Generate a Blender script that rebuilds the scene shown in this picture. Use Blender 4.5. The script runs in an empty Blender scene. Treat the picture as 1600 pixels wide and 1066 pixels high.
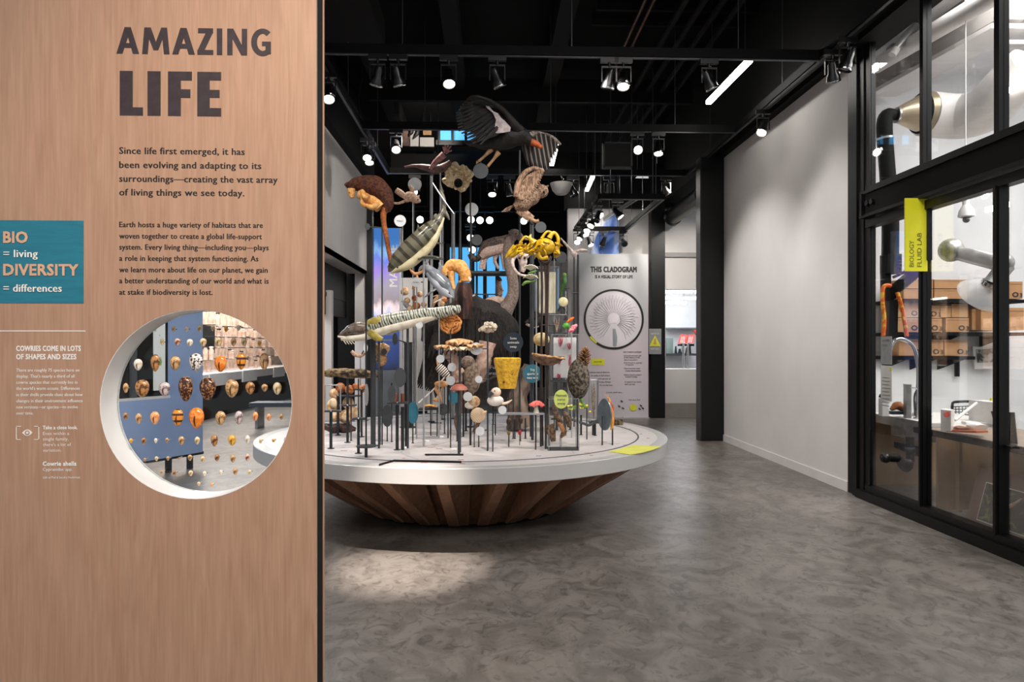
import bpy, bmesh, math, random
from mathutils import Vector, Matrix, Quaternion, noise as mnoise
random.seed(7)
PI = math.pi
SC = bpy.context.scene
COL = SC.collection
# ------------------------------------------------------------------ camera
H = 1.6; F = 1067.0; A = math.atan(35 / F)
cam = bpy.data.cameras.new('camera'); cam.lens = 24.0; cam.sensor_width = 36.0; cam.clip_start = 0.05; cam.clip_end = 200
cam.shift_y = 7 / 1600
camo = bpy.data.objects.new('camera', cam); COL.objects.link(camo)
camo.location = (0, 0, H); camo.rotation_euler = (PI / 2, 0, -A)
SC.camera = camo
# ------------------------------------------------------------------ world and exposure
SC.view_settings.view_transform = 'Standard'; SC.view_settings.look = 'None'
SC.view_settings.exposure = 0.75; SC.view_settings.gamma = 1.0; SC.view_settings.use_curve_mapping = False
W = bpy.data.worlds.new('world'); SC.world = W; W.use_nodes = True
W.node_tree.nodes['Background'].inputs[0].default_value = (0.95, 0.97, 1.0, 1)
W.node_tree.nodes['Background'].inputs[1].default_value = 0.34
try:
    SC.cycles.use_denoising = True; SC.cycles.max_bounces = 8; SC.cycles.transparent_max_bounces = 16
    SC.cycles.sample_clamp_indirect = 4.0; SC.cycles.caustics_reflective = False; SC.cycles.caustics_refractive = False
except Exception: pass

def area(name, loc, size, power, col=(1, 1, 1), rot=(0, 0, 0)):
    l = bpy.data.lights.new(name, 'AREA'); l.shape = 'RECTANGLE'; l.size, l.size_y = size; l.energy = power; l.color = col
    o = bpy.data.objects.new(name, l); COL.objects.link(o); o.location = loc; o.rotation_euler = rot
    return o
def spot(name, loc, target, power, deg=40, blend=0.6, col=(1, .93, .84), rad=0.05):
    l = bpy.data.lights.new(name, 'SPOT'); l.energy = power; l.spot_size = math.radians(deg); l.spot_blend = blend
    l.color = col; l.shadow_soft_size = rad
    o = bpy.data.objects.new(name, l); COL.objects.link(o); o.location = loc
    d = Vector(target) - Vector(loc); o.rotation_euler = d.to_track_quat('-Z', 'Y').to_euler()
    return o
# fill lamp added unseen in the lobby, behind and above the camera
area('lobby_fill_light', (1.6, -1.2, 5.2), (4.0, 1.6), 170, (1, .97, .94))
area('lab_fill_light', (6.4, 5.7, 5.4), (3.6, 3.0), 275, (1, .98, .96))  # added lamp, kept out of view, to brighten the dark lab
area('lab_bench_fill', (5.6, 9.1, 1.40), (2.2, .3), 10, (1, .97, .92))  # added to lift the dark bench area; no fitting stands here
area('gallery_fill_light', (2.0, 2.9, 6.0), (3.0, 2.0), 80, (1, .96, .93))  # added above the frame to brighten the floor
area('hall_fill_light', (-5.5, 13.0, 4.2), (3.0, 4.0), 230, (.95, .97, 1)); area('hall_front_fill', (-3.9, 5.0, 4.6), (1.2, 1.2), 130, (.9, .95, 1))  # both added out of sight to brighten the hall beyond the round window
area('far_lab_ceiling_light', (5.0, 17.2, 3.3), (3.0, 2.0), 42, (.95, .98, 1))
spot('track_and_fill_spot', (-1.0, 12.7, 5.9), (-1.35, 14.2, 6.15), 60, 70)  # spot added above the tracks to brighten the high boards
area('case_fill_light', (-6.5, 18.2, 3.1), (.5, 8), 120, (1, .93, .86))  # added lamp, hidden by the panel, that brightens the jar case
spot('track_and_fill_spot', (3.4, 12.4, 4.6), (3.0, 15.2, 2.2), 110, 75); spot('track_and_fill_spot', (4.6, 12.6, 4.6), (4.4, 15.2, 2.4), 120, 75)  # spots added to brighten the back walls; no lit head hangs here
# wood panel wash, from track heads over the entrance
spot('panel_wash_spot', (-0.15, 0.55, 3.35), (-0.60, 2.0, 1.90), 68, 68, 1.0, (1, .88, .76), .07)
spot('panel_low_spot', (-0.9, 0.25, 3.5), (-1.1, 2.0, 1.15), 9, 80, 1.0, (1, .88, .76), .07)
# floor pool in front of the table, table top and specimens, right wall
spot('floor_pool_spot', (-0.62, 2.9, 4.7), (-0.60, 4.98, 0), 2000, 16, 1.0, (1, .9, .8), .03)
for i, (a, b, p, dg) in enumerate([
        ((-0.9, 7.3, 4.6), (-0.5, 6.6, .7), 95, 46), ((-1.75, 7.9, 4.6), (-1.0, 6.4, .9), 80, 44), ((1.6, 7.3, 4.6), (0.4, 6.4, .8), 95, 46),
        ((0.4, 4.3, 4.7), (-0.2, 6.6, 1.6), 170, 50), ((-1.5, 4.3, 4.7), (-0.9, 6.6, 1.6), 110, 50), ((1.2, 4.6, 4.7), (.4, 6.8, 2.6), 110, 46),
        ((1.2, 9.9, 4.6), (3.92, 9.6, 1.2), 190, 75), ((.9, 7.2, 4.6), (3.92, 8.2, 1.2), 190, 75), ((-2.0, 7.3, 4.6), (-2.2, 6.4, .7), 60, 50),
        ((2.9, 12.4, 4.6), (2.9, 15.1, 2.2), 130, 55), ((-1.2, 9.9, 4.6), (-2.7, 12.2, 3.7), 150, 90), ((2.2, 4.2, 4.8), (2.9, 6.6, 0), 60, 80),
        ((-1.6, 12.4, 4.6), (-2.5, 16.8, 2.5), 160, 40), ((.2, 12.5, 4.6), (-.9, 16, 1.6), 80, 50)]):
    spot('track_and_fill_spot', a, b, p, dg, col=(1, .96, .93) if b[0] > 3.5 else (1, .93, .84))

# ------------------------------------------------------------------ pixel to world helpers (frame 1600x1066)
Fv = Vector((math.sin(A), math.cos(A), 0)); Rv = Vector((math.cos(A), -math.sin(A), 0)); Zv = Vector((0, 0, 1)); O = Vector((0, 0, H))
def ray(px, py): return Fv + Rv * ((px - 800) / F) + Zv * (-(py - 540) / F)
def P(px, py, Y):
    d = ray(px, py); return O + d * (Y / d.y)
def G(px, py, z):
    d = ray(px, py); return O + d * ((z - H) / d.z)
def PX(px, py, X):
    d = ray(px, py); return O + d * (X / d.x)
HT = 0.703

# ------------------------------------------------------------------ materials
def lin(c):
    if isinstance(c, str):
        c = c.lstrip('#'); c = [int(c[i:i + 2], 16) / 255 for i in (0, 2, 4)]
        c = [x / 12.92 if x <= .04045 else ((x + .055) / 1.055) ** 2.4 for x in c]
    return (c[0], c[1], c[2], 1)
MATS = {}
def mat(name, c, rough=.6, metal=0, c2=None, scale=8, stretch=(1, 1, 1), kind='noise', lo=.4, hi=.6, bump=0, bscale=None, emit=0, spec=.5,
        coat=0, alpha=1, detail=4, grad=None, obj=True, distort=0):
    if name in MATS: return MATS[name]
    m = bpy.data.materials.new(name); m.use_nodes = True; MATS[name] = m
    nt = m.node_tree; n = nt.nodes; L = nt.links; b = n['Principled BSDF']
    b.inputs['Roughness'].default_value = rough; b.inputs['Metallic'].default_value = metal
    b.inputs['Specular IOR Level'].default_value = spec; b.inputs['Coat Weight'].default_value = coat
    b.inputs['Alpha'].default_value = alpha
    b.inputs['Base Color'].default_value = lin(c)
    tc = n.new('ShaderNodeTexCoord'); mp = n.new('ShaderNodeMapping'); mp.inputs['Scale'].default_value = stretch
    L.new(tc.outputs['Object'], mp.inputs['Vector'])
    def tex(sc, k):
        if k == 'voronoi':
            t = n.new('ShaderNodeTexVoronoi'); t.inputs['Scale'].default_value = sc; o = t.outputs['Distance']
        elif k == 'wave':
            t = n.new('ShaderNodeTexWave'); t.bands_direction = 'DIAGONAL'; t.inputs['Scale'].default_value = sc; t.inputs['Distortion'].default_value = distort
            t.inputs['Detail'].default_value = 2; o = t.outputs['Fac']
        else:
            t = n.new('ShaderNodeTexNoise'); t.inputs['Scale'].default_value = sc; t.inputs['Detail'].default_value = detail
            t.inputs['Distortion'].default_value = distort; o = t.outputs['Fac']
        L.new(mp.outputs['Vector'], t.inputs['Vector']); return o
    if c2 is not None:
        r = n.new('ShaderNodeValToRGB'); r.color_ramp.elements[0].position = lo; r.color_ramp.elements[1].position = hi
        r.color_ramp.elements[0].color = lin(c); r.color_ramp.elements[1].color = lin(c2)
        if grad:      # gradient of pigment along a direction of the object
            d, amp = grad
            dt = n.new('ShaderNodeVectorMath'); dt.operation = 'DOT_PRODUCT'; dt.inputs[1].default_value = d
            L.new(tc.outputs['Object'], dt.inputs[0])
            o = tex(scale, kind); ma = n.new('ShaderNodeMath'); ma.operation = 'MULTIPLY_ADD'; ma.inputs[1].default_value = amp
            L.new(o, ma.inputs[0]); L.new(dt.outputs['Value'], ma.inputs[2]); L.new(ma.outputs[0], r.inputs['Fac'])
        else:
            L.new(tex(scale, kind), r.inputs['Fac'])
        L.new(r.outputs['Color'], b.inputs['Base Color'])
    if bump:
        bp = n.new('ShaderNodeBump'); bp.inputs['Strength'].default_value = bump; bp.inputs['Distance'].default_value = .01
        L.new(tex(bscale or scale, kind if kind != 'wave' else 'noise'), bp.inputs['Height']); L.new(bp.outputs['Normal'], b.inputs['Normal'])
    if emit:
        b.inputs['Emission Color'].default_value = lin(c); b.inputs['Emission Strength'].default_value = emit
    return m
def glassmat(name, tint=(.96, .98, .97), fres=.5, base=.03):
    if name in MATS: return MATS[name]
    m = bpy.data.materials.new(name); m.use_nodes = True; MATS[name] = m
    nt = m.node_tree; n = nt.nodes; L = nt.links; n.remove(n['Principled BSDF'])
    t = n.new('ShaderNodeBsdfTransparent'); t.inputs[0].default_value = (*tint, 1)
    g = n.new('ShaderNodeBsdfGlossy'); g.inputs['Roughness'].default_value = .02
    lw = n.new('ShaderNodeLayerWeight'); lw.inputs[0].default_value = .25
    ma = n.new('ShaderNodeMath'); ma.operation = 'MULTIPLY_ADD'; ma.inputs[1].default_value = fres; ma.inputs[2].default_value = base
    mx = n.new('ShaderNodeMixShader'); L.new(lw.outputs['Fresnel'], ma.inputs[0]); L.new(ma.outputs[0], mx.inputs[0])
    L.new(t.outputs[0], mx.inputs[1]); L.new(g.outputs[0], mx.inputs[2]); L.new(mx.outputs[0], n['Material Output'].inputs[0])
    return m
M_black = mat('black_steel', '#060607', .4, spec=.35, c2='#080809', scale=3)
M_blackm = mat('matte_black', '#040404', .75, spec=.2, c2='#060606', scale=3)
M_post = mat('grey_post', '#34373a', .45, .2, c2='#3c3f42', scale=5)
M_postd = mat('dark_post', '#1c1e20', .45, .2, c2='#222426', scale=5)
M_postl = mat('pale_post', '#a8a9ac', .35, .3, c2='#98999c', scale=5)
M_white = mat('white_paint', '#e6e3e0', .5, c2='#e2dfdc', scale=2)
M_deck = mat('deck_white', '#cbc4c3', .42, c2='#c5bebd', scale=4)
M_rim = mat('rim_white', '#b5b3b1', .32, c2='#b1afae', scale=2, coat=.2)
M_wall = mat('wall_grey', '#cfccca', .7, c2='#c9c6c4', scale=1.2, bump=.02, bscale=90)
M_glass = glassmat('clear_glass', (.98, .99, .985), .28, .015)
M_acr = glassmat('acrylic', (.97, .98, .98), .6, .04)
M_ink = mat('black_ink', '#14100f', .5, c2='#1a1514', scale=30)
M_head = mat('heading_ink', '#2c1f20', .55, c2='#33262a', scale=40)
M_wink = mat('white_ink', '#ece6e0', .5, c2='#e6e0da', scale=30)
M_teal = mat('teal_print', '#1c7488', .5, c2='#1a6c80', scale=12, stretch=(1, 1, 9))
M_yel = mat('yellow_print', '#dede30', .5, c2='#d8d82c', scale=6)
M_sgrey = mat('slate_disc', '#3c3f43', .5, c2='#424549', scale=10)
M_disc = mat('pale_disc', '#d4d6d8', .4, c2='#c9cccf', scale=20)
M_navy = mat('navy_disc', '#1c2c3c', .45, c2='#20303f', scale=10)
M_tdisc = mat('teal_disc', '#2c6c80', .45, c2='#286478', scale=10)
M_lime = mat('lime_disc', '#ccd870', .45, c2='#c4d068', scale=10)
M_chrome = mat('chrome', '#c8c8c8', .18, 1, c2='#b8b8b8', scale=5)

# ------------------------------------------------------------------ mesh builder
class MB:
    def __init__(s): s.v = []; s.f = []; s.smooth = []
    def add(s, vs, fs, sm=False):
        o = len(s.v); s.v += [Vector(v) for v in vs]; s.f += [tuple(i + o for i in f) for f in fs]; s.smooth += [sm] * len(fs); return s
    def box(s, x0, x1, y0, y1, z0, z1):
        if x0 > x1: x0, x1 = x1, x0
        if y0 > y1: y0, y1 = y1, y0
        if z0 > z1: z0, z1 = z1, z0
        vs = [(x, y, z) for z in (z0, z1) for y in (y0, y1) for x in (x0, x1)]
        return s.add(vs, [(0, 2, 3, 1), (4, 5, 7, 6), (0, 1, 5, 4), (2, 6, 7, 3), (0, 4, 6, 2), (1, 3, 7, 5)])
    def obox(s, p0, p1, w, h, up=(0, 0, 1)):
        p0, p1 = Vector(p0), Vector(p1); d = (p1 - p0).normalized(); u = Vector(up)
        if abs(d.dot(u)) > .98: u = Vector((0, 1, 0))
        r = d.cross(u).normalized() * w / 2; u = r.cross(d).normalized() * h / 2
        vs = [p + a * r + b * u for p in (p0, p1) for a, b in ((-1, -1), (1, -1), (1, 1), (-1, 1))]
        return s.add(vs, [(3, 2, 1, 0), (4, 5, 6, 7), (0, 1, 5, 4), (1, 2, 6, 5), (2, 3, 7, 6), (3, 0, 4, 7)])
    def prism(s, poly, d):           # poly: 3D points of a planar face; d: thickness vector
        n = len(poly); d = Vector(d); a = [Vector(p) for p in poly]; b = [p + d for p in a]
        return s.add(a + b, [tuple(range(n)), tuple(range(2 * n - 1, n - 1, -1))] + [(i, n + i, n + (i + 1) % n, (i + 1) % n) for i in range(n)])
    def tube(s, pts, rad, seg=10, spline=True, flat=None, sub=4, caps=True, rough=0, rs=6):
        pts = [Vector(p) for p in pts]
        if not isinstance(rad, (list, tuple)): rad = [rad] * len(pts)
        if spline and len(pts) > 2:
            q, rr = [], []
            for i in range(len(pts) - 1):
                a = pts[max(i - 1, 0)]; b = pts[i]; c = pts[i + 1]; d = pts[min(i + 2, len(pts) - 1)]
                for k in range(sub):
                    t = k / sub
                    q.append(.5 * ((2 * b) + (c - a) * t + (2 * a - 5 * b + 4 * c - d) * t * t + (3 * b - a - 3 * c + d) * t ** 3))
                    rr.append(rad[i] + (rad[i + 1] - rad[i]) * (t * t * (3 - 2 * t)))
            q.append(pts[-1]); rr.append(rad[-1]); pts, rad = q, rr
        vs, fs = [], []; n = len(pts); prev = None
        for i, p in enumerate(pts):
            d = (pts[min(i + 1, n - 1)] - pts[max(i - 1, 0)]).normalized()
            if prev is None: u = Vector((0, 0, 1)) if abs(d.z) < .9 else Vector((1, 0, 0))
            else: u = prev
            r = d.cross(u).normalized(); u = r.cross(d).normalized(); prev = u
            for k in range(seg):
                a = 2 * PI * k / seg; off = (r * math.cos(a) + u * math.sin(a)) * rad[i]
                if flat:
                    ax, fac = Vector(flat[0]).normalized(), flat[1]; off = off - ax * off.dot(ax) * (1 - fac)
                v = p + off
                if rough: v = p + off * (1 + rough * mnoise.noise(v * rs))
                vs.append(v)
        for i in range(n - 1):
            for k in range(seg):
                a = i * seg + k; b = i * seg + (k + 1) % seg; fs.append((a, b, b + seg, a + seg))
        s.add(vs, fs, True)
        if caps:
            o = len(s.v) - len(vs)
            s.f += [tuple(o + k for k in reversed(range(seg))), tuple(o + (n - 1) * seg + k for k in range(seg))]; s.smooth += [False, False]
        return s
    def cyl(s, p0, p1, r, r2=None, seg=12): return s.tube([p0, p1], [r, r if r2 is None else r2], seg, spline=False)
    def lathe(s, prof, seg=24, c=(0, 0, 0), close=False, mod=None):     # prof: (r,z)
        c = Vector(c); vs, fs = [], []; n = len(prof)
        for r, z in prof:
            for k in range(seg):
                a = 2 * PI * k / seg; q = mod(a, r) if mod else 1
                vs.append(c + Vector((r * q * math.cos(a), r * q * math.sin(a), z)))
        for i in range(n - 1):
            for k in range(seg):
                a = i * seg + k; b = i * seg + (k + 1) % seg; fs.append((a, b, b + seg, a + seg))
        return s.add(vs, fs, True)
    def ball(s, c, r, seg=16, rings=10, sc=(1, 1, 1), rough=0, rs=6, rot=None):
        c = Vector(c); vs, fs = [], []
        for i in range(rings + 1):
            t = PI * i / rings
            for k in range(seg):
                a = 2 * PI * k / seg; d = Vector((math.sin(t) * math.cos(a), math.sin(t) * math.sin(a), math.cos(t)))
                q = 1 + rough * (mnoise.noise((c + d * r) * rs) + .5 * mnoise.noise((c + d * r) * rs * 2.3)) if rough else 1
                o = Vector((d.x * sc[0], d.y * sc[1], d.z * sc[2])) * r * q
                if rot is not None: o = rot @ o
                vs.append(c + o)
        for i in range(rings):
            for k in range(seg):
                a = i * seg + k; b = i * seg + (k + 1) % seg; fs.append((a, a + seg, b + seg, b))
        return s.add(vs, fs, True)
    def disc(s, c, r, nrm=(0, -1, 0), th=.006, seg=24, sx=1, sz=1):
        c = Vector(c); nrm = Vector(nrm).normalized(); u = nrm.cross(Zv)
        if u.length < .1: u = Vector((1, 0, 0))
        u.normalize(); w = u.cross(nrm)
        poly = [c + u * math.cos(2 * PI * k / seg) * r * sx + w * math.sin(2 * PI * k / seg) * r * sz for k in range(seg)]
        return s.prism(poly, -nrm * th)
    def build(s, name, m, parent=None, weld=False):
        off = parent.matrix_world.translation if False else (Vector(parent['_o']) if parent is not None and '_o' in parent else Vector((0, 0, 0)))
        me = bpy.data.meshes.new(name); me.from_pydata([v - off for v in s.v], [], s.f); me.polygons.foreach_set('use_smooth', s.smooth)
        me.materials.append(m); me.update(); me.set_sharp_from_angle(angle=math.radians(42))
        o = bpy.data.objects.new(name, me); COL.objects.link(o)
        bm = bmesh.new(); bm.from_mesh(me)
        if weld: bmesh.ops.remove_doubles(bm, verts=bm.verts, dist=1e-5)
        bmesh.ops.recalc_face_normals(bm, faces=bm.faces); bm.to_mesh(me); bm.free()
        if parent is not None:
            o.parent = parent; o['_o'] = list(off)
        return o
def thing(name, label, cat, loc, group=None):
    o = bpy.data.objects.new(name, None); COL.objects.link(o); o.empty_display_size = .05; o.location = loc; o['_o'] = list(Vector(loc))
    o['label'] = label; o['category'] = cat
    if group: o['group'] = group
    return o
def ruffle(name, m, parent, c, rx, ry, rz, n=9, amp=.25, face='up', th=.006, seed=0):
    # thin wavy sheet: a polar grid whose rim ripples; 'front' turns it to face the entrance
    c = Vector(c); b = MB(); nr, na = 7, 54; vs = [c + (Vector((0, 0, rz)) if face == 'up' else Vector((0, -rz, 0)))]; fs = []
    for i in range(1, nr + 1):
        r = i / nr
        for k in range(na):
            a = 2 * PI * k / na; q = r * (1 + .14 * r * math.sin(n * .5 * a + seed) + .07 * math.sin(n * a + 2 * seed))
            w = rz * (1 - r * r) + amp * r * r * (math.sin(n * a + seed) + .6 * math.sin(2.3 * n * a + r * 3 + seed)); u, v = q * math.cos(a), q * math.sin(a)
            vs.append(c + (Vector((u * rx, v * ry, w)) if face == 'up' else Vector((u * rx, -w, v * ry))))
    for k in range(na): fs.append((0, 1 + k, 1 + (k + 1) % na))
    for i in range(nr - 1):
        for k in range(na): p = 1 + i * na + k; q = 1 + i * na + (k + 1) % na; fs.append((p, p + na, q + na, q))
    o = b.add(vs, fs, True).build(name, m, parent); s_ = o.modifiers.new('thickness', 'SOLIDIFY'); s_.thickness = th; return o
def tag(o, label, cat, group=None):
    o['label'] = label; o['category'] = cat
    if group: o['group'] = group
    return o
def struct(o): o['kind'] = 'structure'; return o
def lbl(o, s): o['label'] = s; return o
def fuse(o, vox):
    m = o.modifiers.new('fuse', 'REMESH'); m.mode = 'VOXEL'; m.voxel_size = vox; m.use_smooth_shade = True
    s = o.modifiers.new('soft', 'SMOOTH'); s.iterations = 2; s.factor = .5
    return o
# text: lines = [(string, origin Vector, width, cap height)] ; right = direction of reading, up, face normal
def text(name, lines, m, parent, right=(1, 0, 0), up=(0, 0, 1), th=.0006, bold=0.0):
    right = Vector(right).normalized(); up = Vector(up).normalized(); nrm = right.cross(up)
    mb = MB()
    for s_, org, wid, cap in lines:
        cu = bpy.data.curves.new('t', 'FONT'); cu.body = s_; cu.size = 1; cu.space_character = 1 + 1.6 * bold; cu.resolution_u = 2
        to = bpy.data.objects.new('t', cu); me = bpy.data.meshes.new_from_object(to)
        if len(me.vertices):
            xs = [v.co.x for v in me.vertices]; x0, x1 = min(xs), max(xs); kx = wid / max(x1 - x0, 1e-6); ky = cap / .73
            bb = max(bold, 0) * ky; fs_ = [tuple(p.vertices) for p in me.polygons]
            for q, (dx, dz) in enumerate([(0, 0)] if bb == 0 else ([(-bb, 0), (bb, 0), (0, 0)] if bold < .029 else [(-bb, -bb), (bb, -bb), (-bb, bb), (bb, bb), (0, 0), (-bb, 0), (bb, 0)])):
                mb.add([Vector(org) + right * ((v.co.x - x0) * kx + dx) + up * (v.co.y * ky + dz) + nrm * (th + q * 2e-5) for v in me.vertices], fs_)
        bpy.data.objects.remove(to); bpy.data.curves.remove(cu); bpy.data.meshes.remove(me)
    off = Vector(parent['_o']) if parent is not None and '_o' in parent else Vector((0, 0, 0))
    me = bpy.data.meshes.new(name); me.from_pydata([v - off for v in mb.v], [], mb.f); me.materials.append(m)
    o = bpy.data.objects.new(name, me); COL.objects.link(o); o.parent = parent
    return o
# ================================================================== SETTING
def floor_mat():
    m = bpy.data.materials.new('polished_concrete'); m.use_nodes = True; nt = m.node_tree; n = nt.nodes; L = nt.links; b = n['Principled BSDF']
    tc = n.new('ShaderNodeTexCoord'); mp = n.new('ShaderNodeMapping'); mp.inputs['Scale'].default_value = (1, .8, 1); L.new(tc.outputs['Object'], mp.inputs[0])
    def no(sc, det, dis, inp=mp):
        t = n.new('ShaderNodeTexNoise'); t.inputs['Scale'].default_value = sc; t.inputs['Detail'].default_value = det; t.inputs['Distortion'].default_value = dis
        t.inputs['Roughness'].default_value = .6; L.new(inp.outputs[0], t.inputs['Vector']); return t.outputs['Fac']
    def ramp(i, a, ca, bb, cb):
        r = n.new('ShaderNodeValToRGB'); r.color_ramp.elements[0].position = a; r.color_ramp.elements[0].color = lin(ca)
        r.color_ramp.elements[1].position = bb; r.color_ramp.elements[1].color = lin(cb); L.new(i, r.inputs[0]); return r.outputs[0]
    a = ramp(no(.55, 7, .6), .3, '#68625d', .7, '#837c76')
    c = ramp(no(3.0, 12, 1.8), .40, '#9c9894', .58, '#ffffff')
    d = ramp(no(8, 14, 2.2), .38, '#8c8781', .47, '#ffffff')
    def mul(x, y, f):
        q = n.new('ShaderNodeMixRGB'); q.blend_type = 'MULTIPLY'; q.inputs[0].default_value = f; L.new(x, q.inputs[1]); L.new(y, q.inputs[2]); return q.outputs[0]
    L.new(mul(mul(a, c, .52), d, .48), b.inputs['Base Color'])
    r = n.new('ShaderNodeMapRange'); r.inputs['To Min'].default_value = .24; r.inputs['To Max'].default_value = .46; L.new(no(2.2, 8, 1.5), r.inputs['Value'])
    L.new(r.outputs[0], b.inputs['Roughness']); b.inputs['Specular IOR Level'].default_value = .5
    bp = n.new('ShaderNodeBump'); bp.inputs['Strength'].default_value = .02; bp.inputs['Distance'].default_value = .01
    L.new(no(14, 6, 1), bp.inputs['Height']); L.new(bp.outputs[0], b.inputs['Normal'])
    return m
M_floor = floor_mat()
struct(MB().box(-12, 12, -4, 32, -.1, 0).build('floor', M_floor))
XR, XL, YB = 3.92, -2.7, 15.2
M_ceil = mat('ceiling_black', '#050505', .85, spec=.15, c2='#080707', scale=2)
M_ceil2 = mat('ceiling_beam_black', '#0f0d0d', .75, spec=.2, c2='#0b0a0a', scale=2)
ce = struct(MB().box(-12, XR + .3, -1.0, 32, 6.45, 6.6).build('ceiling', M_ceil))
ce['_o'] = [0, 0, 0]
for x in (-1.9, -.55, 1.05): MB().box(x - .12, x + .12, -1, 15, 6.1, 6.45).build('ceiling_beam', M_ceil2, ce)
for y in [5 + .45 * i for i in range(12)]: MB().box(1.5, 3.9, y, y + .05, 6.3, 6.45).build('roof_joist', M_ceil2, ce)
for x in (2.55, 2.8, 3.05, 3.3): MB().tube([(x, -1, 6.1), (x, 16, 6.1)], .045, 8, False).build('ceiling_pipe', M_ceil2, ce)
M_cop = mat('copper_pipe', '#5e3a28', .4, .3, c2='#482b1e', scale=9)
for x in (2.07, 2.19): MB().tube([(x, 5, 6.2), (x, 12.6, 6.2)], .022, 8, False).build('copper_pipe', M_cop, ce)
MB().tube([(2.2, 12.7, 6.2), (3.0, 12.7, 6.2)], .022, 8, False).build('copper_pipe', M_cop, ce)
MB().box(-2.3, -1.4, 5.5, 9.2, 5.6, 5.95).build('ceiling_duct', M_ceil2, ce)
MB().box(-2.1, 3.6, 14.6, 14.9, 5.35, 5.75).build('ceiling_crossbeam', M_ceil2, ce)
MB().box(-2.1, 3.6, 12.0, 12.1, 5.9, 6.3).build('ceiling_crossbeam', M_ceil2, ce)
# right wall
struct(MB().box(XR, XR + .2, 7.34, 11.35, 0, 4.78).build('wall_right', M_wall))
struct(MB().box(XR - .015, XR, 7.34, 11.35, 0, .11).build('baseboard_right', mat('baseboard_paint', '#d6d3d0', .45, c2='#d0cdca', scale=3)))
struct(MB().box(XR - .12, XR + .2, -1, 15.4, 4.74, 6.45).build('trim_1', M_blackm))
# black steel column at the end of the right wall
t = struct(MB().box(3.52, 3.92, 11.3, 11.5, 0, 4.75).build('trim_2', M_black)); t['_o'] = [0, 0, 0]
lbl(MB().box(3.515, 3.535, 11.29, 11.52, 0, 4.75).build('column_lit_side', mat('lit_side_grey', '#3a3a3b', .35, .4, c2='#303031', scale=5), t), 'grey strip painted as the lit column side')  # light on the black column's side put in as a grey strip
# left upper wall with soffit
M_wl = mat('wall_left_paint', '#c9c6c5', .7, c2='#c2bfbe', scale=1.5)
struct(MB().box(XL - .1, XL, 3.2, YB, 3.19, 5.2).build('wall_left', M_wl))
struct(MB().box(-3.14, XL, 9.5, YB, 3.19, 3.24).build('trim_3', M_wl))
struct(MB().box(XL - .1, XL + .15, 3.2, YB, 5.2, 6.45).build('trim_4', M_blackm))
t = struct(MB().box(-3.22, -3.14, 12.7, YB - .1, 2.2, 3.19).build('trim_5', M_black)); t['_o'] = [0, 0, 0]
MB().box(-3.16, -3.12, 12.7, YB - .2, 2.55, 2.62).build('frame_flange', M_black, t)
struct(MB().box(-3.6, -3.03, 13.2, 13.35, 0, 2.66).build('wall_partition', mat('partition_white', '#d9d4d1', .6, c2='#d3cecb', scale=2)))
struct(MB().box(-3.35, -2.98, YB, YB + .2, 0, 3.19).build('door_1', M_blackm))
struct(MB().box(-2.98, -2.73, YB, YB + .2, 0, 3.19).build('wall_pilaster', M_wl))
struct(MB().box(-2.73, -2.58, YB - .1, YB + .1, 0, 6.4).build('trim_6', M_black))
struct(MB().box(-9.1, -9, 1, 26, 0, 6.45).build('wall_hall_left', mat('hall_wall', '#3a3a3c', .7, c2='#343436', scale=2)))
# ---------------- back of the hall
struct(MB().box(-9, 8, 26, 26.2, 0, 6.45).build('wall_back', M_blackm))
xa = P(1033, 500, YB).x
bw = struct(MB().box(1.75, P(1013, 500, YB).x + .02, YB, YB + .2, 0, 4.66).build('wall_back', M_wall))
x0, x1 = P(1030, 500, YB).x, 6.0
ox0, ox1 = P(1040, 500, YB).x, P(1100, 500, YB).x
zt, zb = P(1060, 452, YB).z, P(1060, 577, YB).z
b = MB(); b.box(x0, x1, YB, YB + .2, zt, 4.66); b.box(x0, x1, YB, YB + .2, 0, zb); b.box(x0, ox0, YB, YB + .2, zb, zt)
wr = struct(b.build('wall_back_right', M_wall)); wr['_o'] = [0, 0, 0]
zc = P(1060, 402, YB).z
MB().box(x0, x1, YB - .05, YB, zc, zc + .1).build('wall_rail', mat('rail_grey', '#9a9694', .6, c2='#928e8c', scale=3), wr)
struct(MB().box(P(1034, 500, YB).x, x1, YB - .05, YB, 0, P(1060, 630, YB).z).build('baseboard_back', mat('base_taupe', '#8a867e', .5, c2='#827e76', scale=3)))
struct(MB().box(P(1013, 5, YB).x, P(1034, 5, YB).x, YB - .3, YB - .02, 0, 5.6).build('trim_7', M_black))
struct(MB().box(1.7, 5.9, YB - .2, YB + .3, 4.66, 5.3).build('trim_8', M_blackm))
t = thing('black_duct', 'thick black round duct under the ceiling, right of the small track frame', 'duct', P(1060, 340, 14))
MB().tube([P(1052, 338, 14.8), P(1100, 304, 12.2)], .17, 16, False).build('duct_pipe', M_black, t)
MB().tube([P(1048, 341, 14.9), P(1053, 337, 14.8)], .2, 16, False).build('duct_collar', M_black, t)
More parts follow.
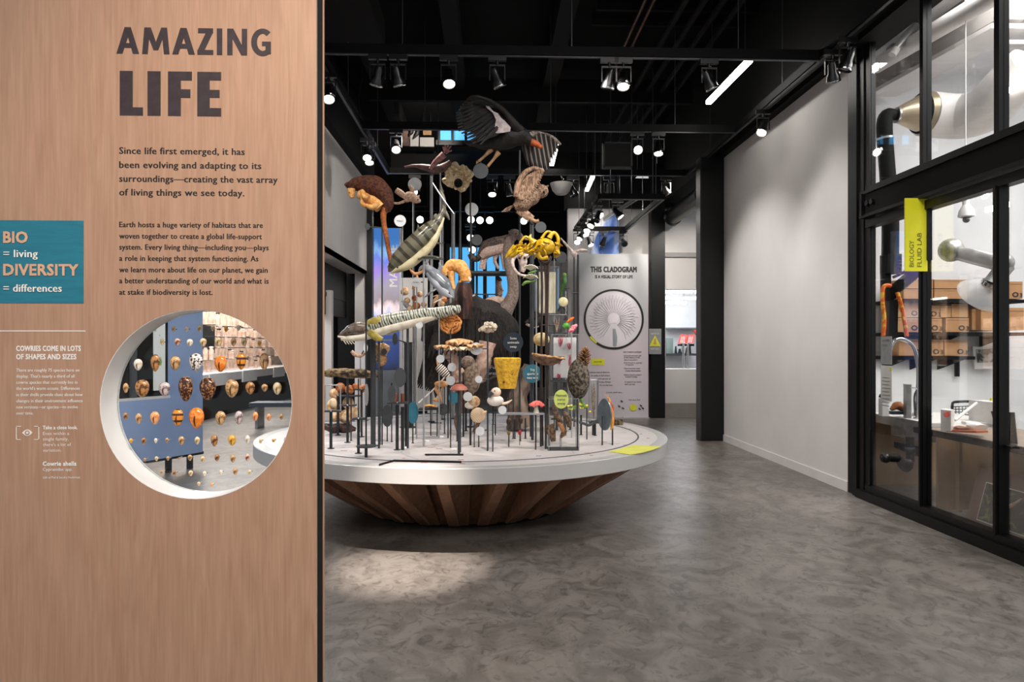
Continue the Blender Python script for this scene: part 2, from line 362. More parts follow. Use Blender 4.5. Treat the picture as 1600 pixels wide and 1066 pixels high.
# far lab seen through the opening
M_lw = mat('lab_white', '#e8e8ea', .6, c2='#e2e2e4', scale=2)
struct(MB().box(ox0 - 1, 8, 19, 19.1, 0, 4).build('wall_far', M_lw))
struct(MB().box(ox0 - .25, ox0 - .2, YB + .2, 19, 0, 3.7).build('wall_far_side', M_lw))
struct(MB().box(ox0 - 1, 8, YB + .2, 19, 3.68, 3.75).build('ceiling_far', M_lw))
M_tube = mat('tube_light', '#f4f8ff', emit=7)
for k, (py, e0, e1) in enumerate([(456, 1040, 1082), (456.3, 1086, 1104), (466, 1040, 1062), (466, 1065, 1104), (473, 1040, 1072)]):
    Yt = [16.2, 16.2, 17.2, 17.2, 18.2][k]
    tt = MB().obox(P(e0, py, Yt), P(e1, py, Yt), .08, .07).build('tube_light', M_tube); tt['_o'] = [0, 0, 0]
    for e_ in (e0 + 3, e1 - 3): q = P(e_, py, Yt); MB().tube([q, (q.x, q.y, 3.7)], .01, 5, False).build('hanger', M_chrome, tt)
    tag(tt,
             ['long front ceiling tube in the far lab opening', 'short front ceiling tube beside the black column in far lab', 'short tube on the left, middle row in the far lab',
              'long tube on the right, middle row in the far lab', 'rearmost lowest ceiling tube in the far lab'][k], 'light', 'ceiling tubes in the far lab')
t = thing('wall_shelf', 'long white shelf with grey edge on the far lab wall', 'shelf', P(1070, 511, 18.8))
MB().box(P(1040, 5, 18.8).x, P(1104, 5, 18.8).x, 18.7, 19, P(1, 511, 18.8).z - .03, P(1, 511, 18.8).z).build('board', mat('shelf_grey', '#8d9296', .5, c2='#858a8e', scale=4), t)
t = thing('worktop', 'white worktop below the far lab opening', 'counter', P(1070, 577, 17.5))
MB().box(P(1040, 5, YB).x, P(1108, 5, YB).x + .3, YB + .18, YB + .9, P(1, 579, YB).z - .05, P(1, 579, YB).z).build('top', M_white, t)
M_red = mat('red_rack', '#e0584e', .5, c2='#d84a44', scale=30)
for i, px in enumerate((1062, 1074)):
    t = thing('tube_rack', ['left', 'right'][i] + '-hand tilted coral red tube rack in the far lab', 'rack', P(px + 4, 535, 18.4), 'red racks in the far lab')
    b = MB(); b.prism([P(px + 2, 524, 18.4), P(px + 12, 524, 18.4), P(px + 9, 537, 18.2), P(px - 2, 537, 18.2)], (0, .05, .02)); b.build('rack_body', M_red, t)
    b = MB(); [b.obox(P(px + 1 + k * 2.4, 526, 18.37), P(px - 1 + k * 2.4, 536, 18.18), .012, .012) for k in range(1, 4)]; b.build('slot_row', M_white, t)
    MB().box(*sorted((P(px, 5, 18.3).x, P(px + 9, 5, 18.3).x)), 18.2, 18.5, P(1, 541, 18.3).z, P(1, 537.5, 18.3).z).build('foot', M_black, t)
t = thing('instrument_bench', 'dark clutter of instruments on a bench in the far lab', 'instrument', P(1070, 552, 18.3))
b = MB(); b.box(P(1040, 5, 18.3).x, P(1090, 5, 18.3).x, 18.2, 19.02, P(1, 554, 18.3).z - .04, P(1, 553, 18.3).z); b.build('bench_board', M_sgrey, t)
for px, w, y0 in ((1056, 3, 541), (1062, 4, 545), (1067, 3, 538), (1073, 3, 543), (1078, 3, 539)):
    MB().cyl(P(px, 553, 18.4), P(px, y0, 18.4), w * .0172 / 2 * 1.5, w * .006, 10).build('instrument_column', M_post if px % 2 else M_navy, t)
t = tag(MB().box(P(1041, 5, 18.6).x, P(1051, 5, 18.6).x, 18.55, 18.75, P(1, 553, 18.6).z, P(1, 528, 18.6).z).build('equipment_cabinet', mat('sage', '#8fa09c', .5, c2='#87988f', scale=4)),
        'sage green equipment box left of the red racks in far lab', 'box')
t = thing('bottle_rack', 'red and white bottles on the far lab shelf end', 'bottle', P(1092, 518, 18.6))
MB().tube([P(1085, 516, 18.6), P(1091, 526, 18.6)], .04, 8, False).build('red_bottle', M_red, t); MB().cyl(P(1094, 528, 18.7), P(1094, 517, 18.7), .05).build('white_bottle', M_white, t)
MB().cyl(P(1097, 528, 18.5), P(1097, 520, 18.5), .05).build('dark_bottle', M_navy, t)
t = thing('faucet', 'slim chrome faucet pair over the far lab worktop', 'faucet', P(1070, 577, 16))
for px in (1068, 1075): MB().tube([P(px, 578, 15.9), P(px, 540, 15.9), P(px + 2, 537, 15.9)], .025, 8, True).build('spout', M_chrome, t)
# far blue windows with dark mullions
M_sky = mat('evening_sky_window', '#52a6e0', emit=.75, c2='#4c9fdc', scale=.4)
def far_window(n, px0, px1, py0, py1, Y, cols, rows, m=M_sky):
    a, c = P(px0, py0, Y), P(px1, py1, Y)
    w = struct(MB().box(a.x, c.x, Y + .05, Y + .08, c.z, a.z).build('window_%d' % n, m)); w['_o'] = [0, 0, 0]
    for k in range(cols + 1):
        x = a.x + (c.x - a.x) * k / cols; w_ = .06 if Y > 18 else .025; MB().box(x - w_, x + w_, Y - .1, Y + .04, c.z, a.z).build('window_mullion', M_black, w)
    for k in range(rows + 1):
        z = c.z + (a.z - c.z) * k / rows; MB().box(a.x - .06, c.x + .06, Y - .08, Y + .04, z - .05, z + .05).build('window_rail', M_black, w)
    return w
far_window(1, 700, 796, 384, 486, 22, 5, 1)
far_window(2, 686, 770, 198, 225, 14.2, 4, 1)
# upper picture wall, between hanging beams
t = thing('mural_panel', 'pale painted panel with dark brown branches high at the back', 'panel', P(655, 212, 14.2))
MB().box(P(627, 5, 14.2).x, P(640, 5, 14.2).x, 14.2, 14.25, P(1, 222, 14.2).z, P(1, 198, 14.2).z).build('board', mat('mural_tan', '#8d6f60', .6, c2='#3a2c28', scale=3), t)
MB().box(P(641, 5, 14.2).x, P(654, 5, 14.2).x, 14.2, 14.25, P(1, 222, 14.2).z, P(1, 198, 14.2).z).build('board', mat('mural_pale', '#c8c3be', .6, c2='#bdb8b3', scale=3), t)
for a, c in (((643, 199), (638, 213)), ((654, 199), (645, 217))): MB().tube([P(*a, 14.17), P((a[0] + c[0]) / 2 + 2, (a[1] + c[1]) / 2, 14.17), P(*c, 14.17)], [.04, .05, .015], 8).build('painted_branch', M_ink, t)
t = thing('picture_board', 'tan framed board above a pale grid board high at the back', 'picture', P(668, 212, 14.2))
MB().box(P(661, 5, 14.2).x, P(674, 5, 14.2).x, 14.2, 14.25, P(1, 204, 14.2).z, P(1, 197, 14.2).z).build('tan_board', mat('tan_board', '#a98458', .6, c2='#9d7950', scale=6), t)
MB().box(P(656, 5, 14.2).x, P(678, 5, 14.2).x, 14.2, 14.25, P(1, 222.5, 14.2).z, P(1, 208, 14.2).z).build('pale_board', mat('pale_board', '#bdb8b4', .6, c2='#b0aba7', scale=30, kind='wave'), t)
for px_ in (662, 673): q = P(px_, 197, 14.22); MB().tube([q, (q.x, q.y, 6.45)], .012, 5, False).build('hanging_wire', M_black, t)
# ---------------- banner with MARINE lettering
def banner_mat():
    m = bpy.data.materials.new('sea_print'); m.use_nodes = True; n = m.node_tree.nodes; L = m.node_tree.links; b = n['Principled BSDF']
    tc = n.new('ShaderNodeTexCoord'); se = n.new('ShaderNodeSeparateXYZ'); L.new(tc.outputs['Generated'], se.inputs[0])
    no = n.new('ShaderNodeTexNoise'); no.inputs['Scale'].default_value = 3; mp = n.new('ShaderNodeMapping'); mp.inputs['Scale'].default_value = (1, 1, 2.4)
    L.new(tc.outputs['Generated'], mp.inputs[0]); L.new(mp.outputs[0], no.inputs[0]); no.inputs['Detail'].default_value = 6
    ma = n.new('ShaderNodeMath'); ma.operation = 'MULTIPLY_ADD'; ma.inputs[1].default_value = .22; L.new(no.outputs['Fac'], ma.inputs[0]); L.new(se.outputs['Z'], ma.inputs[2])
    r = n.new('ShaderNodeValToRGB'); L.new(ma.outputs[0], r.inputs[0]); e = r.color_ramp.elements
    e[0].position = .1; e[0].color = lin('#1c2540'); e[1].position = 1.0; e[1].color = lin('#3c7ac8')
    for p_, c_ in ((.3, '#27407e'), (.47, '#35509a'), (.49, '#9fb2d6'), (.54, '#e6cfd4'), (.6, '#8a7f86'), (.7, '#8e8a9a'), (.8, '#8a72c8'), (.9, '#5d74d0'), (.95, '#78a8dc')):
        q = e.new(p_); q.color = lin(c_)
    L.new(r.outputs[0], b.inputs['Base Color']); b.inputs['Roughness'].default_value = .5
    b.inputs['Emission Strength'].default_value = .35; L.new(r.outputs[0], b.inputs['Emission Color'])  # glow added to the print itself; no lamp stands behind it
    return m
Yb = 16.6
t = thing('marine_banner', 'tall backlit blue and violet sea banner lettered MARINE sideways', 'banner', P(603, 600, Yb))
MB().box(P(583, 5, Yb).x, P(624, 5, Yb).x, Yb, Yb + .15, P(1, 578, Yb).z, P(1, 353, Yb).z).build('print', banner_mat(), t)
MB().box(P(624, 5, Yb).x, P(627, 5, Yb).x, Yb, Yb + .15, 0, P(1, 353, Yb).z).build('edge_frame', mat('banner_edge', '#b9b8bd', .4, .3, c2='#aeadb2', scale=4), t)
MB().box(P(581, 5, Yb).x, P(626, 5, Yb).x, Yb + .02, Yb + .14, 0, P(1, 578, Yb).z).build('banner_base', mat('banner_base', '#5b6066', .5, c2='#666b71', scale=2), t)
o = P(620.5, 448, Yb); text('banner_lettering', [('MARINE', o + Vector((0, -.002, 0)), P(1, 380, Yb).z - o.z, .2)], M_wink, t, right=(0, 0, 1), up=(-1, 0, 0), bold=.02, th=.003)
for k in range(3): MB().box(P(587, 5, Yb).x, P(618 - 4 * k, 5, Yb).x, Yb - .004, Yb, P(1, 524 + 9 * k, Yb).z, P(1, 521 + 9 * k, Yb).z).build('caption_line', mat('caption_grey', '#6a7484', .5, c2='#626c7c', scale=4), t)
# pale partitions at the back, behind the specimens
for i, (a, c, y0, yy, nm, lb) in enumerate([(627, 668, 432, 16.2, 'display_screen', 'pale grey free-standing screen right of the blue banner'), (668, 698, 500, 15.6, 'display_screen', 'shorter pale grey screen behind the patterned long fish'),
                                    (792, 902, 404, 17.0, 'display_screen', 'wide grey-pink screen behind the yellow kelp, left of the sign')]):
    t = thing(nm, lb, 'screen', (P((a + c) / 2, 5, yy).x, yy, 0), 'pale screens at the back')
    if i == 2: a = 858
    MB().box(P(a, 5, yy).x, P(c, 5, yy).x, yy, yy + .08, .06, P(1, y0, yy).z).build('screen_board', M_wall, t)
    MB().box(P(a, 5, yy).x, P(c, 5, yy).x, yy - .1, yy + .18, 0, .06).build('foot_plate', M_black, t)
t = thing('black_pillar', 'broad black case end standing behind the ostrich neck', 'pillar', P(825, 600, 12))
MB().box(P(806, 5, 12).x, P(836, 5, 12).x, 12, 12.5, 0, P(1, 432, 12).z).build('pillar_body', M_blackm, t); MB().box(P(804, 5, 12).x, P(838, 5, 12).x, 11.98, 12.52, 0, .08).build('plinth', M_black, t)
t = thing('blue_mural', 'tall blue and white mountain photo mural above the sign', 'mural', P(940, 390, 15.0))
poly = [P(917, 410, 15.1), P(967, 410, 15.1), P(967, 325, 15.1), P(958, 330, 15.1), P(935, 362, 15.1)]
MB().prism(poly, (0, .06, 0)).build('mural_print', mat('mural_blue', '#4570c4', .5, c2='#c8d4ea', scale=1.6, lo=.42, hi=.6, stretch=(1.6, 1, .6), emit=0), t)
# ---------------- cladogram sign
Ys = YB - .35
def sgrad():
    m = bpy.data.materials.new('sign_print'); m.use_nodes = True; n = m.node_tree.nodes; L = m.node_tree.links; b = n['Principled BSDF']
    tc = n.new('ShaderNodeTexCoord'); se = n.new('ShaderNodeSeparateXYZ'); L.new(tc.outputs['Generated'], se.inputs[0])
    no = n.new('ShaderNodeTexNoise'); no.inputs['Scale'].default_value = 1.5; L.new(tc.outputs['Generated'], no.inputs[0])
    r = n.new('ShaderNodeValToRGB'); e = r.color_ramp.elements; e[0].position = 0; e[0].color = lin('#cfc9cf'); e[1].position = 1; e[1].color = lin('#b3b4b6')
    q = e.new(.5); q.color = lin('#cdc0c8'); q = e.new(.75); q.color = lin('#b8b6ba')
    ma = n.new('ShaderNodeMath'); ma.operation = 'MULTIPLY_ADD'; ma.inputs[1].default_value = .2; L.new(no.outputs['Fac'], ma.inputs[0]); L.new(se.outputs['Z'], ma.inputs[2])
    L.new(ma.outputs[0], r.inputs[0]); L.new(r.outputs[0], b.inputs['Base Color']); b.inputs['Roughness'].default_value = .5
    return m
t = thing('cladogram_sign', 'tall grey-pink standing sign with black ringed circle, THIS CLADOGRAM', 'sign', P(959, 652, Ys))
sb = MB().box(P(905, 5, Ys).x, P(1013, 5, Ys).x, Ys, Ys + .12, .02, P(959, 397, Ys).z).build('sign_board', sgrad(), t)
MB().box(P(904, 5, Ys).x, P(1014, 5, Ys).x, Ys - .03, Ys + .15, 0, .03).build('foot_plate', M_rim, t)
def sline(s_, a, c, y, cap): o = P(a, y, Ys - .001); return (s_, o, P(c, y, Ys).x - o.x, cap * Ys / F)
text('sign_heading', [sline('THIS CLADOGRAM', 923, 994.5, 425, 8.6)], M_ink, t, bold=.045, th=.003)
text('sign_subheading', [sline('IS A VISUAL STORY OF LIFE', 930, 988.5, 434.8, 5.0)], M_ink, t, bold=.035, th=.003)
c0 = P(959, 499, Ys); k = Ys / F
MB().disc(c0 + Vector((0, -.006, 0)), 44 * k, th=.005, seg=48).build('circle_print', mat('circle_white', '#dcd6dc', .5, c2='#d4ced4', scale=3), t)
b = MB(); n_ = 60
for i in range(n_):
    a0, a1 = 2 * PI * i / n_, 2 * PI * (i + 1) / n_
    if 36 <= i <= 38: continue
    b.prism([c0 + Vector((math.cos(a) * r * k, -.012, math.sin(a) * r * k)) for a, r in ((a0, 44.5), (a1, 44.5), (a1, 47.5), (a0, 47.5))], (0, .008, 0))
b.build('black_ring', M_ink, t)
b = MB()
for i in (36, 37, 38):
    a0, a1 = 2 * PI * i / n_, 2 * PI * (i + 1) / n_; b.prism([c0 + Vector((math.cos(a) * r * k, -.012, math.sin(a) * r * k)) for a, r in ((a0, 44.5), (a1, 44.5), (a1, 47.5), (a0, 47.5))], (0, .008, 0))
b.build('yellow_ring_segment', M_yel, t)
b = MB(); random.seed(3)
hub = [P(948, 485, Ys - .012), P(958, 482, Ys - .012), P(968, 492, Ys - .012), P(963, 505, Ys - .012), P(953, 505, Ys - .012)]
for i in range(34):
    a = -1.15 + 4.6 * i / 33 * 1.0 - .2; a = math.radians(-55 + 290 * i / 33)
    h0 = c0 + Vector((math.cos(a) * 10 * k, -.012, math.sin(a) * 10 * k)); h1 = c0 + Vector((math.cos(a + .05) * 26 * k, -.012, math.sin(a + .05) * 26 * k))
    h2 = c0 + Vector((math.cos(a - .04) * random.uniform(34, 40) * k, -.012, math.sin(a - .04) * 38 * k))
    b.tube([h0, h1, h2], [.006, .004, .003], 4, True, sub=2); b.tube([h1, h1 * .4 + (c0 + Vector((math.cos(a + .1) * 38 * k, -.012, math.sin(a + .1) * 38 * k))) * .6], .003, 4, False)
b.build('branch_lines', mat('branch_grey', '#b9b2ba', .6, c2='#a9a2aa', scale=5), t)
MB().prism(hub, (0, .004, 0)).build('branch_hub', mat('hub', '#e4dee4', .5, c2='#dfd9df', scale=3), t)
MB().tube([P(959.5, 514, Ys - .008), P(961, 528, Ys - .008), P(960.5, 541, Ys - .008)], [.03, .05, .04], 8, flat=((0, 1, 0), .1)).build('trunk_print', mat('trunk_print', '#8f979b', .5, c2='#878f93', scale=4), t)
a = P(924, 570.5, Ys); c = P(944.5, 561, Ys); MB().box(a.x, c.x, Ys - .006, Ys, a.z, c.z).build('yellow_tag', M_yel, t)
text('tag_lettering', [sline('YOU ARE HERE', 928, 940, 566.5, 2.2)], M_ink, t, th=.008)
L2 = [(974, 1002, 551.5, 'HOW TO READ A CLADOGRAM'), (975, 1002, 557, 'Each branch point marks a split'), (975, 1000, 560, 'in the history of life'), (975, 996, 563.5, 'shared ancestors'), (975, 1003, 568, 'Each branch is a group'), (977, 990, 571, 'of species'),
      (975, 1000, 577, 'Close branches mean'), (977, 1001, 580.5, 'closely related species'), (975, 1002, 587, 'Follow a branch outward'), (977, 996, 590, 'toward today'), (976, 1002, 598, 'A colored line marks'), (976, 992, 601.5, 'each group'),
      (921, 952, 583, 'Look for colored labels on'), (923, 953, 588, 'the table to find where'), (934, 954, 593, 'each group of'), (936, 954, 598, 'living things'), (937, 957, 603, 'fits on the tree'), (948, 974, 614.2, 'Look and see...'), (982, 1000, 626, 'Can you find')]
text('sign_paragraph', [sline(s_, a, c, y, 2.4) for a, c, y, s_ in L2], M_ink, t, bold=.015, th=.003)
for cx in (989.5, 954): MB().disc(P(cx, 637 if cx > 960 else 635, Ys - .008), 5.4 * k, th=.006).build('yellow_dot', M_yel, t)
b = MB(); [b.tube([P(x_, y_, Ys - .006), P(x_ + 3, y_ + 2, Ys - .006)], .012, 5, False) for x_, y_ in ((1000, 633), (998, 638), (1003, 637), (970, 626), (966, 634), (972, 637))]; b.build('small_icons', M_ink, t)
# warning sign on the black column
t = thing('warning_sign', 'small grey sign with yellow warning triangle on the black column', 'sign', P(1023.5, 534, YB - .34))
Yw = YB - .33
MB().box(P(1014, 5, Yw).x, P(1033.5, 5, Yw).x, Yw, Yw + .02, P(1, 554, Yw).z, P(1, 513, Yw).z).build('sign_plate', mat('plate_grey', '#8f9092', .5, c2='#898a8c', scale=4), t)
MB().prism([P(1014.8, 541, Yw - .004), P(1032.4, 541, Yw - .004), P(1023.6, 524, Yw - .004)], (0, .004, 0)).build('triangle', M_yel, t)
text('warning_text', [('NOTICE', P(1017.5, 522.8, Yw - .001), .17, .035), ('STAFF ONLY', P(1016.5, 546.5, Yw - .001), .19, .035)], M_wink, t, th=.003)
MB().prism([P(1021.4, 538, Yw - .01), P(1025.8, 538, Yw - .01), P(1024.6, 529, Yw - .01), P(1022.6, 529, Yw - .01)], (0, .004, 0)).build('triangle_mark', mat('mark_tan', '#c8a060', .5, c2='#c09858', scale=4), t)
# ================================================================== GLASS WALL (right), plane X = 3.92
def glz(name): t = struct(MB().box(3.86, 4.02, 3.6, 6.98, 2.93, 3.16).build(name, M_blackm)); t['_o'] = [0, 0, 0]; return t
gw = glz('window_3')
def gb(nm, x0, x1, y0, y1, z0, z1, m=M_black): return MB().box(x0, x1, y0, y1, z0, z1).build(nm, m, gw)
gb('beam_flange', 3.84, 4.1, 3.6, 6.98, 3.155, 3.185); gb('beam_flange', 3.84, 4.1, 3.6, 6.98, 2.915, 2.945)
gb('beam_rib', 3.82, 3.88, 6.9, 6.93, 2.94, 3.16)
for y in (6.75, 6.83): MB().tube([(3.855, y, 3.05), (3.83, y, 3.05)], .03, 8, False).build('bolt', M_black, gw)
gb('door_head', 3.9, 4.0, 3.6, 6.97, 2.82, 2.9); gb('sill', 3.86, 4.04, 3.6, 7.1, 0, .088); gb('sill_top', 3.895, 4.0, 3.6, 6.97, .09, .15)
gb('post', 3.912, 4.0, 7.02, 7.335, 0, 6.3); gb('post', 3.925, 3.99, 6.93, 7.02, .1, 6.29); gb('post_flange', 3.89, 3.912, 7.12, 7.2, 0, 6.28)
for y0, y1 in ((6.03, 6.08), (5.11, 5.165), (4.2, 4.26)):
    gb('mullion', 3.905, 3.985, y0, y1, .09, 2.85); gb('mullion', 3.905, 3.985, y0, y1, 3.17, 6.3); gb('mullion_fin', 3.885, 3.905, y0 + .015, y1 - .015, .14, 2.83)
gb('upper_sill', 3.9, 4.0, 3.6, 6.97, 3.18, 3.24)
for y0, y1 in ((6.08, 6.93), (5.165, 6.03), (4.26, 5.11), (3.5, 4.2)):
    gb('pane', 3.935, 3.945, y0, y1, .14, 2.83, M_glass); gb('pane', 3.935, 3.945, y0, y1, 3.22, 6.2, M_glass)
# papers taped inside the first pane
t = thing('taped_notice', 'grey notice taped inside the first lab window pane', 'notice', PX(1386, 550, 3.97), )
a, c = PX(1377, 526, 3.97), PX(1394, 570, 3.97)
MB().box(3.965, 3.97, a.y, c.y, c.z, a.z).build('sheet', mat('notice_grey', '#a6a4a6', .6, c2='#9c9a9c', scale=20), t)
text('notice_lettering', [('LAB HOURS', Vector((3.964, a.y - .03, a.z - .05)), .12, .02), ('OPEN', Vector((3.964, a.y - .03, a.z - .1)), .09, .02)], M_ink, t, right=(0, -1, 0), th=.002)
t = thing('taped_list', 'white printed list taped below the grey notice in the lab window', 'notice', PX(1386, 600, 3.97))
a, c = PX(1377, 571, 3.97), PX(1394, 628, 3.97)
MB().box(3.965, 3.97, a.y, c.y, c.z, a.z).build('sheet', M_white, t)
b = MB(); [b.box(3.962, 3.965, a.y - .03, a.y - .15 - .01 * (i % 2), a.z - .12 - .035 * i, a.z - .125 - .035 * i) for i in range(9)]; b.build('list_lines', M_sgrey, t)
MB().box(3.961, 3.965, a.y - .16, a.y - .19, a.z - .02, a.z - .05).build('yellow_sticker', M_yel, t)
# yellow blade sign
t = thing('lab_sign', 'bright yellow vertical blade sign reading BIOLOGY FLUID LAB', 'sign', P(1432, 310, 6.0))
a, c = P(1414.5, 309.5, 6.0), P(1449.5, 424, 6.0)
MB().box(a.x, c.x, 6.0, 6.012, c.z, a.z).build('sign_plate', mat('sign_yellow', '#e4e02c', .4, c2='#dcd828', scale=4), t)
MB().box(c.x - .01, c.x + .03, 5.98, 6.03, c.z + .1, a.z - .1).build('mounting_strip', M_black, t)
for px, s_, y1 in ((1428, 'BIOLOGY', 376), (1440, 'FLUID LAB', 364)):
    o = P(px, 417, 5.999); text('sign_lettering', [(s_, o, P(px, y1, 6).z - o.z, .043)], mat('olive_ink', '#5c5a18', .5, c2='#54521a', scale=9), t, right=(0, 0, 1), up=(-1, 0, 0), bold=-.008, th=.002)
# ================================================================== LAB
YL = 9.6
struct(MB().box(4.02, 9.2, YL, YL + .1, 0, 5.6).build('wall_lab_back', M_lw))
struct(MB().box(9.1, 9.2, 2, YL, 0, 5.6).build('wall_lab_side', M_lw))
struct(MB().box(4.02, 4.1, 7.34, YL, 0, 5.6).build('wall_lab_inner', M_lw))
struct(MB().box(4.02, 9.2, 2, YL + .1, 5.5, 5.6).build('ceiling_lab', M_lw))
M_duct = mat('white_duct', '#d8d4d2', .5, c2='#d0ccca', scale=3); M_galv = mat('galvanised', '#a9a8a6', .35, .7, c2='#8c8b8a', scale=6, kind='noise')
t = thing('ceiling_beam', 'grey painted steel beam crossing the lab ceiling', 'beam', (6, 8.4, 5))
MB().obox(P(1378, 118, 9.4), P(1580, -8, 7.0), .3, .5).build('beam_web', mat('beam_grey', '#9c9794', .6, c2='#928d8a', scale=2), t)
MB().obox(P(1378, 148, 9.4), P(1580, 40, 7.0), .42, .05).build('beam_flange', M_duct, t)
t = thing('ceiling_pipe', 'thick white pipe above the grey lab beam with clamp', 'pipe', (6, 8.4, 5.3))
MB().tube([P(1370, 102, 8.8), P(1600, -35, 6.2)], .1, 16, False).build('pipe_run', M_duct, t)
MB().tube([P(1395, 84, 8.5), P(1401, 80, 8.45)], .115, 16, False).build('pipe_clamp', M_galv, t)
t = thing('spotlight_bracket', 'pale clamp lamp hanging beside the white lab pipe', 'lamp', P(1405, 65, 8))
MB().tube([P(1432, 40, 8), P(1412, 62, 8), P(1396, 84, 8)], [.05, .06, .035], 10).build('lamp_arm', M_galv, t); MB().tube([P(1403, 74, 8), P(1394, 86, 8)], .045, 10, False).build('lamp_head', M_duct, t)
MB().tube([P(1436, 0, 8), P(1436, 40, 8)], .05, 8, False).build('hanger', M_sgrey, t)
t = thing('round_duct', 'large white bent ventilation duct in the lab', 'duct', P(1520, 190, 8))
MB().tube([P(1446, 178, 8), P(1500, 182, 8), P(1540, 170, 7.6), P(1580, 130, 7.2), P(1610, 105, 7.0)], [.26, .26, .26, .25, .25], 20).build('duct_pipe', M_duct, t)
MB().tube([P(1396, 180, 8), P(1438, 177, 8), P(1448, 178, 8)], [.07, .22, .26], 20, False).build('reducer_cone', mat('cone_metal', '#c8b8a0', .3, .6, c2='#b8a890', scale=4), t)
MB().tube([P(1436, 177, 8), P(1440, 177, 8)], [.235, .24], 20, False).build('clamp_ring', M_blackm, t)
t = thing('black_extraction_pipe', 'black flexible extraction pipe rising along the left edge of the lab', 'pipe', P(1388, 240, 7.6))
MB().tube([P(1400, 180, 7.6), P(1386, 181, 7.6), P(1382, 200, 7.6), P(1386, 260, 7.6), P(1391, 330, 7.6), P(1391, 400, 7.6)], [.06, .08, .085, .085, .09, .09], 14).build('hose', M_blackm, t)
MB().cyl(P(1400, 180, 7.6), P(1403, 180, 7.6), .09).build('hose_clamp', M_galv, t); MB().cyl(P(1383, 215, 7.6), P(1383.3, 218, 7.6), .095).build('hose_clamp', M_galv, t)
# extraction arm: bracket, arm, reel
t = thing('extraction_arm_bracket', 'black hinged arm bracket with gear box in the first lab pane', 'bracket', P(1392, 430, 7.6))
b = MB(); b.obox(P(1392, 398, 7.6), P(1392, 428, 7.6), .16, .16); b.obox(P(1384, 428, 7.6), P(1384, 470, 7.6), .07, .1); b.build('gear_box', M_blackm, t)
MB().obox(P(1391, 459, 7.6), P(1447, 412, 7.4), .1, .12).build('arm', M_black, t); MB().obox(P(1395, 434, 7.6), P(1420, 422, 7.5), .03, .03).build('strut', M_black, t)
MB().tube([P(1391, 458, 7.55), P(1391, 458, 7.7)], .085, 16, False).build('pivot', M_blackm, t)
MB().obox(P(1393, 470, 7.6), P(1392, 528, 7.6), .1, .1).build('bracket_post', M_black, t)
M_or = mat('orange_rope', '#e06018', .6, c2='#e8c038', scale=22, lo=.5, hi=.62)
t = thing('orange_hose', 'coiled orange and yellow safety rope over the black arm', 'hose', P(1385, 440, 7.5))
MB().tube([P(1380, 525, 7.5), P(1382, 500, 7.5), P(1379, 470, 7.5), P(1380, 450, 7.5), P(1386, 446, 7.5), P(1392, 447, 7.5)], .022, 8).build('rope_left', M_or, t)
MB().tube([P(1402, 457, 7.5), P(1408, 475, 7.5), P(1413, 500, 7.5), P(1417, 526, 7.5)], .022, 8).build('rope_right', M_or, t)
# fume hood arm
t = thing('fume_arm', 'jointed metal fume extraction arm with clear flared hood', 'arm', P(1540, 420, 7.2))
MB().ball(P(1486, 391, 7.4), .13).build('elbow', M_galv, t)
MB().tube([P(1490, 394, 7.4), P(1566, 412, 6.9)], [.075, .085], 14, False).build('upper_tube', M_galv, t)
MB().ball(P(1568, 411, 6.9), .1).build('elbow', M_galv, t); MB().tube([P(1572, 415, 6.9), P(1547, 446, 6.9)], [.085, .08], 14, False).build('lower_tube', M_galv, t)
MB().tube([P(1551, 441, 6.88), P(1548, 446, 6.9)], .095, 14, False).build('collar', M_chrome, t)
MB().tube([P(1548, 444, 6.9), P(1541, 452, 6.96), P(1533, 462, 7.03)], [.085, .17, .24], 24, False, caps=False).build('hood', mat('hood_clear', '#e8e8ea', .15, alpha=.75, coat=.5, c2='#dcdcde', scale=4), t)
t = thing('dome_camera', 'white ceiling sensor hanging from a stem in the lab', 'sensor', P(1510, 330, 7))
MB().cyl(P(1509, 300, 7), P(1509, 326, 7), .03).build('stem', M_white, t); MB().cyl(P(1509, -53, 7), P(1509, 300, 7), .006).build('cable', M_white, t); MB().lathe([(.03, .1), (.07, .03), (.08, -.03), (.05, -.04)], 16, P(1510, 334, 7)).build('housing', M_white, t); MB().ball(P(1510, 343, 7), .035).build('lens', M_sgrey, t)
M_strip = mat('strip_light', '#fff8f0', emit=14)
for a, c, lb in (((1544, 328), (1572, 320), 'short white tube lamp hung on wires in the second lab pane'), ((1560, 155), (1600, 128), 'bright tube lamp high behind the upper lab panes')):
    t = thing('tube_lamp', lb, 'light', P(*a, 7.6)); MB().obox(P(*a, 7.6), P(*c, 6.6), .06, .05).build('diffuser', M_strip, t)
    MB().tube([P((a[0] + c[0]) / 2, (a[1] + c[1]) / 2 - 3, 7.1), P((a[0] + c[0]) / 2, a[1] - 40, 7.1)], .003, 5, False).build('wire', M_black, t)
t = tag(MB().obox(P(1540, 68, 7.8), P(1600, 68, 7.8), .1, .05).build('hanging_rail', M_duct), 'short white rail hanging in front of the upper lab duct', 'rail')
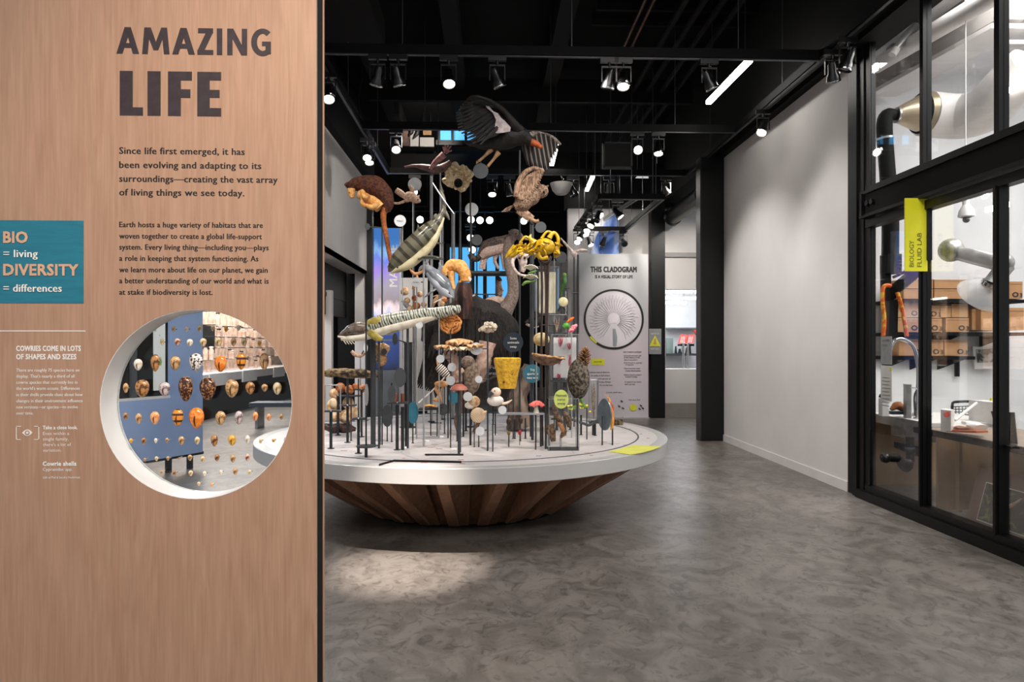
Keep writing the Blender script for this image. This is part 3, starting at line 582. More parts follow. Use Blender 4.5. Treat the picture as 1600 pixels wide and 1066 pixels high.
# shelves and boxes
M_box = mat('cardboard', '#b98c62', .8, c2='#ad8058', scale=5, bump=.05, bscale=30); M_box2 = mat('cardboard_side', '#c4986e', .8, c2='#b88c62', scale=5)
def cardboard(label, a, c, dy=.35, yy=9.1, mark=True):
    p0, p1 = P(a[0], a[1], yy), P(c[0], c[1], yy)
    t = thing('cardboard_box', label, 'box', (p0.x / 2 + p1.x / 2, yy, p1.z), 'cardboard boxes on the lab shelves')
    MB().box(p0.x, p1.x, yy, yy + dy, p1.z, p0.z).build('carton', M_box, t)
    MB().box(p0.x, p1.x, yy - .003, yy, p0.z - (p0.z - p1.z) * .16, p0.z - (p0.z - p1.z) * .14).build('lid_seam', mat('seam', '#7d5a3c', .8, c2='#755236', scale=9), t)
    if mark:
        q = P(c[0] - 11, c[1] - 6.5, yy - .004); b = MB()
        for i in range(16):
            a0, a1 = 2 * PI * i / 16, 2 * PI * (i + 1) / 16
            b.prism([q + Vector((math.cos(x) * r, 0, math.sin(x) * r * .8)) for x, r in ((a0, .045), (a1, .045), (a1, .025), (a0, .025))], (0, .002, 0))
        b.build('ring_mark', M_ink, t)
        text('box_number', [('3', q + Vector((.06, 0, -.035)), .035, .06)], M_ink, t, th=.002, bold=.02)
shl = [((1400, 468), (1600, 468)), ((1395, 519.5), (1600, 519.5)), ((1400, 557), (1520, 557))]
for i, (a, c) in enumerate(shl):
    p0, p1 = P(a[0], a[1], 9.05), P(c[0], c[1], 9.05)
    t = thing('wall_shelf', ['top', 'middle', 'lowest short'][i] + ' black lab shelf carrying cardboard boxes', 'shelf', (p0.x, 9.3, p0.z))
    MB().box(p0.x, p1.x, 9.0, YL, p0.z - .045, p0.z).build('shelf_board', M_blackm, t)
    for q in range(3):
        x = p0.x + (p1.x - p0.x) * (.12 + .38 * q); MB().prism([(x, 9.05, p0.z - .045), (x, YL, p0.z - .045), (x, YL, p0.z - .2)], (.02, 0, 0)).build('shelf_bracket', M_blackm, t)
cardboard('long box, upper of two stacked on the top shelf, left pane', (1412, 436), (1458, 451), mark=False)
cardboard('long box, lower of two stacked on the top shelf, left pane', (1412, 452), (1458, 467), mark=False)
cardboard('upper wide box on the top shelf behind the fume hood', (1460, 437), (1516, 451), mark=False)
cardboard('lower wide box on the top shelf behind the fume hood', (1460, 452), (1516, 467), mark=False)
cardboard('box with ring print beside the metal arm on the top shelf', (1548, 440), (1598, 467))
cardboard('upper box with ring mark on the middle shelf, first pane', (1402, 474), (1440, 496))
cardboard('lower box with ring mark on the middle shelf, first pane', (1400, 497), (1440, 519))
cardboard('narrow box half behind the mullion on the middle shelf', (1443, 478), (1470, 497)); cardboard('flat box under the narrow one behind the mullion', (1443, 498), (1472, 519))
cardboard('small upper box with round print on the middle shelf', (1487, 475), (1513, 496), mark=False)
cardboard('box with a small pale label left of the round print box', (1468, 478), (1486, 496), mark=False)
cardboard('lower box with pale sticker on the middle shelf', (1478, 497), (1514, 519))
cardboard('large plain box at the right of the middle shelf', (1533, 481), (1600, 516), mark=False, yy=9.0)
cardboard('box in shade left of the large plain box', (1519, 483), (1532, 516), mark=False)
cardboard('box on the lowest shelf beside the steel hose', (1405, 530), (1443, 556)); cardboard('box behind the mullion on the lowest shelf', (1445, 531), (1474, 556)); cardboard('box at the right end of the lowest shelf', (1476, 531), (1512, 556))
t = thing('framed_photo', 'small black and white photo in a white mount on the lab wall', 'picture', P(1540, 560, 9.55))
p0, p1 = P(1521, 542, 9.55), P(1559, 577, 9.55)
MB().prism([P(1520, 542, 9.5), P(1554, 542, 9.5), P(1559, 577, 9.5), P(1524, 577, 9.5)], (0, .02, 0)).build('mount', M_white, t)
MB().prism([P(1526, 546, 9.49), P(1552, 545, 9.49), P(1555, 566, 9.49), P(1528, 567, 9.49)], (0, .005, 0)).build('photo_print', mat('bw_photo', '#1c1c1c', .5, c2='#c8c8c8', scale=9, lo=.42, hi=.58, detail=6), t)
t = tag(MB().box(P(1495, 5, 9.5).x, P(1500, 5, 9.5).x, 9.5, 9.55, P(1, 591, 9.5).z, P(1, 561, 9.5).z).build('wall_track', M_blackm), 'short black vertical bracket strip on the lab wall', 'bracket')
# benches
M_top = mat('bench_top', '#3a3735', .3, c2='#332f2e', scale=4); M_ply = mat('plywood', '#9a7b5a', .6, c2='#8a6c4c', scale=3, stretch=(1, 1, .2), distort=1)
t = thing('bench', 'black-edged desk along the glass in the second lab pane', 'desk', (4.4, 5.4, .8))
MB().box(4.03, 4.95, 3.6, 6.35, .785, .82).build('worktop', mat('desk_top', '#8d7a6a', .5, c2='#80705f', scale=4), t)
MB().box(4.02, 4.05, 3.6, 6.35, .775, .83).build('front_edge', M_blackm, t)
MB().box(4.95, 5.0, 3.6, 6.55, .0, .79).build('back_panel', M_ply, t); MB().box(4.36, 5.0, 6.5, 6.53, .0, .79).build('end_panel', M_ply, t)
MB().box(4.5, 4.53, 6.4, 6.45, 0, .79).build('leg', M_ply, t)
t = thing('sink_bench', 'steel topped sink bench behind the first lab pane', 'sink', (4.9, 7.0, .8))
MB().box(4.33, 5.25, 6.62, 7.7, .79, .83).build('worktop', M_white, t); MB().box(4.32, 4.34, 6.62, 7.7, .74, .835).build('steel_edge', M_galv, t)
MB().box(4.4, 5.1, 6.75, 7.35, .62, .79).build('basin', M_galv, t)
MB().box(4.1, 5.3, 7.7, 7.74, 0, .8).build('back_panel', M_ply, t)
t = thing('drain_trap', 'black plastic drain trap pipe under the lab sink', 'pipe', P(1410, 715, 6.6))
MB().tube([P(1422, 683, 6.6), P(1422, 700, 6.6), P(1422, 722, 6.6), P(1417, 732, 6.6), P(1410, 728, 6.6), P(1405, 718, 6.6), P(1396, 716, 6.6), P(1378, 716, 6.6)], .038, 12).build('trap_pipe', M_blackm, t)
for px, py in ((1422, 704), (1420, 724), (1384, 716)): MB().ball(P(px, py, 6.6), .05, 12, 8).build('coupling', M_black, t)
MB().prism([P(1425, 697, 6.6), P(1452, 698, 6.6), P(1452, 718, 6.6), P(1425, 706, 6.6)], (0, .3, 0)).build('waste_box', M_black, t)
t = thing('spring_faucet', 'chrome spring hose faucet arching over the lab sink', 'faucet', P(1433, 655, 7.0))
MB().tube([P(1433, 656, 7), P(1434, 600, 7), P(1434, 578, 7), P(1432, 555, 7), P(1424, 538, 7), P(1408, 530, 7), P(1397, 534, 7), P(1392, 545, 7)], [.018, .014, .014, .022, .022, .022, .022, .02], 10).build('spring_hose', M_chrome, t)
MB().tube([P(1424, 606, 7), P(1435, 608, 7)], .01, 8, False).build('clip', M_chrome, t); MB().tube([P(1430, 650, 7), P(1429, 620, 7), P(1434, 608, 7)], .01, 8).build('side_hose', M_blackm, t)
MB().cyl(P(1433, 658, 7), P(1433, 652, 7), .035).build('base', M_chrome, t)
t = thing('upright_column', 'grey ribbed square column standing on the sink bench', 'container', P(1418, 655, 7.1)); MB().obox(P(1418, 656, 7.1), P(1418, 601, 7.1), .055, .055).build('column_body', M_galv, t); MB().obox(P(1418, 601, 7.1), P(1418, 600, 7.1), .06, .06).build('cap', M_white, t)
t = thing('white_dispenser', 'white bottle dispenser with black top at the left of the sink', 'bottle', P(1382, 650, 6.9)); MB().obox(P(1381, 650, 6.9), P(1381, 623, 6.9), .07, .07).build('dispenser_body', M_white, t); MB().obox(P(1381, 623, 6.9), P(1383, 618, 6.9), .1, .06).build('black_top', M_blackm, t)
t = thing('specimen_tray', 'orange preserved specimen lying on the sink bench', 'specimen', P(1405, 640, 7.2)); MB().tube([P(1392, 640, 7.2), P(1402, 634, 7.2), P(1412, 640, 7.2)], [.02, .05, .03], 8, rough=.4, rs=20).build('specimen_body', mat('preserved_orange', '#c07840', .4, c2='#8c4c24', scale=12), t); MB().obox(P(1389, 645, 7.2), P(1414, 645, 7.2), .12, .03).build('tray', M_navy, t)
t = thing('microscope', 'cream microscope standing behind the faucet', 'microscope', P(1440, 655, 7.3))
MB().tube([P(1447, 640, 7.3), P(1447, 622, 7.3), P(1440, 612, 7.3), P(1436, 605, 7.3)], [.06, .05, .04, .03], 10).build('arm', M_white, t); MB().obox(P(1432, 650, 7.3), P(1450, 652, 7.3), .16, .06).build('base', M_white, t)
MB().cyl(P(1440, 612, 7.25), P(1437, 636, 7.25), .03).build('objective', M_black, t); MB().obox(P(1436, 640, 7.25), P(1446, 642, 7.25), .1, .012).build('stage', M_red, t)
t = thing('office_chair', 'black mesh back office chair behind the desk', 'chair', (5.8, 8.5, 0))
bk = [P(1490, 664, 8.2), P(1488, 636, 8.2), P(1496, 628, 8.2), P(1547, 633, 8.1), P(1541, 672, 8.1)]
b = MB()
for i in range(12):
    f = i / 11; b.tube([bk[0].lerp(bk[4], f), bk[1].lerp(bk[3], f)], .005, 4, False)
for i in range(8):
    f = i / 7; b.tube([bk[0].lerp(bk[1], f), bk[4].lerp(bk[3], f)], .005, 4, False)
b.build('mesh_back', M_blackm, t); MB().tube(bk, .016, 8).build('back_frame', M_black, t)
MB().box(5.55, 6.05, 8.25, 8.72, .42, .5).build('seat', M_blackm, t); MB().cyl((5.8, 8.5, .1), (5.8, 8.5, .45), .03).build('column', M_black, t)
b = MB(); [b.tube([(5.8, 8.5, .12), (5.8 + .3 * math.cos(a), 8.5 + .3 * math.sin(a), .06)], [.03, .02], 8, False) for a in [i * 2 * PI / 5 for i in range(5)]]; b.build('star_base', M_black, t)
for i in range(5): MB().ball((5.8 + .3 * math.cos(i * 2 * PI / 5), 8.5 + .3 * math.sin(i * 2 * PI / 5), .04), .035, 10, 8).build('caster', M_blackm, t)
MB().tube([bk[0].lerp(bk[4], .6), (5.8, 8.5, .5)], .02, 8, False).build('back_support', M_black, t)
t = thing('paper_stack', 'orange-edged tray of crumpled white paper on the desk', 'tray', P(1510, 672, 6.2))
MB().obox(P(1487, 673, 5.9), P(1535, 675, 5.6), .12, .02).build('orange_tray', mat('tray_orange', '#c4683a', .5, c2='#b85e32', scale=4), t)
MB().tube([P(1489, 668, 5.95), P(1510, 664, 5.85), P(1532, 670, 5.7)], .07, 12, rough=.7, rs=30, flat=((0, 0, 1), .5)).build('crumpled_paper', M_white, t)
t = thing('white_carton', 'white printed carton standing at the desk edge by the mullion', 'box', P(1478, 660, 5.9)); MB().prism([P(1470, 674, 5.95), P(1486, 674, 5.8), P(1486, 642, 5.8), P(1470, 640, 5.95)], (.1, .1, 0)).build('carton_body', M_white, t); MB().disc(P(1480, 648, 5.8), .025, th=.01).build('red_print', M_red, t)
t = thing('laptop', 'open black laptop seen from behind at the desk edge', 'laptop', P(1565, 690, 5.4)); MB().prism([P(1548, 643, 5.3), P(1585, 645, 5.1), P(1590, 695, 5.15), P(1562, 690, 5.4)], (.02, .02, 0)).build('screen', M_blackm, t); MB().prism([P(1562, 692, 5.4), P(1590, 697, 5.15), P(1580, 702, 5.0), P(1556, 694, 5.25)], (0, 0, .015)).build('keyboard_base', M_black, t)
t = thing('white_rod', 'thin white rod leaning across the chair back', 'rod', P(1508, 650, 6)); MB().tube([P(1492, 657, 6.1), P(1526, 630, 6.3)], .014, 8, False).build('rod_shaft', M_white, t)
t = thing('yellow_note_pad', 'yellow and orange sticky notes on a tray beside the laptop', 'note', P(1556, 630, 6.6)); MB().box(P(1549, 5, 6.6).x, P(1561, 5, 6.6).x, 6.6, 6.62, P(1, 631, 6.6).z, P(1, 626, 6.6).z).build('yellow_note', M_yel, t); MB().box(P(1561, 5, 6.6).x, P(1568, 5, 6.6).x, 6.6, 6.62, P(1, 632, 6.6).z, P(1, 629, 6.6).z).build('orange_note', M_or, t); MB().box(P(1547, 5, 6.6).x, P(1572, 5, 6.6).x, 6.55, 6.9, .82, P(1, 633, 6.6).z).build('organiser', M_duct, t)
# framed picture leaning behind the glass
t = thing('framed_print', 'wide brown framed foliage photograph leaning inside the glass', 'picture', (4.1, 5.4, 0.03))
q = [PX(1505, 827, 4.06), PX(1522, 739, 4.24), PX(1600, 757, 4.24), PX(1594, 865, 4.06)]
yA, yB_ = q[0].y, 4.75
q = [Vector((4.06, yA, .03)), Vector((4.2, yA, .56)), Vector((4.2, yB_, .56)), Vector((4.06, yB_, .03))]
nn = Vector((-.47, 0, .14)).normalized()
MB().prism(q, -nn * .03).build('brown_frame', mat('frame_brown', '#6e5044', .5, c2='#664a3e', scale=5), t)
def onp(u, v, off): return q[0] + (q[3] - q[0]) * u + (q[1] - q[0]) * v + nn * off
MB().prism([onp(.13, .2, .004), onp(.13, .8, .004), onp(.87, .8, .004), onp(.87, .2, .004)], -nn * .004).build('thin_mount', M_wall, t)
MB().prism([onp(.14, .215, .007), onp(.14, .785, .007), onp(.86, .785, .007), onp(.86, .215, .007)], -nn * .003).build('photo_print', mat('foliage_print', '#10140e', .4, c2='#6a7440', scale=9, lo=.5, hi=.68, detail=8, distort=1.5), t)
MB().tube([onp(.3, .4, .01), onp(.42, .5, .01), onp(.55, .7, .01)], [.006, .018, .006], 8).build('red_flower_print', mat('flower_print', '#a0482c', .4, c2='#c8b09a', scale=20), t)

# ================================================================== WOOD PANEL
YP = 2.0
def wood(name, c1, c2, c3, sc=1.0, rough=.42):
    m = bpy.data.materials.new(name); m.use_nodes = True; n = m.node_tree.nodes; L = m.node_tree.links; b = n['Principled BSDF']
    tc = n.new('ShaderNodeTexCoord')
    def ns(st, s_, d, dis):
        mp = n.new('ShaderNodeMapping'); mp.inputs['Scale'].default_value = st; L.new(tc.outputs['Object'], mp.inputs[0])
        t = n.new('ShaderNodeTexNoise'); t.inputs['Scale'].default_value = s_; t.inputs['Detail'].default_value = d; t.inputs['Distortion'].default_value = dis; L.new(mp.outputs[0], t.inputs[0]); return t.outputs['Fac']
    r = n.new('ShaderNodeValToRGB'); L.new(ns((1, 1, .035), 55 * sc, 6, .3), r.inputs[0]); r.color_ramp.elements[0].position = .33; r.color_ramp.elements[0].color = lin(c1); r.color_ramp.elements[1].position = .67; r.color_ramp.elements[1].color = lin(c2)
    r2 = n.new('ShaderNodeValToRGB'); L.new(ns((1, 1, .12), 7 * sc, 5, 2.2), r2.inputs[0]); r2.color_ramp.elements[0].position = .35; r2.color_ramp.elements[0].color = lin(c3); r2.color_ramp.elements[1].position = .6; r2.color_ramp.elements[1].color = (1, 1, 1, 1)
    q = n.new('ShaderNodeMixRGB'); q.blend_type = 'MULTIPLY'; q.inputs[0].default_value = .22; L.new(r.outputs[0], q.inputs[1]); L.new(r2.outputs[0], q.inputs[2]); L.new(q.outputs[0], b.inputs['Base Color'])
    b.inputs['Roughness'].default_value = rough; bp = n.new('ShaderNodeBump'); bp.inputs['Strength'].default_value = .05; bp.inputs['Distance'].default_value = .004
    L.new(r.outputs[0], bp.inputs['Height']); L.new(bp.outputs[0], b.inputs['Normal']); return m
M_wood = wood('panel_veneer', '#a78369', '#b48d74', '#ccb0a0', 3.0)
xe = P(494, 500, YP).x; hc = P(306.5, 632, YP); hr = 146.2 * YP / F
def holed(y0, y1, x0, x1, z0, z1, r, name, m, parent, n=72):
    angs = [2 * PI * i / n for i in range(n)]
    for cx, cz in ((x0, z0), (x1, z0), (x1, z1), (x0, z1)): angs.append(math.atan2(cz - hc.z, cx - hc.x) % (2 * PI))
    angs = sorted(set(round(a, 6) for a in angs)); b = MB(); k = len(angs); vs = []
    for y in (y0, y1):
        for a in angs: vs.append((hc.x + r * math.cos(a), y, hc.z + r * math.sin(a)))
        for a in angs:
            c_, s_ = math.cos(a), math.sin(a); t_ = min((x1 - hc.x) / c_ if c_ > 1e-9 else ((x0 - hc.x) / c_ if c_ < -1e-9 else 1e9), (z1 - hc.z) / s_ if s_ > 1e-9 else ((z0 - hc.z) / s_ if s_ < -1e-9 else 1e9))
            vs.append((hc.x + t_ * c_, y, hc.z + t_ * s_))
    fs = []
    for i in range(k):
        j = (i + 1) % k
        fs += [(i, j, k + j, k + i), (2 * k + i, 3 * k + i, 3 * k + j, 2 * k + j), (i, 2 * k + i, 2 * k + j, j), (k + i, k + j, 3 * k + j, 3 * k + i)]
    b.add(vs, fs); return b.build(name, m, parent)
panel = thing('exhibit_panel', 'warm wood veneer exhibit panel with round window, headed AMAZING LIFE', 'panel', (-1.3, 2.05, 0))
holed(YP, YP + .012, -2.6, xe, 0, 3.1, hr, 'front_veneer', M_wood, panel)
xr = P(505.5, 500, YP + .09).x
holed(YP + .012, YP + .085, -2.6, xe - .002, 0, 3.09, hr + .012, 'core', M_blackm, panel)
holed(YP + .085, YP + .095, -2.6, xe + .001, 0, 3.1, hr, 'back_veneer', M_wood, panel)
b = MB(); n_ = 96
prof = [(hr - .0015, YP + .001), (hr - .0015, YP + .1), (hr + .011, YP + .1), (hr + .011, YP + .001)]
vs = []; fs = []
for r, y in prof:
    for i in range(n_): a = 2 * PI * i / n_; vs.append((hc.x + r * math.cos(a), y, hc.z + r * math.sin(a)))
for j in range(4):
    for i in range(n_): a, c = j * n_ + i, j * n_ + (i + 1) % n_; a2, c2 = ((j + 1) % 4) * n_ + i, ((j + 1) % 4) * n_ + (i + 1) % n_; fs.append((a, c, c2, a2))
b.add(vs, fs, False).build('window_reveal', mat('reveal_white', '#f0eeec', .4, c2='#eae8e6', scale=4), panel)
MB().disc((hc.x, YP + .088, hc.z), hr - .002, th=.008, seg=72).build('window_glass', M_glass, panel)
def pl(s_, x0, x1, y, cap, st=0): o = P(x0, y, YP); return (s_, o, P(x1, y, YP).x - o.x, cap * YP / F)
def glyphs(name, polys, x0, y0):
    o = P(x0, y0, YP); xs = lambda x: P(x, y0, YP).x; b = MB()
    for q, pg in enumerate(polys): b.add([Vector((xs(x), YP - .0006 - q * 2e-5, o.z + y * YP / F)) for x, y in pg], [tuple(range(len(pg)))])
    return b.build(name, M_head, panel)
def barp(x0, x1, y0, y1): return [(x0, y0), (x1, y0), (x1, y1), (x0, y1)]
def gA(a, w): m = a + w / 2; return [[(a, 0), (a + 9.5, 0), (m + 3, 33), (m + 4.6, 41), (m - 5, 41)], [(a + w - 9.8, 0), (a + w, 0), (m + 4.8, 41), (m - 4, 41), (m - 2, 33)], barp(a + 8, a + w - 8, 9, 16.5)]
L_ = gA(181.8, 35.6) + [[(222, 0), (230.8, 0), (234.6, 41), (225.5, 41)], [(256, 0), (265, 0), (261, 41), (252, 41)], [(225.5, 41), (235.6, 41), (243.6, 19), (252, 41), (261, 41), (247.2, 6), (240, 6)]] + gA(269, 35.6)
L_ += [barp(309.5, 333, 33.2, 41), barp(308.4, 333.4, 0, 7.6), [(308.4, 6), (319, 6), (333, 35), (322, 35)], barp(338.8, 347.4, 0, 41), barp(355, 363.4, 0, 41), barp(377.8, 386.2, 0, 41), [(355, 41), (364.5, 41), (386.2, 0), (377, 0)]]
for i in range(22):
    a0, a1 = [math.radians(48 + (312 - 48) * k / 22) for k in (i, i + 1)]; cx, cy = 410.5, 20.5
    L_.append([(cx + math.cos(a) * rx, cy + math.sin(a) * ry) for a, rx, ry in ((a0, 18, 21.3), (a1, 18, 21.3), (a1, 9, 13.4), (a0, 9, 13.4))])
L_ += [barp(415, 423.4, 2.6, 21), barp(409.5, 423.4, 15, 21.6)]
glyphs('heading', L_, 182, 83.8)
glyphs('heading', [barp(187, 207.4, 0, 68.6), barp(187, 223.4, 0, 12.8), barp(230.4, 251, 0, 68.6), barp(262.4, 282.6, 0, 68.6), barp(262.4, 300, 54.8, 68.6), barp(262.4, 297.6, 28, 41.4), barp(308.2, 327.8, 0, 68.6), barp(308.2, 345.6, 55.4, 68.6), barp(308.2, 343.2, 28.6, 41), barp(308.2, 345.6, 0, 13)], 187, 180.4)
text('intro_paragraph', [pl(s_, 186.5, x1, y, 10.8) for s_, x1, y in (('Since life first emerged, it has', 382, 240.3), ('been evolving and adapting to its', 408, 262.3), ('surroundings\u2014creating the vast array', 433.5, 284), ('of living things we see today.', 381.5, 305.3))], M_ink, panel, bold=.028)
text('body_paragraph', [pl(s_, 186.5, x1, y, 8.8) for s_, x1, y in (('Earth hosts a huge variety of habitats that are', 410.5, 354.9), ('woven together to create a global life-support', 409, 372.7), ('system. Every living thing\u2014including you\u2014plays', 419.5, 390), ('a role in keeping that system functioning. As', 403.5, 407.5), ('we learn more about life on our planet, we gain', 418, 425.4), ('a better understanding of our world and what is', 419.5, 442.6), ('at stake if biodiversity is lost.', 332, 460.5))], M_ink, panel, bold=.028)
a, c = P(-30, 344, YP), P(130.5, 474, YP)
MB().box(a.x, c.x, YP - .0012, YP, c.z, a.z).build('teal_block', M_teal, panel)
M_tan = mat('tan_ink', '#d8a888', .5, c2='#d0a080', scale=40)
text('definition_word', [pl('BIO', 6.5, 43.5, 379.3, 17.5)], M_tan, panel, bold=.03, th=.003); text('definition_word', [pl('DIVERSITY', 6.5, 122.5, 430, 17.5)], M_tan, panel, bold=.03, th=.003)
text('definition_meaning', [pl('= living', 6.5, 59.5, 402, 12)], M_wink, panel, bold=.025, th=.003); text('definition_meaning', [pl('= differences', 6.5, 97, 456, 12)], M_wink, panel, bold=.025, th=.003)
a, c = P(-30, 516.6, YP), P(133.5, 518.2, YP); MB().box(a.x, c.x, YP - .001, YP, c.z, a.z).build('divider_line', M_wink, panel)
text('side_heading', [pl('COWRIES COME IN LOTS', 25.5, 126, 548.5, 8.2), pl('OF SHAPES AND SIZES', 25.5, 119, 561.5, 8.2)], M_wink, panel, bold=.03)
text('side_paragraph', [pl(s_, 25.5, x1, y, 5.2) for s_, x1, y in (('There are roughly 75 species here on', 124, 581), ("display. That's nearly a third of all", 116.5, 590.5), ('cowrie species that currently live in', 121, 600), ("the world's warm oceans. Differences", 124.5, 609.5), ('in their shells provide clues about how', 129, 619.3), ('changes in their environment influence', 129, 629), ('new versions\u2014or species\u2014to evolve', 121.5, 638.7), ('over time.', 52, 648.2))], M_wink, panel, bold=.012)
text('side_caption', [pl('Take a close look.', 67, 121, 671, 5.6)], M_wink, panel, bold=.03)
text('side_caption', [pl(s_, 67, x1, y, 5.2) for s_, x1, y in (('Even within a', 108, 680), ('single family,', 107, 688.7), ("there's a lot of", 111, 697.4), ('variation.', 96, 706.2))], M_wink, panel)
text('side_caption', [pl('Cowrie shells', 67, 119, 728, 6.6)], M_wink, panel, bold=.035)
text('side_caption', [pl('Cypraeidae spp.', 67, 113, 736, 5), pl('Gift of Phil & Sandra Nudelman', 67, 125, 748, 3.4)], M_wink, panel, bold=.01)
b = MB()
for x, s_ in ((25, 1), (61, -1)):
    for x0, x1, y0, y1 in ((x, x + s_ * .9, 666, 687.5), (x, x + s_ * 7.5, 666, 667), (x, x + s_ * 7.5, 686.7, 687.6)):
        p, q_ = P(x0, y0, YP), P(x1, y1, YP); b.box(p.x, q_.x, YP - .001, YP, q_.z, p.z)
b.build('icon_bracket', M_wink, panel)
e = []; nE = 12
for i in range(nE + 1): u = i / nE; e.append(P(34 + 16.5 * u, 676.5 - 5 * math.sin(PI * u), YP - .001))
for i in range(1, nE): u = 1 - i / nE; e.append(P(34 + 16.5 * u, 676.5 + 5 * math.sin(PI * u), YP - .001))
MB().prism(e, (0, .001, 0)).build('eye_icon', M_wink, panel); MB().disc(P(42.2, 676.5, YP - .0015), .0068, th=.001).build('eye_iris', M_wood, panel); MB().disc(P(42.2, 676.5, YP - .0022), .0035, th=.001).build('eye_pupil', M_wink, panel)
# ---- cowrie shells on the round glass
ROWS = [[(450,118,22,34,'cream'),(521,118,18,30,'white'),(592,115,26,40,'cream'),(660,115,18,30,'cream'),(733,118,20,34,'yellow'),(800,112,22,32,'white')],
[(390,187,22,38,'cream'),(472,188,32,42,'reddish'),(538,192,34,42,'white'),(610,190,36,48,'cream'),(692,186,40,54,'cream'),(773,188,30,46,'tan'),(830,188,30,46,'cream'),(912,195,20,30,'yellow')],
[(260,310,46,64,'white'),(352,300,48,96,'brown'),(459,302,56,78,'tan'),(571,297,72,100,'speckled'),(703,305,64,90,'orange'),(814,293,52,90,'banded'),(938,293,50,94,'tan')],
[(194,435,28,54,'tan'),(282,438,74,98,'brown'),(402,441,60,78,'lilac'),(516,440,76,138,'dark'),(634,440,86,124,'dark'),(764,438,72,100,'tan'),(862,436,50,70,'brown'),(940,434,34,42,'tan'),(1008,438,46,70,'cream')],
[(193,587,24,42,'brown'),(263,600,34,58,'tan'),(350,596,50,72,'peach'),(473,594,60,96,'banded'),(574,597,80,116,'orange'),(703,597,54,78,'tan'),(801,594,44,74,'lilac'),(890,588,30,52,'peach'),(962,592,24,40,'peach'),(1030,590,20,34,'tan')],
[(222,719,18,28,'yellow'),(290,720,24,40,'brown'),(355,718,18,28,'white'),(415,716,18,28,'tan'),(493,718,32,48,'tan'),(578,718,28,44,'cream'),(670,718,38,64,'brown'),(765,716,42,58,'yellow'),(848,713,26,50,'white'),(918,720,16,30,'cream'),(988,717,18,20,'yellow')],
[(297,820,12,20,'tan'),(359,815,18,26,'cream'),(420,814,16,24,'tan'),(480,812,14,12,'dark'),(539,810,24,34,'tan'),(608,818,24,34,'cream'),(684,810,26,38,'brown'),(769,815,28,44,'tan'),(848,808,26,42,'reddish')],
[(387,887,18,20,'tan'),(455,892,20,28,'brown'),(543,893,24,32,'cream'),(617,895,20,28,'white'),(705,889,18,28,'white'),(782,884,26,40,'tan'),(860,888,18,28,'cream')],
[(586,950,16,24,'cream'),(655,955,14,22,'peach')]]
cw = {'cream': ('#efdcb8', '#c09a58'), 'white': ('#f4eee6', '#dcc4a0'), 'yellow': ('#f0b848', '#c88a28'), 'reddish': ('#e8c8b0', '#8c3c24'), 'brown': ('#c08850', '#5a3214'), 'tan': ('#d8ac78', '#90643a'),
      'speckled': ('#ece4dc', '#3a2c28'), 'orange': ('#f07c1c', '#f8a048'), 'banded': ('#e8942c', '#4c2410'), 'lilac': ('#d8c4c0', '#80686c'), 'dark': ('#3c1a0c', '#b07848'), 'peach': ('#f4b078', '#e08848')}
def cowmat(c):
    k = 'cowrie_' + c; a, b_ = cw[c]
    if c == 'banded': return mat(k, a, .18, c2=b_, scale=36, kind='wave', stretch=(0, 0, 1), lo=.55, hi=.75, coat=.6, distort=3)
    if c in ('speckled', 'dark'): return mat(k, a, .18, c2=b_, scale=150, lo=.52, hi=.56, coat=.6, detail=3)
    return mat(k, a, .18, c2=b_, scale=95, lo=.46, hi=.6, coat=.6, detail=5)
ordn = ['leftmost', 'second from left', 'third from left', 'fourth from left', 'fifth from left', 'sixth from left', 'seventh from left', 'eighth from left', 'ninth from left', 'tenth from left', 'rightmost']
rown = ['top row', 'second row from the top', 'third row from the top', 'fourth row from the top', 'row of the big orange shell', 'sixth row from the top', 'third row from the bottom', 'second row from the bottom', 'lowest row']
M_slit = mat('slit', '#5a2c14', .4, c2='#4a2410', scale=20)
for ri, row in enumerate(ROWS):
    for k, (x, y, w, h, c) in enumerate(row):
        s_ = .2908; p = P(140 + x * s_, 480 + y * s_, YP + .068); w_ = w * s_ * YP / F / 2; h_ = h * s_ * YP / F / 2
        adj = {'dark': 'dark mottled brown', 'banded': 'brown-banded orange', 'speckled': 'large white black-speckled', 'lilac': 'pale lilac', 'reddish': 'red-brown and white'}.get(c, c)
        sz = 'big ' if w > 55 and c != 'speckled' else ('small ' if w < 30 else '')
        t = thing('cowrie_shell', f'{sz}{adj} cowrie, {ordn[k]} in {rown[ri]}', 'shell', p, 'cowrie shells in the round window')
        b = MB(); n1, n2 = 16, 10; vs = []; fs = []
        for i in range(n2 + 1):
            ti = PI * i / n2
            for j in range(n1):
                a = 2 * PI * j / n1; zz = math.cos(ti); rr = math.sin(ti) * (1 + .22 * zz); vs.append(p + Vector((rr * math.cos(a) * w_, rr * math.sin(a) * w_ * .62, zz * h_)))
        for i in range(n2):
            for j in range(n1): a, c_ = i * n1 + j, i * n1 + (j + 1) % n1; fs.append((a, a + n1, c_ + n1, c_))
        b.add(vs, fs, True).build('shell_body', cowmat(c), t)
        if w >= 24: MB().tube([p + Vector((w_ * .12, -w_ * .5, h_ * .45)), p + Vector((-.05 * w_, -w_ * .62, -.1 * h_)), p + Vector((0, -w_ * .42, -h_ * .75))], [w_ * .04, w_ * .12, w_ * .05], 6).build('aperture', M_slit, t)
        MB().cyl(p + Vector((0, w_ * .4, 0)), Vector((p.x, YP + .0885, p.z)), .0015, seg=6).build('pin', M_chrome, t)
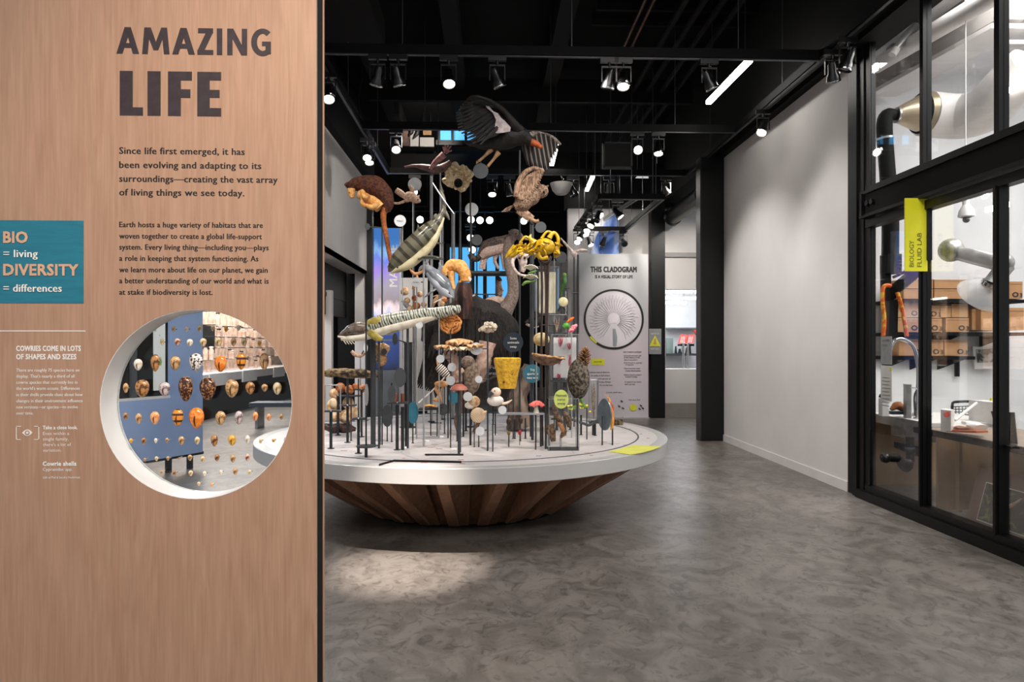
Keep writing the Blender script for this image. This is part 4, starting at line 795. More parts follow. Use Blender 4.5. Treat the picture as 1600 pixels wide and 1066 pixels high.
# ---- what stands beyond the round window
M_blu = mat('bluish_light_tint', '#8ea4cc', .45, c2='#8298c2', scale=1)  # bluish light falling on the wall is put into its colour
t = thing('blue_display_wall', 'blue-grey display wall on black feet seen through round window', 'display wall', (-4.2, 8.5, 0))
a, c = Vector((-3.85, 9.1, 0)), Vector((-4.21, 8.43, 0)); d = (c - a).normalized(); nrm = Vector((d.y, -d.x, 0)); th = nrm * .12
def wallseg(u0, u1, z0, z1, nm, m, off=0):
    p0, p1 = a + d * u0 - th * off, a + d * u1 - th * off
    return MB().prism([p0 + Zv * z0, p1 + Zv * z0, p1 + Zv * z1, p0 + Zv * z1], -th).build(nm, m, t)
def upx(px):  # distance along wall for a pixel column
    r_ = ray(px, 600); den = r_.x * d.y - r_.y * d.x; return (a.y * r_.x - a.x * r_.y) / (r_.y * d.x - r_.x * d.y)
u2, u3 = upx(256), upx(150)
wallseg(0, u2, .21, 2.9, 'tall_panel', M_blu); zs = (a + d * u2); dd = math.hypot(zs.x, zs.y); zsill = 1.6 - (620 - 540) / F * zs.y
wallseg(u2, u3, .21, zsill, 'low_panel', M_blu); wallseg(u2, u3, zsill, zsill + .03, 'sill', M_wall); wallseg(u2, u3, zsill + .03, 2.9, 'dark_pane', M_blackm, -.4)
uw0, uw1 = upx(250), upx(233)
wallseg(uw0, uw1, zsill + .1, 2.6, 'graphic_strip', mat('leaf_graphic', '#eceeea', .5, c2='#7cb060', scale=9, lo=.60, hi=.66), -.2)
wallseg(upx(205), upx(196), zsill + .03, 2.9, 'post', M_sgrey, -.1)
wallseg(-.02, u2 + .3, .18, .215, 'black_edge', M_blackm, -.05)
uf = upx(263); MB().obox(a + d * uf + Zv * 0, a + d * uf + Zv * .2, .06, .06).build('foot', M_blackm, t); MB().obox(a + d * .1, a + d * .1 + Zv * .2, .06, .06).build('foot', M_blackm, t)
t = thing('jar_case', 'long dark plinth with white stepped deck, lit case wall', 'display case', (-6.2, 17, 0))
MB().box(-7.2, -6.1, 11, 24, 0, .78).build('plinth', M_blackm, t); MB().box(-7.2, -6.08, 12.5, 22.5, .78, .97).build('deck', M_deck, t)
MB().box(-7.25, -7.2, 11, 24, .78, 3.2).build('case_back', mat('case_beige', '#ecd0bc', .6, c2='#c4a490', scale=6), t)
for y in (15.0, 17.0, 19.4): MB().box(-6.3, -6.06, y, y + 1.0, .7, .98).build('deck_step', M_wall, t)
MB().box(-7.19, -7.1, 16.6, 17.9, 1.4, 2.1).build('black_screen', M_blackm, t)
random.seed(11)
M_jar = mat('jar_amber', '#cfa890', .2, c2='#e8d0c0', scale=12, alpha=.8)
for i in range(56):
    y = 15.0 + 7.2 * ((i * 9) % 56) / 56 + random.uniform(-.1, .1); z = .98 + .28 * (i % 5) * (1 if i % 5 else 0); x = -6.55 - .4 * random.random(); h = random.uniform(.16, .3)
    j = thing('specimen_jar', 'glass specimen jar with dark clamp in the long lit case', 'jar', (x, y, z), 'jars in the long lit case')
    MB().lathe([(.001, 0), (.06, 0), (.06, h * .8), (.04, h * .9), (.04, h)], 12, (x, y, z)).build('jar_glass', M_jar, j); MB().cyl((x, y, z + h), (x, y, z + h + .03), .05).build('lid', M_ink if i % 3 else M_wink, j)
    if i % 5: MB().tube([(x, y, z), (-7.2, y, z)], .012, 6, False).build('shelf_pin', M_ink, j)
t = thing('visitor_bench', 'low dark bench on thin legs beyond the round window', 'bench', (-4.2, 13.5, 0))
MB().box(-4.6, -3.5, 13.2, 13.7, .42, .5).build('seat', M_navy, t)
for x in (-4.5, -3.6): MB().box(x, x + .05, 13.25, 13.65, 0, .42).build('leg', M_galv, t)
# ================================================================== TRACK GRID
M_rail = mat('rail_black', '#040405', .6, 0, spec=.15, c2='#09090a', scale=4); M_strk = mat('rail_slot', '#55565a', .35, .6, c2='#4b4c50', scale=5)
def rail(p0, p1, label, z=4.8, w=.07, h=.1):
    t = thing('light_track', label, 'track', ((p0[0] + p1[0]) / 2, (p0[1] + p1[1]) / 2, z), 'hanging black light tracks')
    MB().obox((*p0, z), (*p1, z), w, h).build('rail_body', M_rail, t)
    MB().obox((*p0, z - h / 2 - .006), (*p1, z - h / 2 - .006), w * .5, .012).build('rail_slot', M_strk, t)
    n = 3
    for i in range(n):
        f = (i + .5) / n; x = p0[0] + (p1[0] - p0[0]) * f; y = p0[1] + (p1[1] - p0[1]) * f
        MB().tube([(x, y, z + h / 2), (x, y, 6.4)], .006, 5, False).build('hanger_rod', M_strk, t)
rail((-1.86, 7.42), (3.65, 7.42), 'nearest cross track, highest in the photo'); rail((-1.86, 9.98), (3.65, 9.98), 'second cross track, level with the condor')
rail((-1.86, 12.55), (3.65, 12.55), 'third cross track, behind the cream coral'); rail((3.65, 4.2), (3.65, 12.6), 'long track beside the grey right wall')
rail((-1.86, 5.5), (-1.86, 12.6), 'long track along the left white wall')
rail((1.9, 11.7), (1.9, 15), 'left side of the small low track frame', 4.17, .08, .09); rail((3.0, 11.7), (3.0, 14.9), 'right side of the small low track frame', 4.17, .08, .09)
rail((1.9, 11.7), (3.0, 11.7), 'front side of the small low track frame', 4.17, .08, .09); rail((1.9, 14.95), (3.0, 14.95), 'rear side of the small low track frame', 4.17, .08, .09)
rail((2.75, 12.6), (2.5, 14.8), 'thin stub track above the small track frame', 4.35, .06, .06)
# prototypes for the track heads
M_lens = mat('lit_lens', '#fff4e6', emit=9); M_lensoff = mat('dark_lens', '#16171a', .1, c2='#1b1c20', scale=5, coat=1); M_head_b = mat('lamp_black', '#050506', .35, c2='#0c0c0e', scale=5, coat=.3)
def meshof(mb, nm, m): o = mb.build(nm, m); me = o.data; bpy.data.objects.remove(o); return me
ad = MB(); ad.box(-.09, .09, -.02, .02, -.05, 0); ad.cyl((0, 0, -.05), (0, 0, -.09), .015)
me_ad = meshof(ad, 'adapter', M_head_b)
yk = MB(); yk.box(-.075, .075, -.008, .008, -.1, -.085); yk.box(-.078, -.07, -.01, .01, -.24, -.085); yk.box(.07, .078, -.01, .01, -.24, -.085); me_yk = meshof(yk, 'yoke', M_head_b)
hd = MB(); hd.lathe([(.001, .1), (.03, .1), (.04, .07), (.045, .0), (.062, -.03), (.066, -.085), (.058, -.09), (.055, -.075)], 18)
for a in range(6): hd.box(.03 * math.cos(a) - .004, .03 * math.cos(a) + .004, .03 * math.sin(a) - .004, .03 * math.sin(a) + .004, .09, .115)
me_hd = meshof(hd, 'head', M_head_b)
rg = MB(); rg.lathe([(.067, -.07), (.0685, -.078), (.067, -.086)], 18); me_rg = meshof(rg, 'trim_ring', M_chrome)
ln = MB(); ln.lathe([(.001, -.078), (.054, -.078)], 18); me_on = meshof(ln, 'lens', M_lens); me_off = me_on.copy(); me_off.materials[0] = M_lensoff
def head(x, y, z, aim, on, label, sc=1.0, group='track spotlights'):
    t = thing('track_spotlight', label, 'spotlight', (x, y, z), group)
    def ch(nm, me, par, loc=(0, 0, 0)): o = bpy.data.objects.new(nm, me); COL.objects.link(o); o.parent = par; o.location = loc; return o
    ch('adapter', me_ad, t); ch('yoke', me_yk, t); h = ch('lamp_head', me_hd, t, (0, 0, -.22))
    h.rotation_mode = 'QUATERNION'; h.rotation_quaternion = Vector(aim).to_track_quat('-Z', 'Y')
    ch('lens', me_on if on else me_off, h); ch('trim_ring', me_rg, h); t.scale = (sc * 1.1,) * 3
    return t
def hp(px, py, Yr=None, X=None, z=4.735):
    p = P(px, py, Yr) if Yr else G(px, py, z); return p
dn = (0, -.25, -1)
for px, on, aim, lb in ((590, 0, (-.3, .5, -1), 'unlit spotlight farthest left on the nearest cross track'), (622, 0, (.2, .4, -1), 'unlit spotlight left of the lit one on nearest cross track'), (701, 1, (.1, -.5, -1), 'lit spotlight on nearest cross track, above the condor'),
                        (777, 0, (.4, .3, -1), 'unlit spotlight right of the lit one on nearest cross track'), (952, 0, (-.2, .3, -1), 'unlit half of the spotlight pair on nearest cross track'), (974, 1, (-.1, -.4, -1), 'lit half of the spotlight pair on nearest cross track'),
                        (1108, 0, (.5, .2, -1), 'unlit spotlight just left of the bright linear lamp')):
    head(P(px, 80, 7.42).x, 7.42, 4.745, aim, on, lb)
for px, on, aim, lb in ((619, 1, (.1, -.8, -1), 'lit spotlight left on the condor-level cross track'), (996, 1, (-.12, -1.6, -1), 'glaring spotlight facing the photographer on condor-level track'), (1029, 1, (-.1, -.35, -1), 'lit spotlight right of the glaring one'),
                        ):
    head(P(px, 200, 9.98).x, 9.98, 4.745, aim, on, lb)
for px, on, aim, lb in ((769, 1, (.0, -.5, -1), 'lit spotlight on the third track below the condor'), (796, 0, (.2, .3, -1), 'unlit spotlight beside the owl on the third track'), (895, 0, (.4, -.2, -1), 'unlit spotlight right of the owl on the third track'),
                        (952, 0, (.1, .3, -1), 'unlit spotlight left of the open gap, third track'), (648, 1, (-.1, -1, -.7), 'bright white spotlight above the small gliding animal')):
    head(P(px, 268, 12.55).x, 12.55, 4.72, aim, on, lb, 1.1)
for y, on, aim, lb in ((9.0, 1, (-.5, -.5, -1), 'lit spotlight in the middle of the right wall track'), (11.6, 1, (-.1, -.3, -1), 'lit spotlight at the far end of the right wall track'), (7.15, 0, (.3, .4, -1), 'dark chrome spotlight by the glass wall post'), (6.85, 0, (-.3, .2, -1), 'dark spotlight nearest the upper lab windows')):
    head(3.65, y, 4.745, aim, on, lb)
for px, on, aim, lb in ((513, 1, (.2, -.6, -1), 'lit spotlight nearest the wood panel on the left track'), (573, 1, (.2, -.7, -1), 'upper of two lit spotlights on the left track'), (577, 1, (.1, -.4, -1), 'lower of two lit spotlights on the left track')):
    r_ = ray(px, 300); y = -1.86 * r_.y / r_.x; head(-1.86, y, 4.745, aim, on, lb)
for y, on, aim, lb in ((12.0, 0, (-.4, -.3, -1), 'unlit spotlight at the front of the small low track frame'), (12.6, 1, (-.5, -.6, -1), 'first lit spotlight down the left side of the small frame'), (13.2, 1, (-.3, -.9, -1), 'second lit spotlight down the left side of the small frame'),
                       (13.6, 1, (.3, -.7, -1), 'third lit spotlight down the left side of the small frame'), (14.1, 1, (-.6, -.5, -1), 'fourth lit spotlight down the left side of the small frame'), (14.7, 1, (-.2, -.9, -.8), 'last lit spotlight down the left side of the small frame')):
    head(1.9, y, 4.12, aim, on, lb)
for x, on, aim, lb in ((2.2, 1, (.3, -.5, -1), 'lit spotlight on the rear bar of the small track frame'), (2.5, 0, (-.3, .5, -1), 'unlit spotlight on the rear bar of the small track frame'), (2.95, 0, (.1, -.8, -.6), 'round-faced unlit spotlight at the rear corner of small frame')):
    head(x, 14.95, 4.12, aim, on, lb)
head(P(965, 310, 11.7).x, 11.7, 4.12, (.7, -.4, -1), 1, 'lit spotlight on the front bar of the small track frame')
head(P(1042, 270, 12.5).x, 12.55, 4.72, (.6, 0, -1), 0, 'unlit spotlight at the right end of the third track')
# distant hall lights on one far track
rail((-2.4, 18.6), (1.9, 18.6), 'distant track carrying a row of glaring lamps', 5.3)
M_glare = None
for px, py, lb in ((750, 343, 'left of the two glaring distant lamps'), (765, 343, 'right of the two glaring distant lamps'), (818, 344, 'single glaring distant lamp behind the owl'), (735, 370, 'long glaring distant lamp by the dark post'),
                   (738, 389, 'lowest glaring distant lamp by the dark post'), (657, 342, 'distant lamp seen behind the shark tail'), (736, 342, 'distant lamp under the white label disc')):
    p = P(px, py, 18.6); o = head(p.x, p.y, p.z + .35, (.02, -1, -.25), 1, lb, 1.5)
    MB().tube([(p.x, p.y, p.z + .35), (p.x, p.y, 5.3)], .01, 6, False).build('drop_rod', M_rail, o).matrix_parent_inverse = Matrix.Scale(1 / 1.65, 4)
# the rod mesh is built relative to its lamp, so undo the scale
t = thing('bowl_lamp', 'white bowl-shaped lamp hanging right of the owl', 'lamp', P(877, 278, 12.55))
p = P(877, 297, 12.55); MB().lathe([(.02, -.05), (.16, .02), (.2, .12), (.21, .12), (.17, 0), (.1, -.08), (.001, -.09)], 20, p).build('bowl', M_white, t); MB().tube([p + Zv * .1, p + Zv * .2 + Vector((.03, 0, 0)), Vector((p.x, p.y, 4.73))], .02, 8).build('stem', M_chrome, t)
# linear lamps
M_lin = mat('linear_lamp', '#fffaf2', emit=16)
for a, c, Y0, Y1, lb in (((1172, 93), (1107, 160), 8.1, 9.54, 'large bright linear lamp in the black ceiling on the right'), ((928, 272), (917, 297), 13.5, 14.9, 'small linear lamp above the bare gap right of the owl'),
                   ((940, 335), (928, 348), 14.2, 15.1, 'short linear lamp inside the small track frame'), ((869, 228), (862, 257), 11.6, 12.6, 'linear lamp glowing behind the condor wing')):
    p0, p1 = P(*a, Y0), P(*c, Y1); t = thing('linear_lamp', lb, 'lamp', p0, 'linear ceiling lamps')
    MB().obox(p0, p1, .07, .05).build('diffuser', M_lin, t); MB().obox(p0 + Zv * .045, p1 + Zv * .045, .075, .04).build('housing', M_rail, t)
    for f in (.1, .9): q = p0.lerp(p1, f); MB().tube([q + Zv * .06, (q.x, q.y, 6.4)], .004, 5, False).build('hanger_wire', M_strk, t)
t = thing('ceiling_speaker', 'square dark framed panel hanging under the black ceiling', 'panel', P(963, 225, 11.5))
a, c = P(942, 222, 11.5), P(988, 263, 11.5); MB().box(a.x, c.x, 11.5, 11.6, c.z, a.z).build('panel_board', mat('dark_olive', '#1c1a16', .7, c2='#171511', scale=6), t)
for q in ((a.x, c.x, c.z, c.z + .03), (a.x, c.x, a.z - .03, a.z), (a.x, a.x + .03, c.z, a.z), (c.x - .03, c.x, c.z, a.z)): MB().box(q[0], q[1], 11.48, 11.5, q[2], q[3]).build('panel_frame', M_sgrey, t)
t = tag(MB().tube([P(563, 187, 9.9), P(560, 150, 9.9), P(566, 120, 9.9), P(563, 100, 9.9)], .014, 8).build('hanging_cable', M_rail), 'thick black cable dangling beside the left white wall', 'cable')

# ================================================================== ROUND TABLE
TC = Vector((-.256, 7.01, 0)); TR = 2.03
M_twood = wood('shaded_recess_wood', '#6a4c38', '#7d5c46', '#8a6a56', .6, .5); M_tfin = wood('lit_fin_wood', '#96705a', '#a98268', '#a08470', .6, .5)  # lit fin edges and shaded recesses put into two tones of wood
t = thing('round_exhibit_table', 'huge round white exhibit table on a tapered slatted wood base', 'table', (TC.x, TC.y, 0)); TB = t
MB().lathe([(.001, HT), (TR - .004, HT), (TR, HT - .004), (TR, HT - .116), (TR - .004, HT - .12), (.001, HT - .12)], 128, (TC.x, TC.y, 0)).build('table_top', M_rim, t)
MB().lathe([(.001, HT + .001), (1.93, HT + .001), (1.93, HT - .002)], 128, (TC.x, TC.y, 0)).build('deck_surface', M_deck, t)
MB().lathe([(1.744, HT + .002), (1.744, HT + .0045), (1.758, HT + .0045), (1.758, HT + .002)], 96, (TC.x, TC.y, 0)).build('inlay_groove', M_sgrey, t)
MB().lathe([(.98, .02), (1.04, .04), (1.5, .58), (.3, .58)], 64, (TC.x, TC.y, 0)).build('inner_drum', M_twood, t)
MB().lathe([(1.0, 0), (1.0, .05)], 64, (TC.x, TC.y, 0)).build('toe_kick', M_blackm, t)
nf = 26
for i in range(nf):
    a = 2 * PI * (i + .28) / nf; u = Vector((math.cos(a), math.sin(a), 0)); v = Vector((-u.y, u.x, 0)); c = Vector((TC.x, TC.y, 0)); w = .045
    q = [c + u * 1.07 + Zv * .03, c + u * 1.93 + Zv * .583, c + u * 1.25 + Zv * .583, c + u * .9 + Zv * .03]
    MB().prism([p - v * w for p in q], v * 2 * w).build('fin', M_tfin, t)
# wedge panels between fins
for i in range(nf):
    a0 = 2 * PI * (i + .28) / nf; a1 = 2 * PI * (i + .78) / nf
    pt = lambda a, r, z: Vector((TC.x + r * math.cos(a), TC.y + r * math.sin(a), z))
    q = [pt(a0, 1.06, .03), pt(a1, 1.04, .03), pt(a1, 1.62, .583), pt(a0, 1.9, .583)]
    MB().prism(q, (q[0] - pt(a0, 1.1, .03)) * .6).build('wedge_panel', M_twood, t)
# black line guides and printed patches on the deck
def dk(px, py, z=HT + .002): return G(px, py, z)
b = MB()
for p0, p1, w in (((664, 711), (724, 711), 2), ((617, 720.5), (721, 722.5), 2.6), ((592, 727), (617, 720), 2.4)):
    dy = w / 2; b.prism([dk(p0[0], p0[1] - dy), dk(p1[0], p1[1] - dy), dk(p1[0], p1[1] + dy), dk(p0[0], p0[1] + dy)], (0, 0, .004))
b.build('black_floor_line', M_blackm, t)
MB().prism([dk(950, 706), dk(965, 703), dk(980, 698.5), dk(990, 696), dk(1034, 698), dk(1021, 703), dk(1003, 708), dk(985, 711)], (0, 0, .002)).build('yellow_patch', mat('deck_yellow', '#d8d858', .5, c2='#d0d050', scale=8), t)
b = MB(); c_ = MB(); random.seed(4)
for i in range(64):
    px = random.uniform(510, 1020); py = random.uniform(655, 726); p = dk(px, py)
    if (p - TC).xy.length > 1.85: continue
    w = random.uniform(.02, .06); (b if i % 3 else c_).box(p.x, p.x + w, p.y, p.y + .012, p.z, p.z + .0015)
b.build('species_caption', mat('caption_red', '#c8888c', .5, c2='#b87078', scale=9), t); c_.build('group_caption', mat('caption_dark', '#8a8488', .5, c2='#7c767a', scale=9), t)
b = MB()
random.seed(9)
for i in range(16):
    a = random.uniform(0, 2 * PI); p = TC + Zv * (HT + .002); pts = []
    for k_ in range(5): r = .3 + .34 * k_; aa = a + .12 * math.sin(k_ * 2 + i); pts.append(p + Vector((r * math.cos(aa), r * math.sin(aa), 0)))
    b.tube(pts, .0025, 4, flat=((0, 0, 1), .3))
b.build('branch_print', mat('branch_print', '#a8a0a4', .5, c2='#989094', scale=9), t)
for px, py in ((667, 690), (690, 683), (709, 703), (773, 680), (634, 700)):
    MB().lathe([(.001, .012), (.022, .012), (.028, .004), (.028, 0)], 14, dk(px, py)).build('deck_light', mat('deck_lamp', '#f4f4f4', .3, c2='#ececec', scale=4), t)

# ================================================================== SPECIMENS
def S(Y): return Y / F
def foot(px, fy): return G(px, fy, HT)
class Spec:
    """one specimen: thing at the foot of its mount, with pixel-measured shapes at the depth of that foot"""
    def __init__(s, name, label, cat, px, fy, top=None, w=3, m=None, group=None, mount='mount_post', dy=0, base=False):
        s.f = foot(px, fy); s._Y = s.f.y; s.t = thing(name, label, cat, s.f, group); s.s = s._Y / F; s.mo = None; s.a = (px, top, w, m, mount); s.mk()
    def mk(s):
        px, top, w, m, mount = s.a
        if top is not None:
            tp = P(px, top, s._Y); s.mo = MB().cyl(s.f, Vector((s.f.x, s.f.y, tp.z)), w * s.s / 2, seg=10).build(mount, m or M_post, s.t)
    @property
    def Y(s): return s._Y
    @Y.setter
    def Y(s, v):
        if v == s._Y: return
        s._Y = v; s.s = v / F; q = P(s.a[0], 600, v); s.f = Vector((q.x, v, HT)); s.t.location = s.f; s.t['_o'] = list(s.f)
        if s.mo: me = s.mo.data; bpy.data.objects.remove(s.mo); bpy.data.meshes.remove(me); s.mo = None
        s.mk()
    def p(s, x, y, dy=0): return P(x, y, s.Y + dy)
    def post(s, px, top, fy=None, w=2, m=None, nm='mount_post', Y=None):
        Yq = Y or s.Y
        q = P(px, top, Yq); MB().cyl((q.x, Yq, HT), (q.x, Yq, q.z), w * s.s / 2, seg=10).build(nm, m or M_post, s.t); return s
    def tube(s, nm, m, pts, r, dy=0, seg=12, flat=None, rough=0, rs=14, mb=None, fz=0):
        b = MB(); b.tube([s.p(q[0], q[1], (q[2] if len(q) > 2 else 0) * s.s + dy) for q in pts], [x * s.s for x in (r if isinstance(r, (list, tuple)) else [r] * len(pts))], seg, flat=flat, rough=rough, rs=rs)
        o = b.build(nm, m, s.t)
        if fz: fuse(o, fz)
        return o
    def disc(s, px, py, r, m=M_disc, nm='label_disc', dy=-.06, sx=1, words=None, arm=None, face=(0, -1, 0)):
        c = s.p(px, py, dy); o = MB().disc(c, r * s.s, face, .006, 28, sx=sx).build(nm, m, s.t)
        if arm: MB().tube([c + Vector((0, .006, 0)), s.p(arm[0], arm[1], 0)], .006, 6, False).build('label_arm', M_post, s.t)
        if words:
            n = len(words); L_ = []
            for i, wd in enumerate(words):
                wd_w = r * 1.15 * s.s * min(1, len(wd) / 7); y = c.z + (n / 2 - i - .8) * r * .42 * s.s; L_.append((wd, Vector((c.x - wd_w / 2, c.y - .001, y)), wd_w, r * .25 * s.s))
            text('label_lettering', L_, M_wink if m in (M_navy, M_tdisc) else M_sgrey, s.t, bold=.02, th=.003)
        return o
    def poly(s, nm, m, pts, th=.01, dy=0): return MB().prism([s.p(x, y, dy) for x, y in pts], (0, th, 0)).build(nm, m, s.t)
    def blob(s, nm, m, x, y, rx, ry, rz=None, rough=.15, rs=20, dy=0, seg=20, rings=14):
        return MB().ball(s.p(x, y, dy), s.s, seg, rings, (rx, rz or rx * .8, ry), rough / 1, rs).build(nm, m, s.t)
    def feathers(s, nm, m, roots, tips, n, w, dy0=0, dy1=0, th=.12, curl=0, seg=6):
        b = MB()
        def lp(L_, f): f *= len(L_) - 1; i = min(int(f), len(L_) - 2); g = f - i; return [L_[i][k] + (L_[i + 1][k] - L_[i][k]) * g for k in (0, 1)]
        for i in range(n):
            f = i / (n - 1); a = lp(roots, f); c = lp(tips, f); d0 = dy0 + .006 * (i % 2)
            mid = ((a[0] + c[0]) / 2, (a[1] + c[1]) / 2 - curl); b.tube([s.p(*a, d0), s.p(*mid, (dy0 + dy1) / 2 + .006 * (i % 2)), s.p(*c, dy1)], [w * s.s * .7, w * s.s, w * s.s * .25], seg, flat=((0, 1, 0), th), sub=3)
        return b.build(nm, m, s.t)
fur = lambda n_, a, c, sc=40, lo=.4, hi=.6: mat(n_, a, .85, c2=c, scale=sc, lo=lo, hi=hi, bump=.5, bscale=130)
# --- ostrich
M_of = mat('ostrich_feather', '#0a0605', .8, c2='#3c2a20', scale=60, stretch=(1, 1, .3), bump=1, bscale=120, lo=.5, hi=.8); M_on = fur('ostrich_neck', '#6a5a52', '#8a7a72', 60)
x = Spec('ostrich', 'tall ostrich with dark shaggy feathers and grey curved neck', 'ostrich', 722, 676)
Y0 = x.Y = 7.1; x.s = Y0 / F
x.tube('body', M_of, [(668, 540), (690, 515), (722, 498), (757, 502), (785, 520), (792, 545)], [12, 30, 34, 34, 28, 14], rough=.3, rs=9, seg=28)
x.feathers('rear_plumes', M_of, [(672, 520), (680, 545), (700, 565), (730, 560)], [(662, 560), (650, 605), (672, 612), (708, 600)], 22, 4, -.12, -.05, .6)
x.feathers('wing_plumes', M_of, [(700, 482), (735, 478), (775, 490), (792, 515)], [(680, 540), (722, 560), (772, 562), (800, 560)], 26, 4, -.2, -.24, .6)
random.seed(21)
for rr in range(3):
    y_ = 492 + rr * 15; x.feathers('body_plumes', M_of, [(680 + abs(2 - rr) * 4, y_ + 8), (722, y_ - 6), (760, y_ - 4), (790 - abs(2 - rr) * 3, y_ + 8)], [(668 + abs(2 - rr) * 4, y_ + 38), (712, y_ + 30), (760, y_ + 30), (796, y_ + 34)], 19, 3.4, -.235 - .004 * rr, -.25, .5, curl=3)
M_th = mat('pale_thigh', '#d8b8a8', .7, c2='#b89484', scale=24)
for q in ([(762, 535, -30), (756, 562, -30), (748, 592, -20), (744, 615, -10)], [(705, 540, -10), (710, 566, -10), (716, 596, -5)]): x.tube('thigh', M_th, q, [15, 12, 8, 5][:len(q)], seg=16)
x.tube('neck', M_on, [(778, 512), (787, 488), (797, 472), (802, 455), (800, 432), (795, 412), (794, 392), (796, 376), (803, 368)], [20, 14, 10.5, 9, 8.5, 8, 8, 8, 7.5], seg=20)
x.tube('head', M_on, [(797, 368), (804, 366), (812, 370), (818, 373)], [7.5, 8.5, 6, 2.5], seg=16); x.tube('beak', mat('beak_horn', '#a89880', .5, c2='#988870', scale=9), [(812, 371), (819, 373), (825, 375)], [4.5, 3, 1], flat=((0, 0, 1), .6))
MB().ball(x.p(806, 365, -.05), 1.3 * x.s).build('eye', M_ink, x.t)
M_ol = mat('ostrich_leg', '#8a6a54', .6, c2='#6a4c3c', scale=20, bump=.3, bscale=60)
for q in ([(708, 560), (718, 600), (722, 632), (713, 655), (716, 672), (718, 679)], [(752, 565), (746, 605), (740, 632), (748, 655), (744, 668), (742, 676)]):
    x.tube('leg', M_ol, q, [16, 10, 5, 3.5, 3.6, 4.5]); e = q[-1]; x.tube('foot', M_ol, [(e[0], e[1]), (e[0] + 7, e[1] + 3), (e[0] + 14, e[1] + 4)], [4, 3.4, 1.5])
# --- condor
x = Spec('condor', 'black condor with spread wings, white wing patch and orange head', 'bird', 812, 678, 235, 3.2, M_post)
x.Y = 6.9; x.s = x.Y / F; M_cf = mat('condor_feather', '#0b0807', .6, c2='#2a1e1a', scale=26, stretch=(1, 1, .5), lo=.45, hi=.8, bump=.5, bscale=80)
x.tube('body', M_cf, [(735, 224), (755, 223), (775, 221), (797, 213), (815, 213), (828, 220), (836, 226)], [3, 10, 15, 18, 14, 8, 5], seg=20, rough=.15)
x.feathers('left_wing', M_cf, [(801, 196), (788, 178), (768, 160), (748, 151)], [(738, 224), (716, 203), (712, 178), (730, 155)], 17, 4.6, -.1, -.38, .5)
x.feathers('left_wing_primaries', M_cf, [(790, 186), (775, 166), (756, 153)], [(750, 226), (724, 196), (722, 164)], 11, 3.6, -.16, -.37, .6)
x.tube('wing_bone', M_cf, [(812, 205, -6), (800, 192, -20), (786, 173, -30), (766, 158, -45), (744, 150, -55)], [9, 8, 5, 3.5, 1.6])
x.poly('white_wing_patch', mat('white_feather', '#d8cccb', .7, c2='#b8a8a6', scale=22, bump=.5, bscale=60), [(759, 165), (764, 166), (771, 174), (778, 177), (783, 184), (790, 190), (798, 199), (797, 205), (787, 207), (777, 208), (768, 207), (767, 201), (773, 197), (775, 187), (770, 176), (760, 168)], .008, -.24)
x.feathers('right_wing', mat('grey_barred_feather', '#1c1614', .6, c2='#8a8078', scale=14, kind='wave', stretch=(1, 0, .2), lo=.6, hi=.9, distort=2), [(815, 214), (835, 206), (852, 210), (866, 219)], [(824, 258), (842, 266), (858, 264), (872, 234)], 16, 3.4, .05, .15, .25)
x.tube('right_wing_bone', mat('wing_edge', '#6a5c54', .7, c2='#b8a898', scale=30), [(822, 214, 4), (834, 209, 10), (850, 211, 16), (864, 216, 20), (876, 226, 24)], [6, 4.5, 4, 3.5, 2])
x.tube('tail', M_cf, [(745, 226), (734, 224), (726, 220)], [8, 7, 3], flat=((0, 0, 1), .4))
x.tube('orange_head', mat('condor_head', '#c05c24', .6, c2='#8c3c18', scale=30), [(830, 222), (838, 225), (844, 229), (848, 231)], [5.5, 5, 3.5, 1.2], dy=-.1)
for q in ([(768, 233), (757, 244), (748, 252)], [(779, 238), (771, 249), (762, 260)]):
    x.tube('leg', mat('talon_tan', '#b08c64', .6, c2='#987450', scale=30), q, [4.5, 2.2, 2.4]); e = q[-1]
    for k_ in (-3, 0, 3): x.tube('toe', MATS['talon_tan'], [(e[0], e[1]), (e[0] - 4, e[1] + k_ * .6 + 2)], [1.4, .6], seg=6)
x.disc(751, 267, 12, M_sgrey, dy=-.02, arm=(751, 250))
# --- owl
x = Spec('owl', 'brown barred owl swooping with raised wing, above yellow kelp', 'bird', 829, 681, 340, 3, M_post); x.Y = 6.7; x.s = x.Y / F
M_owl = fur('owl_feather', '#5c4434', '#a88c74', 70); M_owl2 = mat('owl_wing', '#b09078', .8, c2='#6c503c', scale=60, stretch=(1, 1, .4), bump=.5, bscale=90)
x.tube('body', M_owl, [(804, 324), (815, 318), (828, 307), (840, 300)], [6, 14, 15, 10], rough=.15, seg=20)
x.blob('head', M_owl, 846, 299, 11, 11, rough=.08); x.tube('ear_tuft', M_owl, [(852, 294), (857, 290)], [3, 1]); x.tube('ear_tuft', M_owl, [(843, 291), (843, 286)], [3, 1])
MB().ball(x.p(850, 300, -.055), 2 * x.s).build('eye', M_ink, x.t)
x.feathers('wing', M_owl2, [(806, 304), (812, 290), (822, 276), (842, 264)], [(818, 312), (830, 304), (842, 288), (850, 268)], 18, 4.2, -.07, -.1, .4)
x.tube('wing_edge', M_owl2, [(806, 308), (809, 288), (820, 270), (834, 263), (848, 266)], [4, 4.5, 4, 3.4, 2], dy=-.08)
x.feathers('far_wing', M_owl, [(802, 322), (796, 326)], [(784, 331), (792, 330)], 5, 3, .05, .06, .4)
x.tube('tail', M_owl2, [(812, 326), (822, 336), (832, 343)], [9, 7, 6], flat=((0, 1, 0), .4)); x.tube('talon', MATS['talon_tan'], [(826, 340), (836, 346), (842, 344)], [3, 3, 2]); x.tube('branch_perch', M_ink, [(826, 338), (830, 348), (834, 352)], [2, 3, 2])
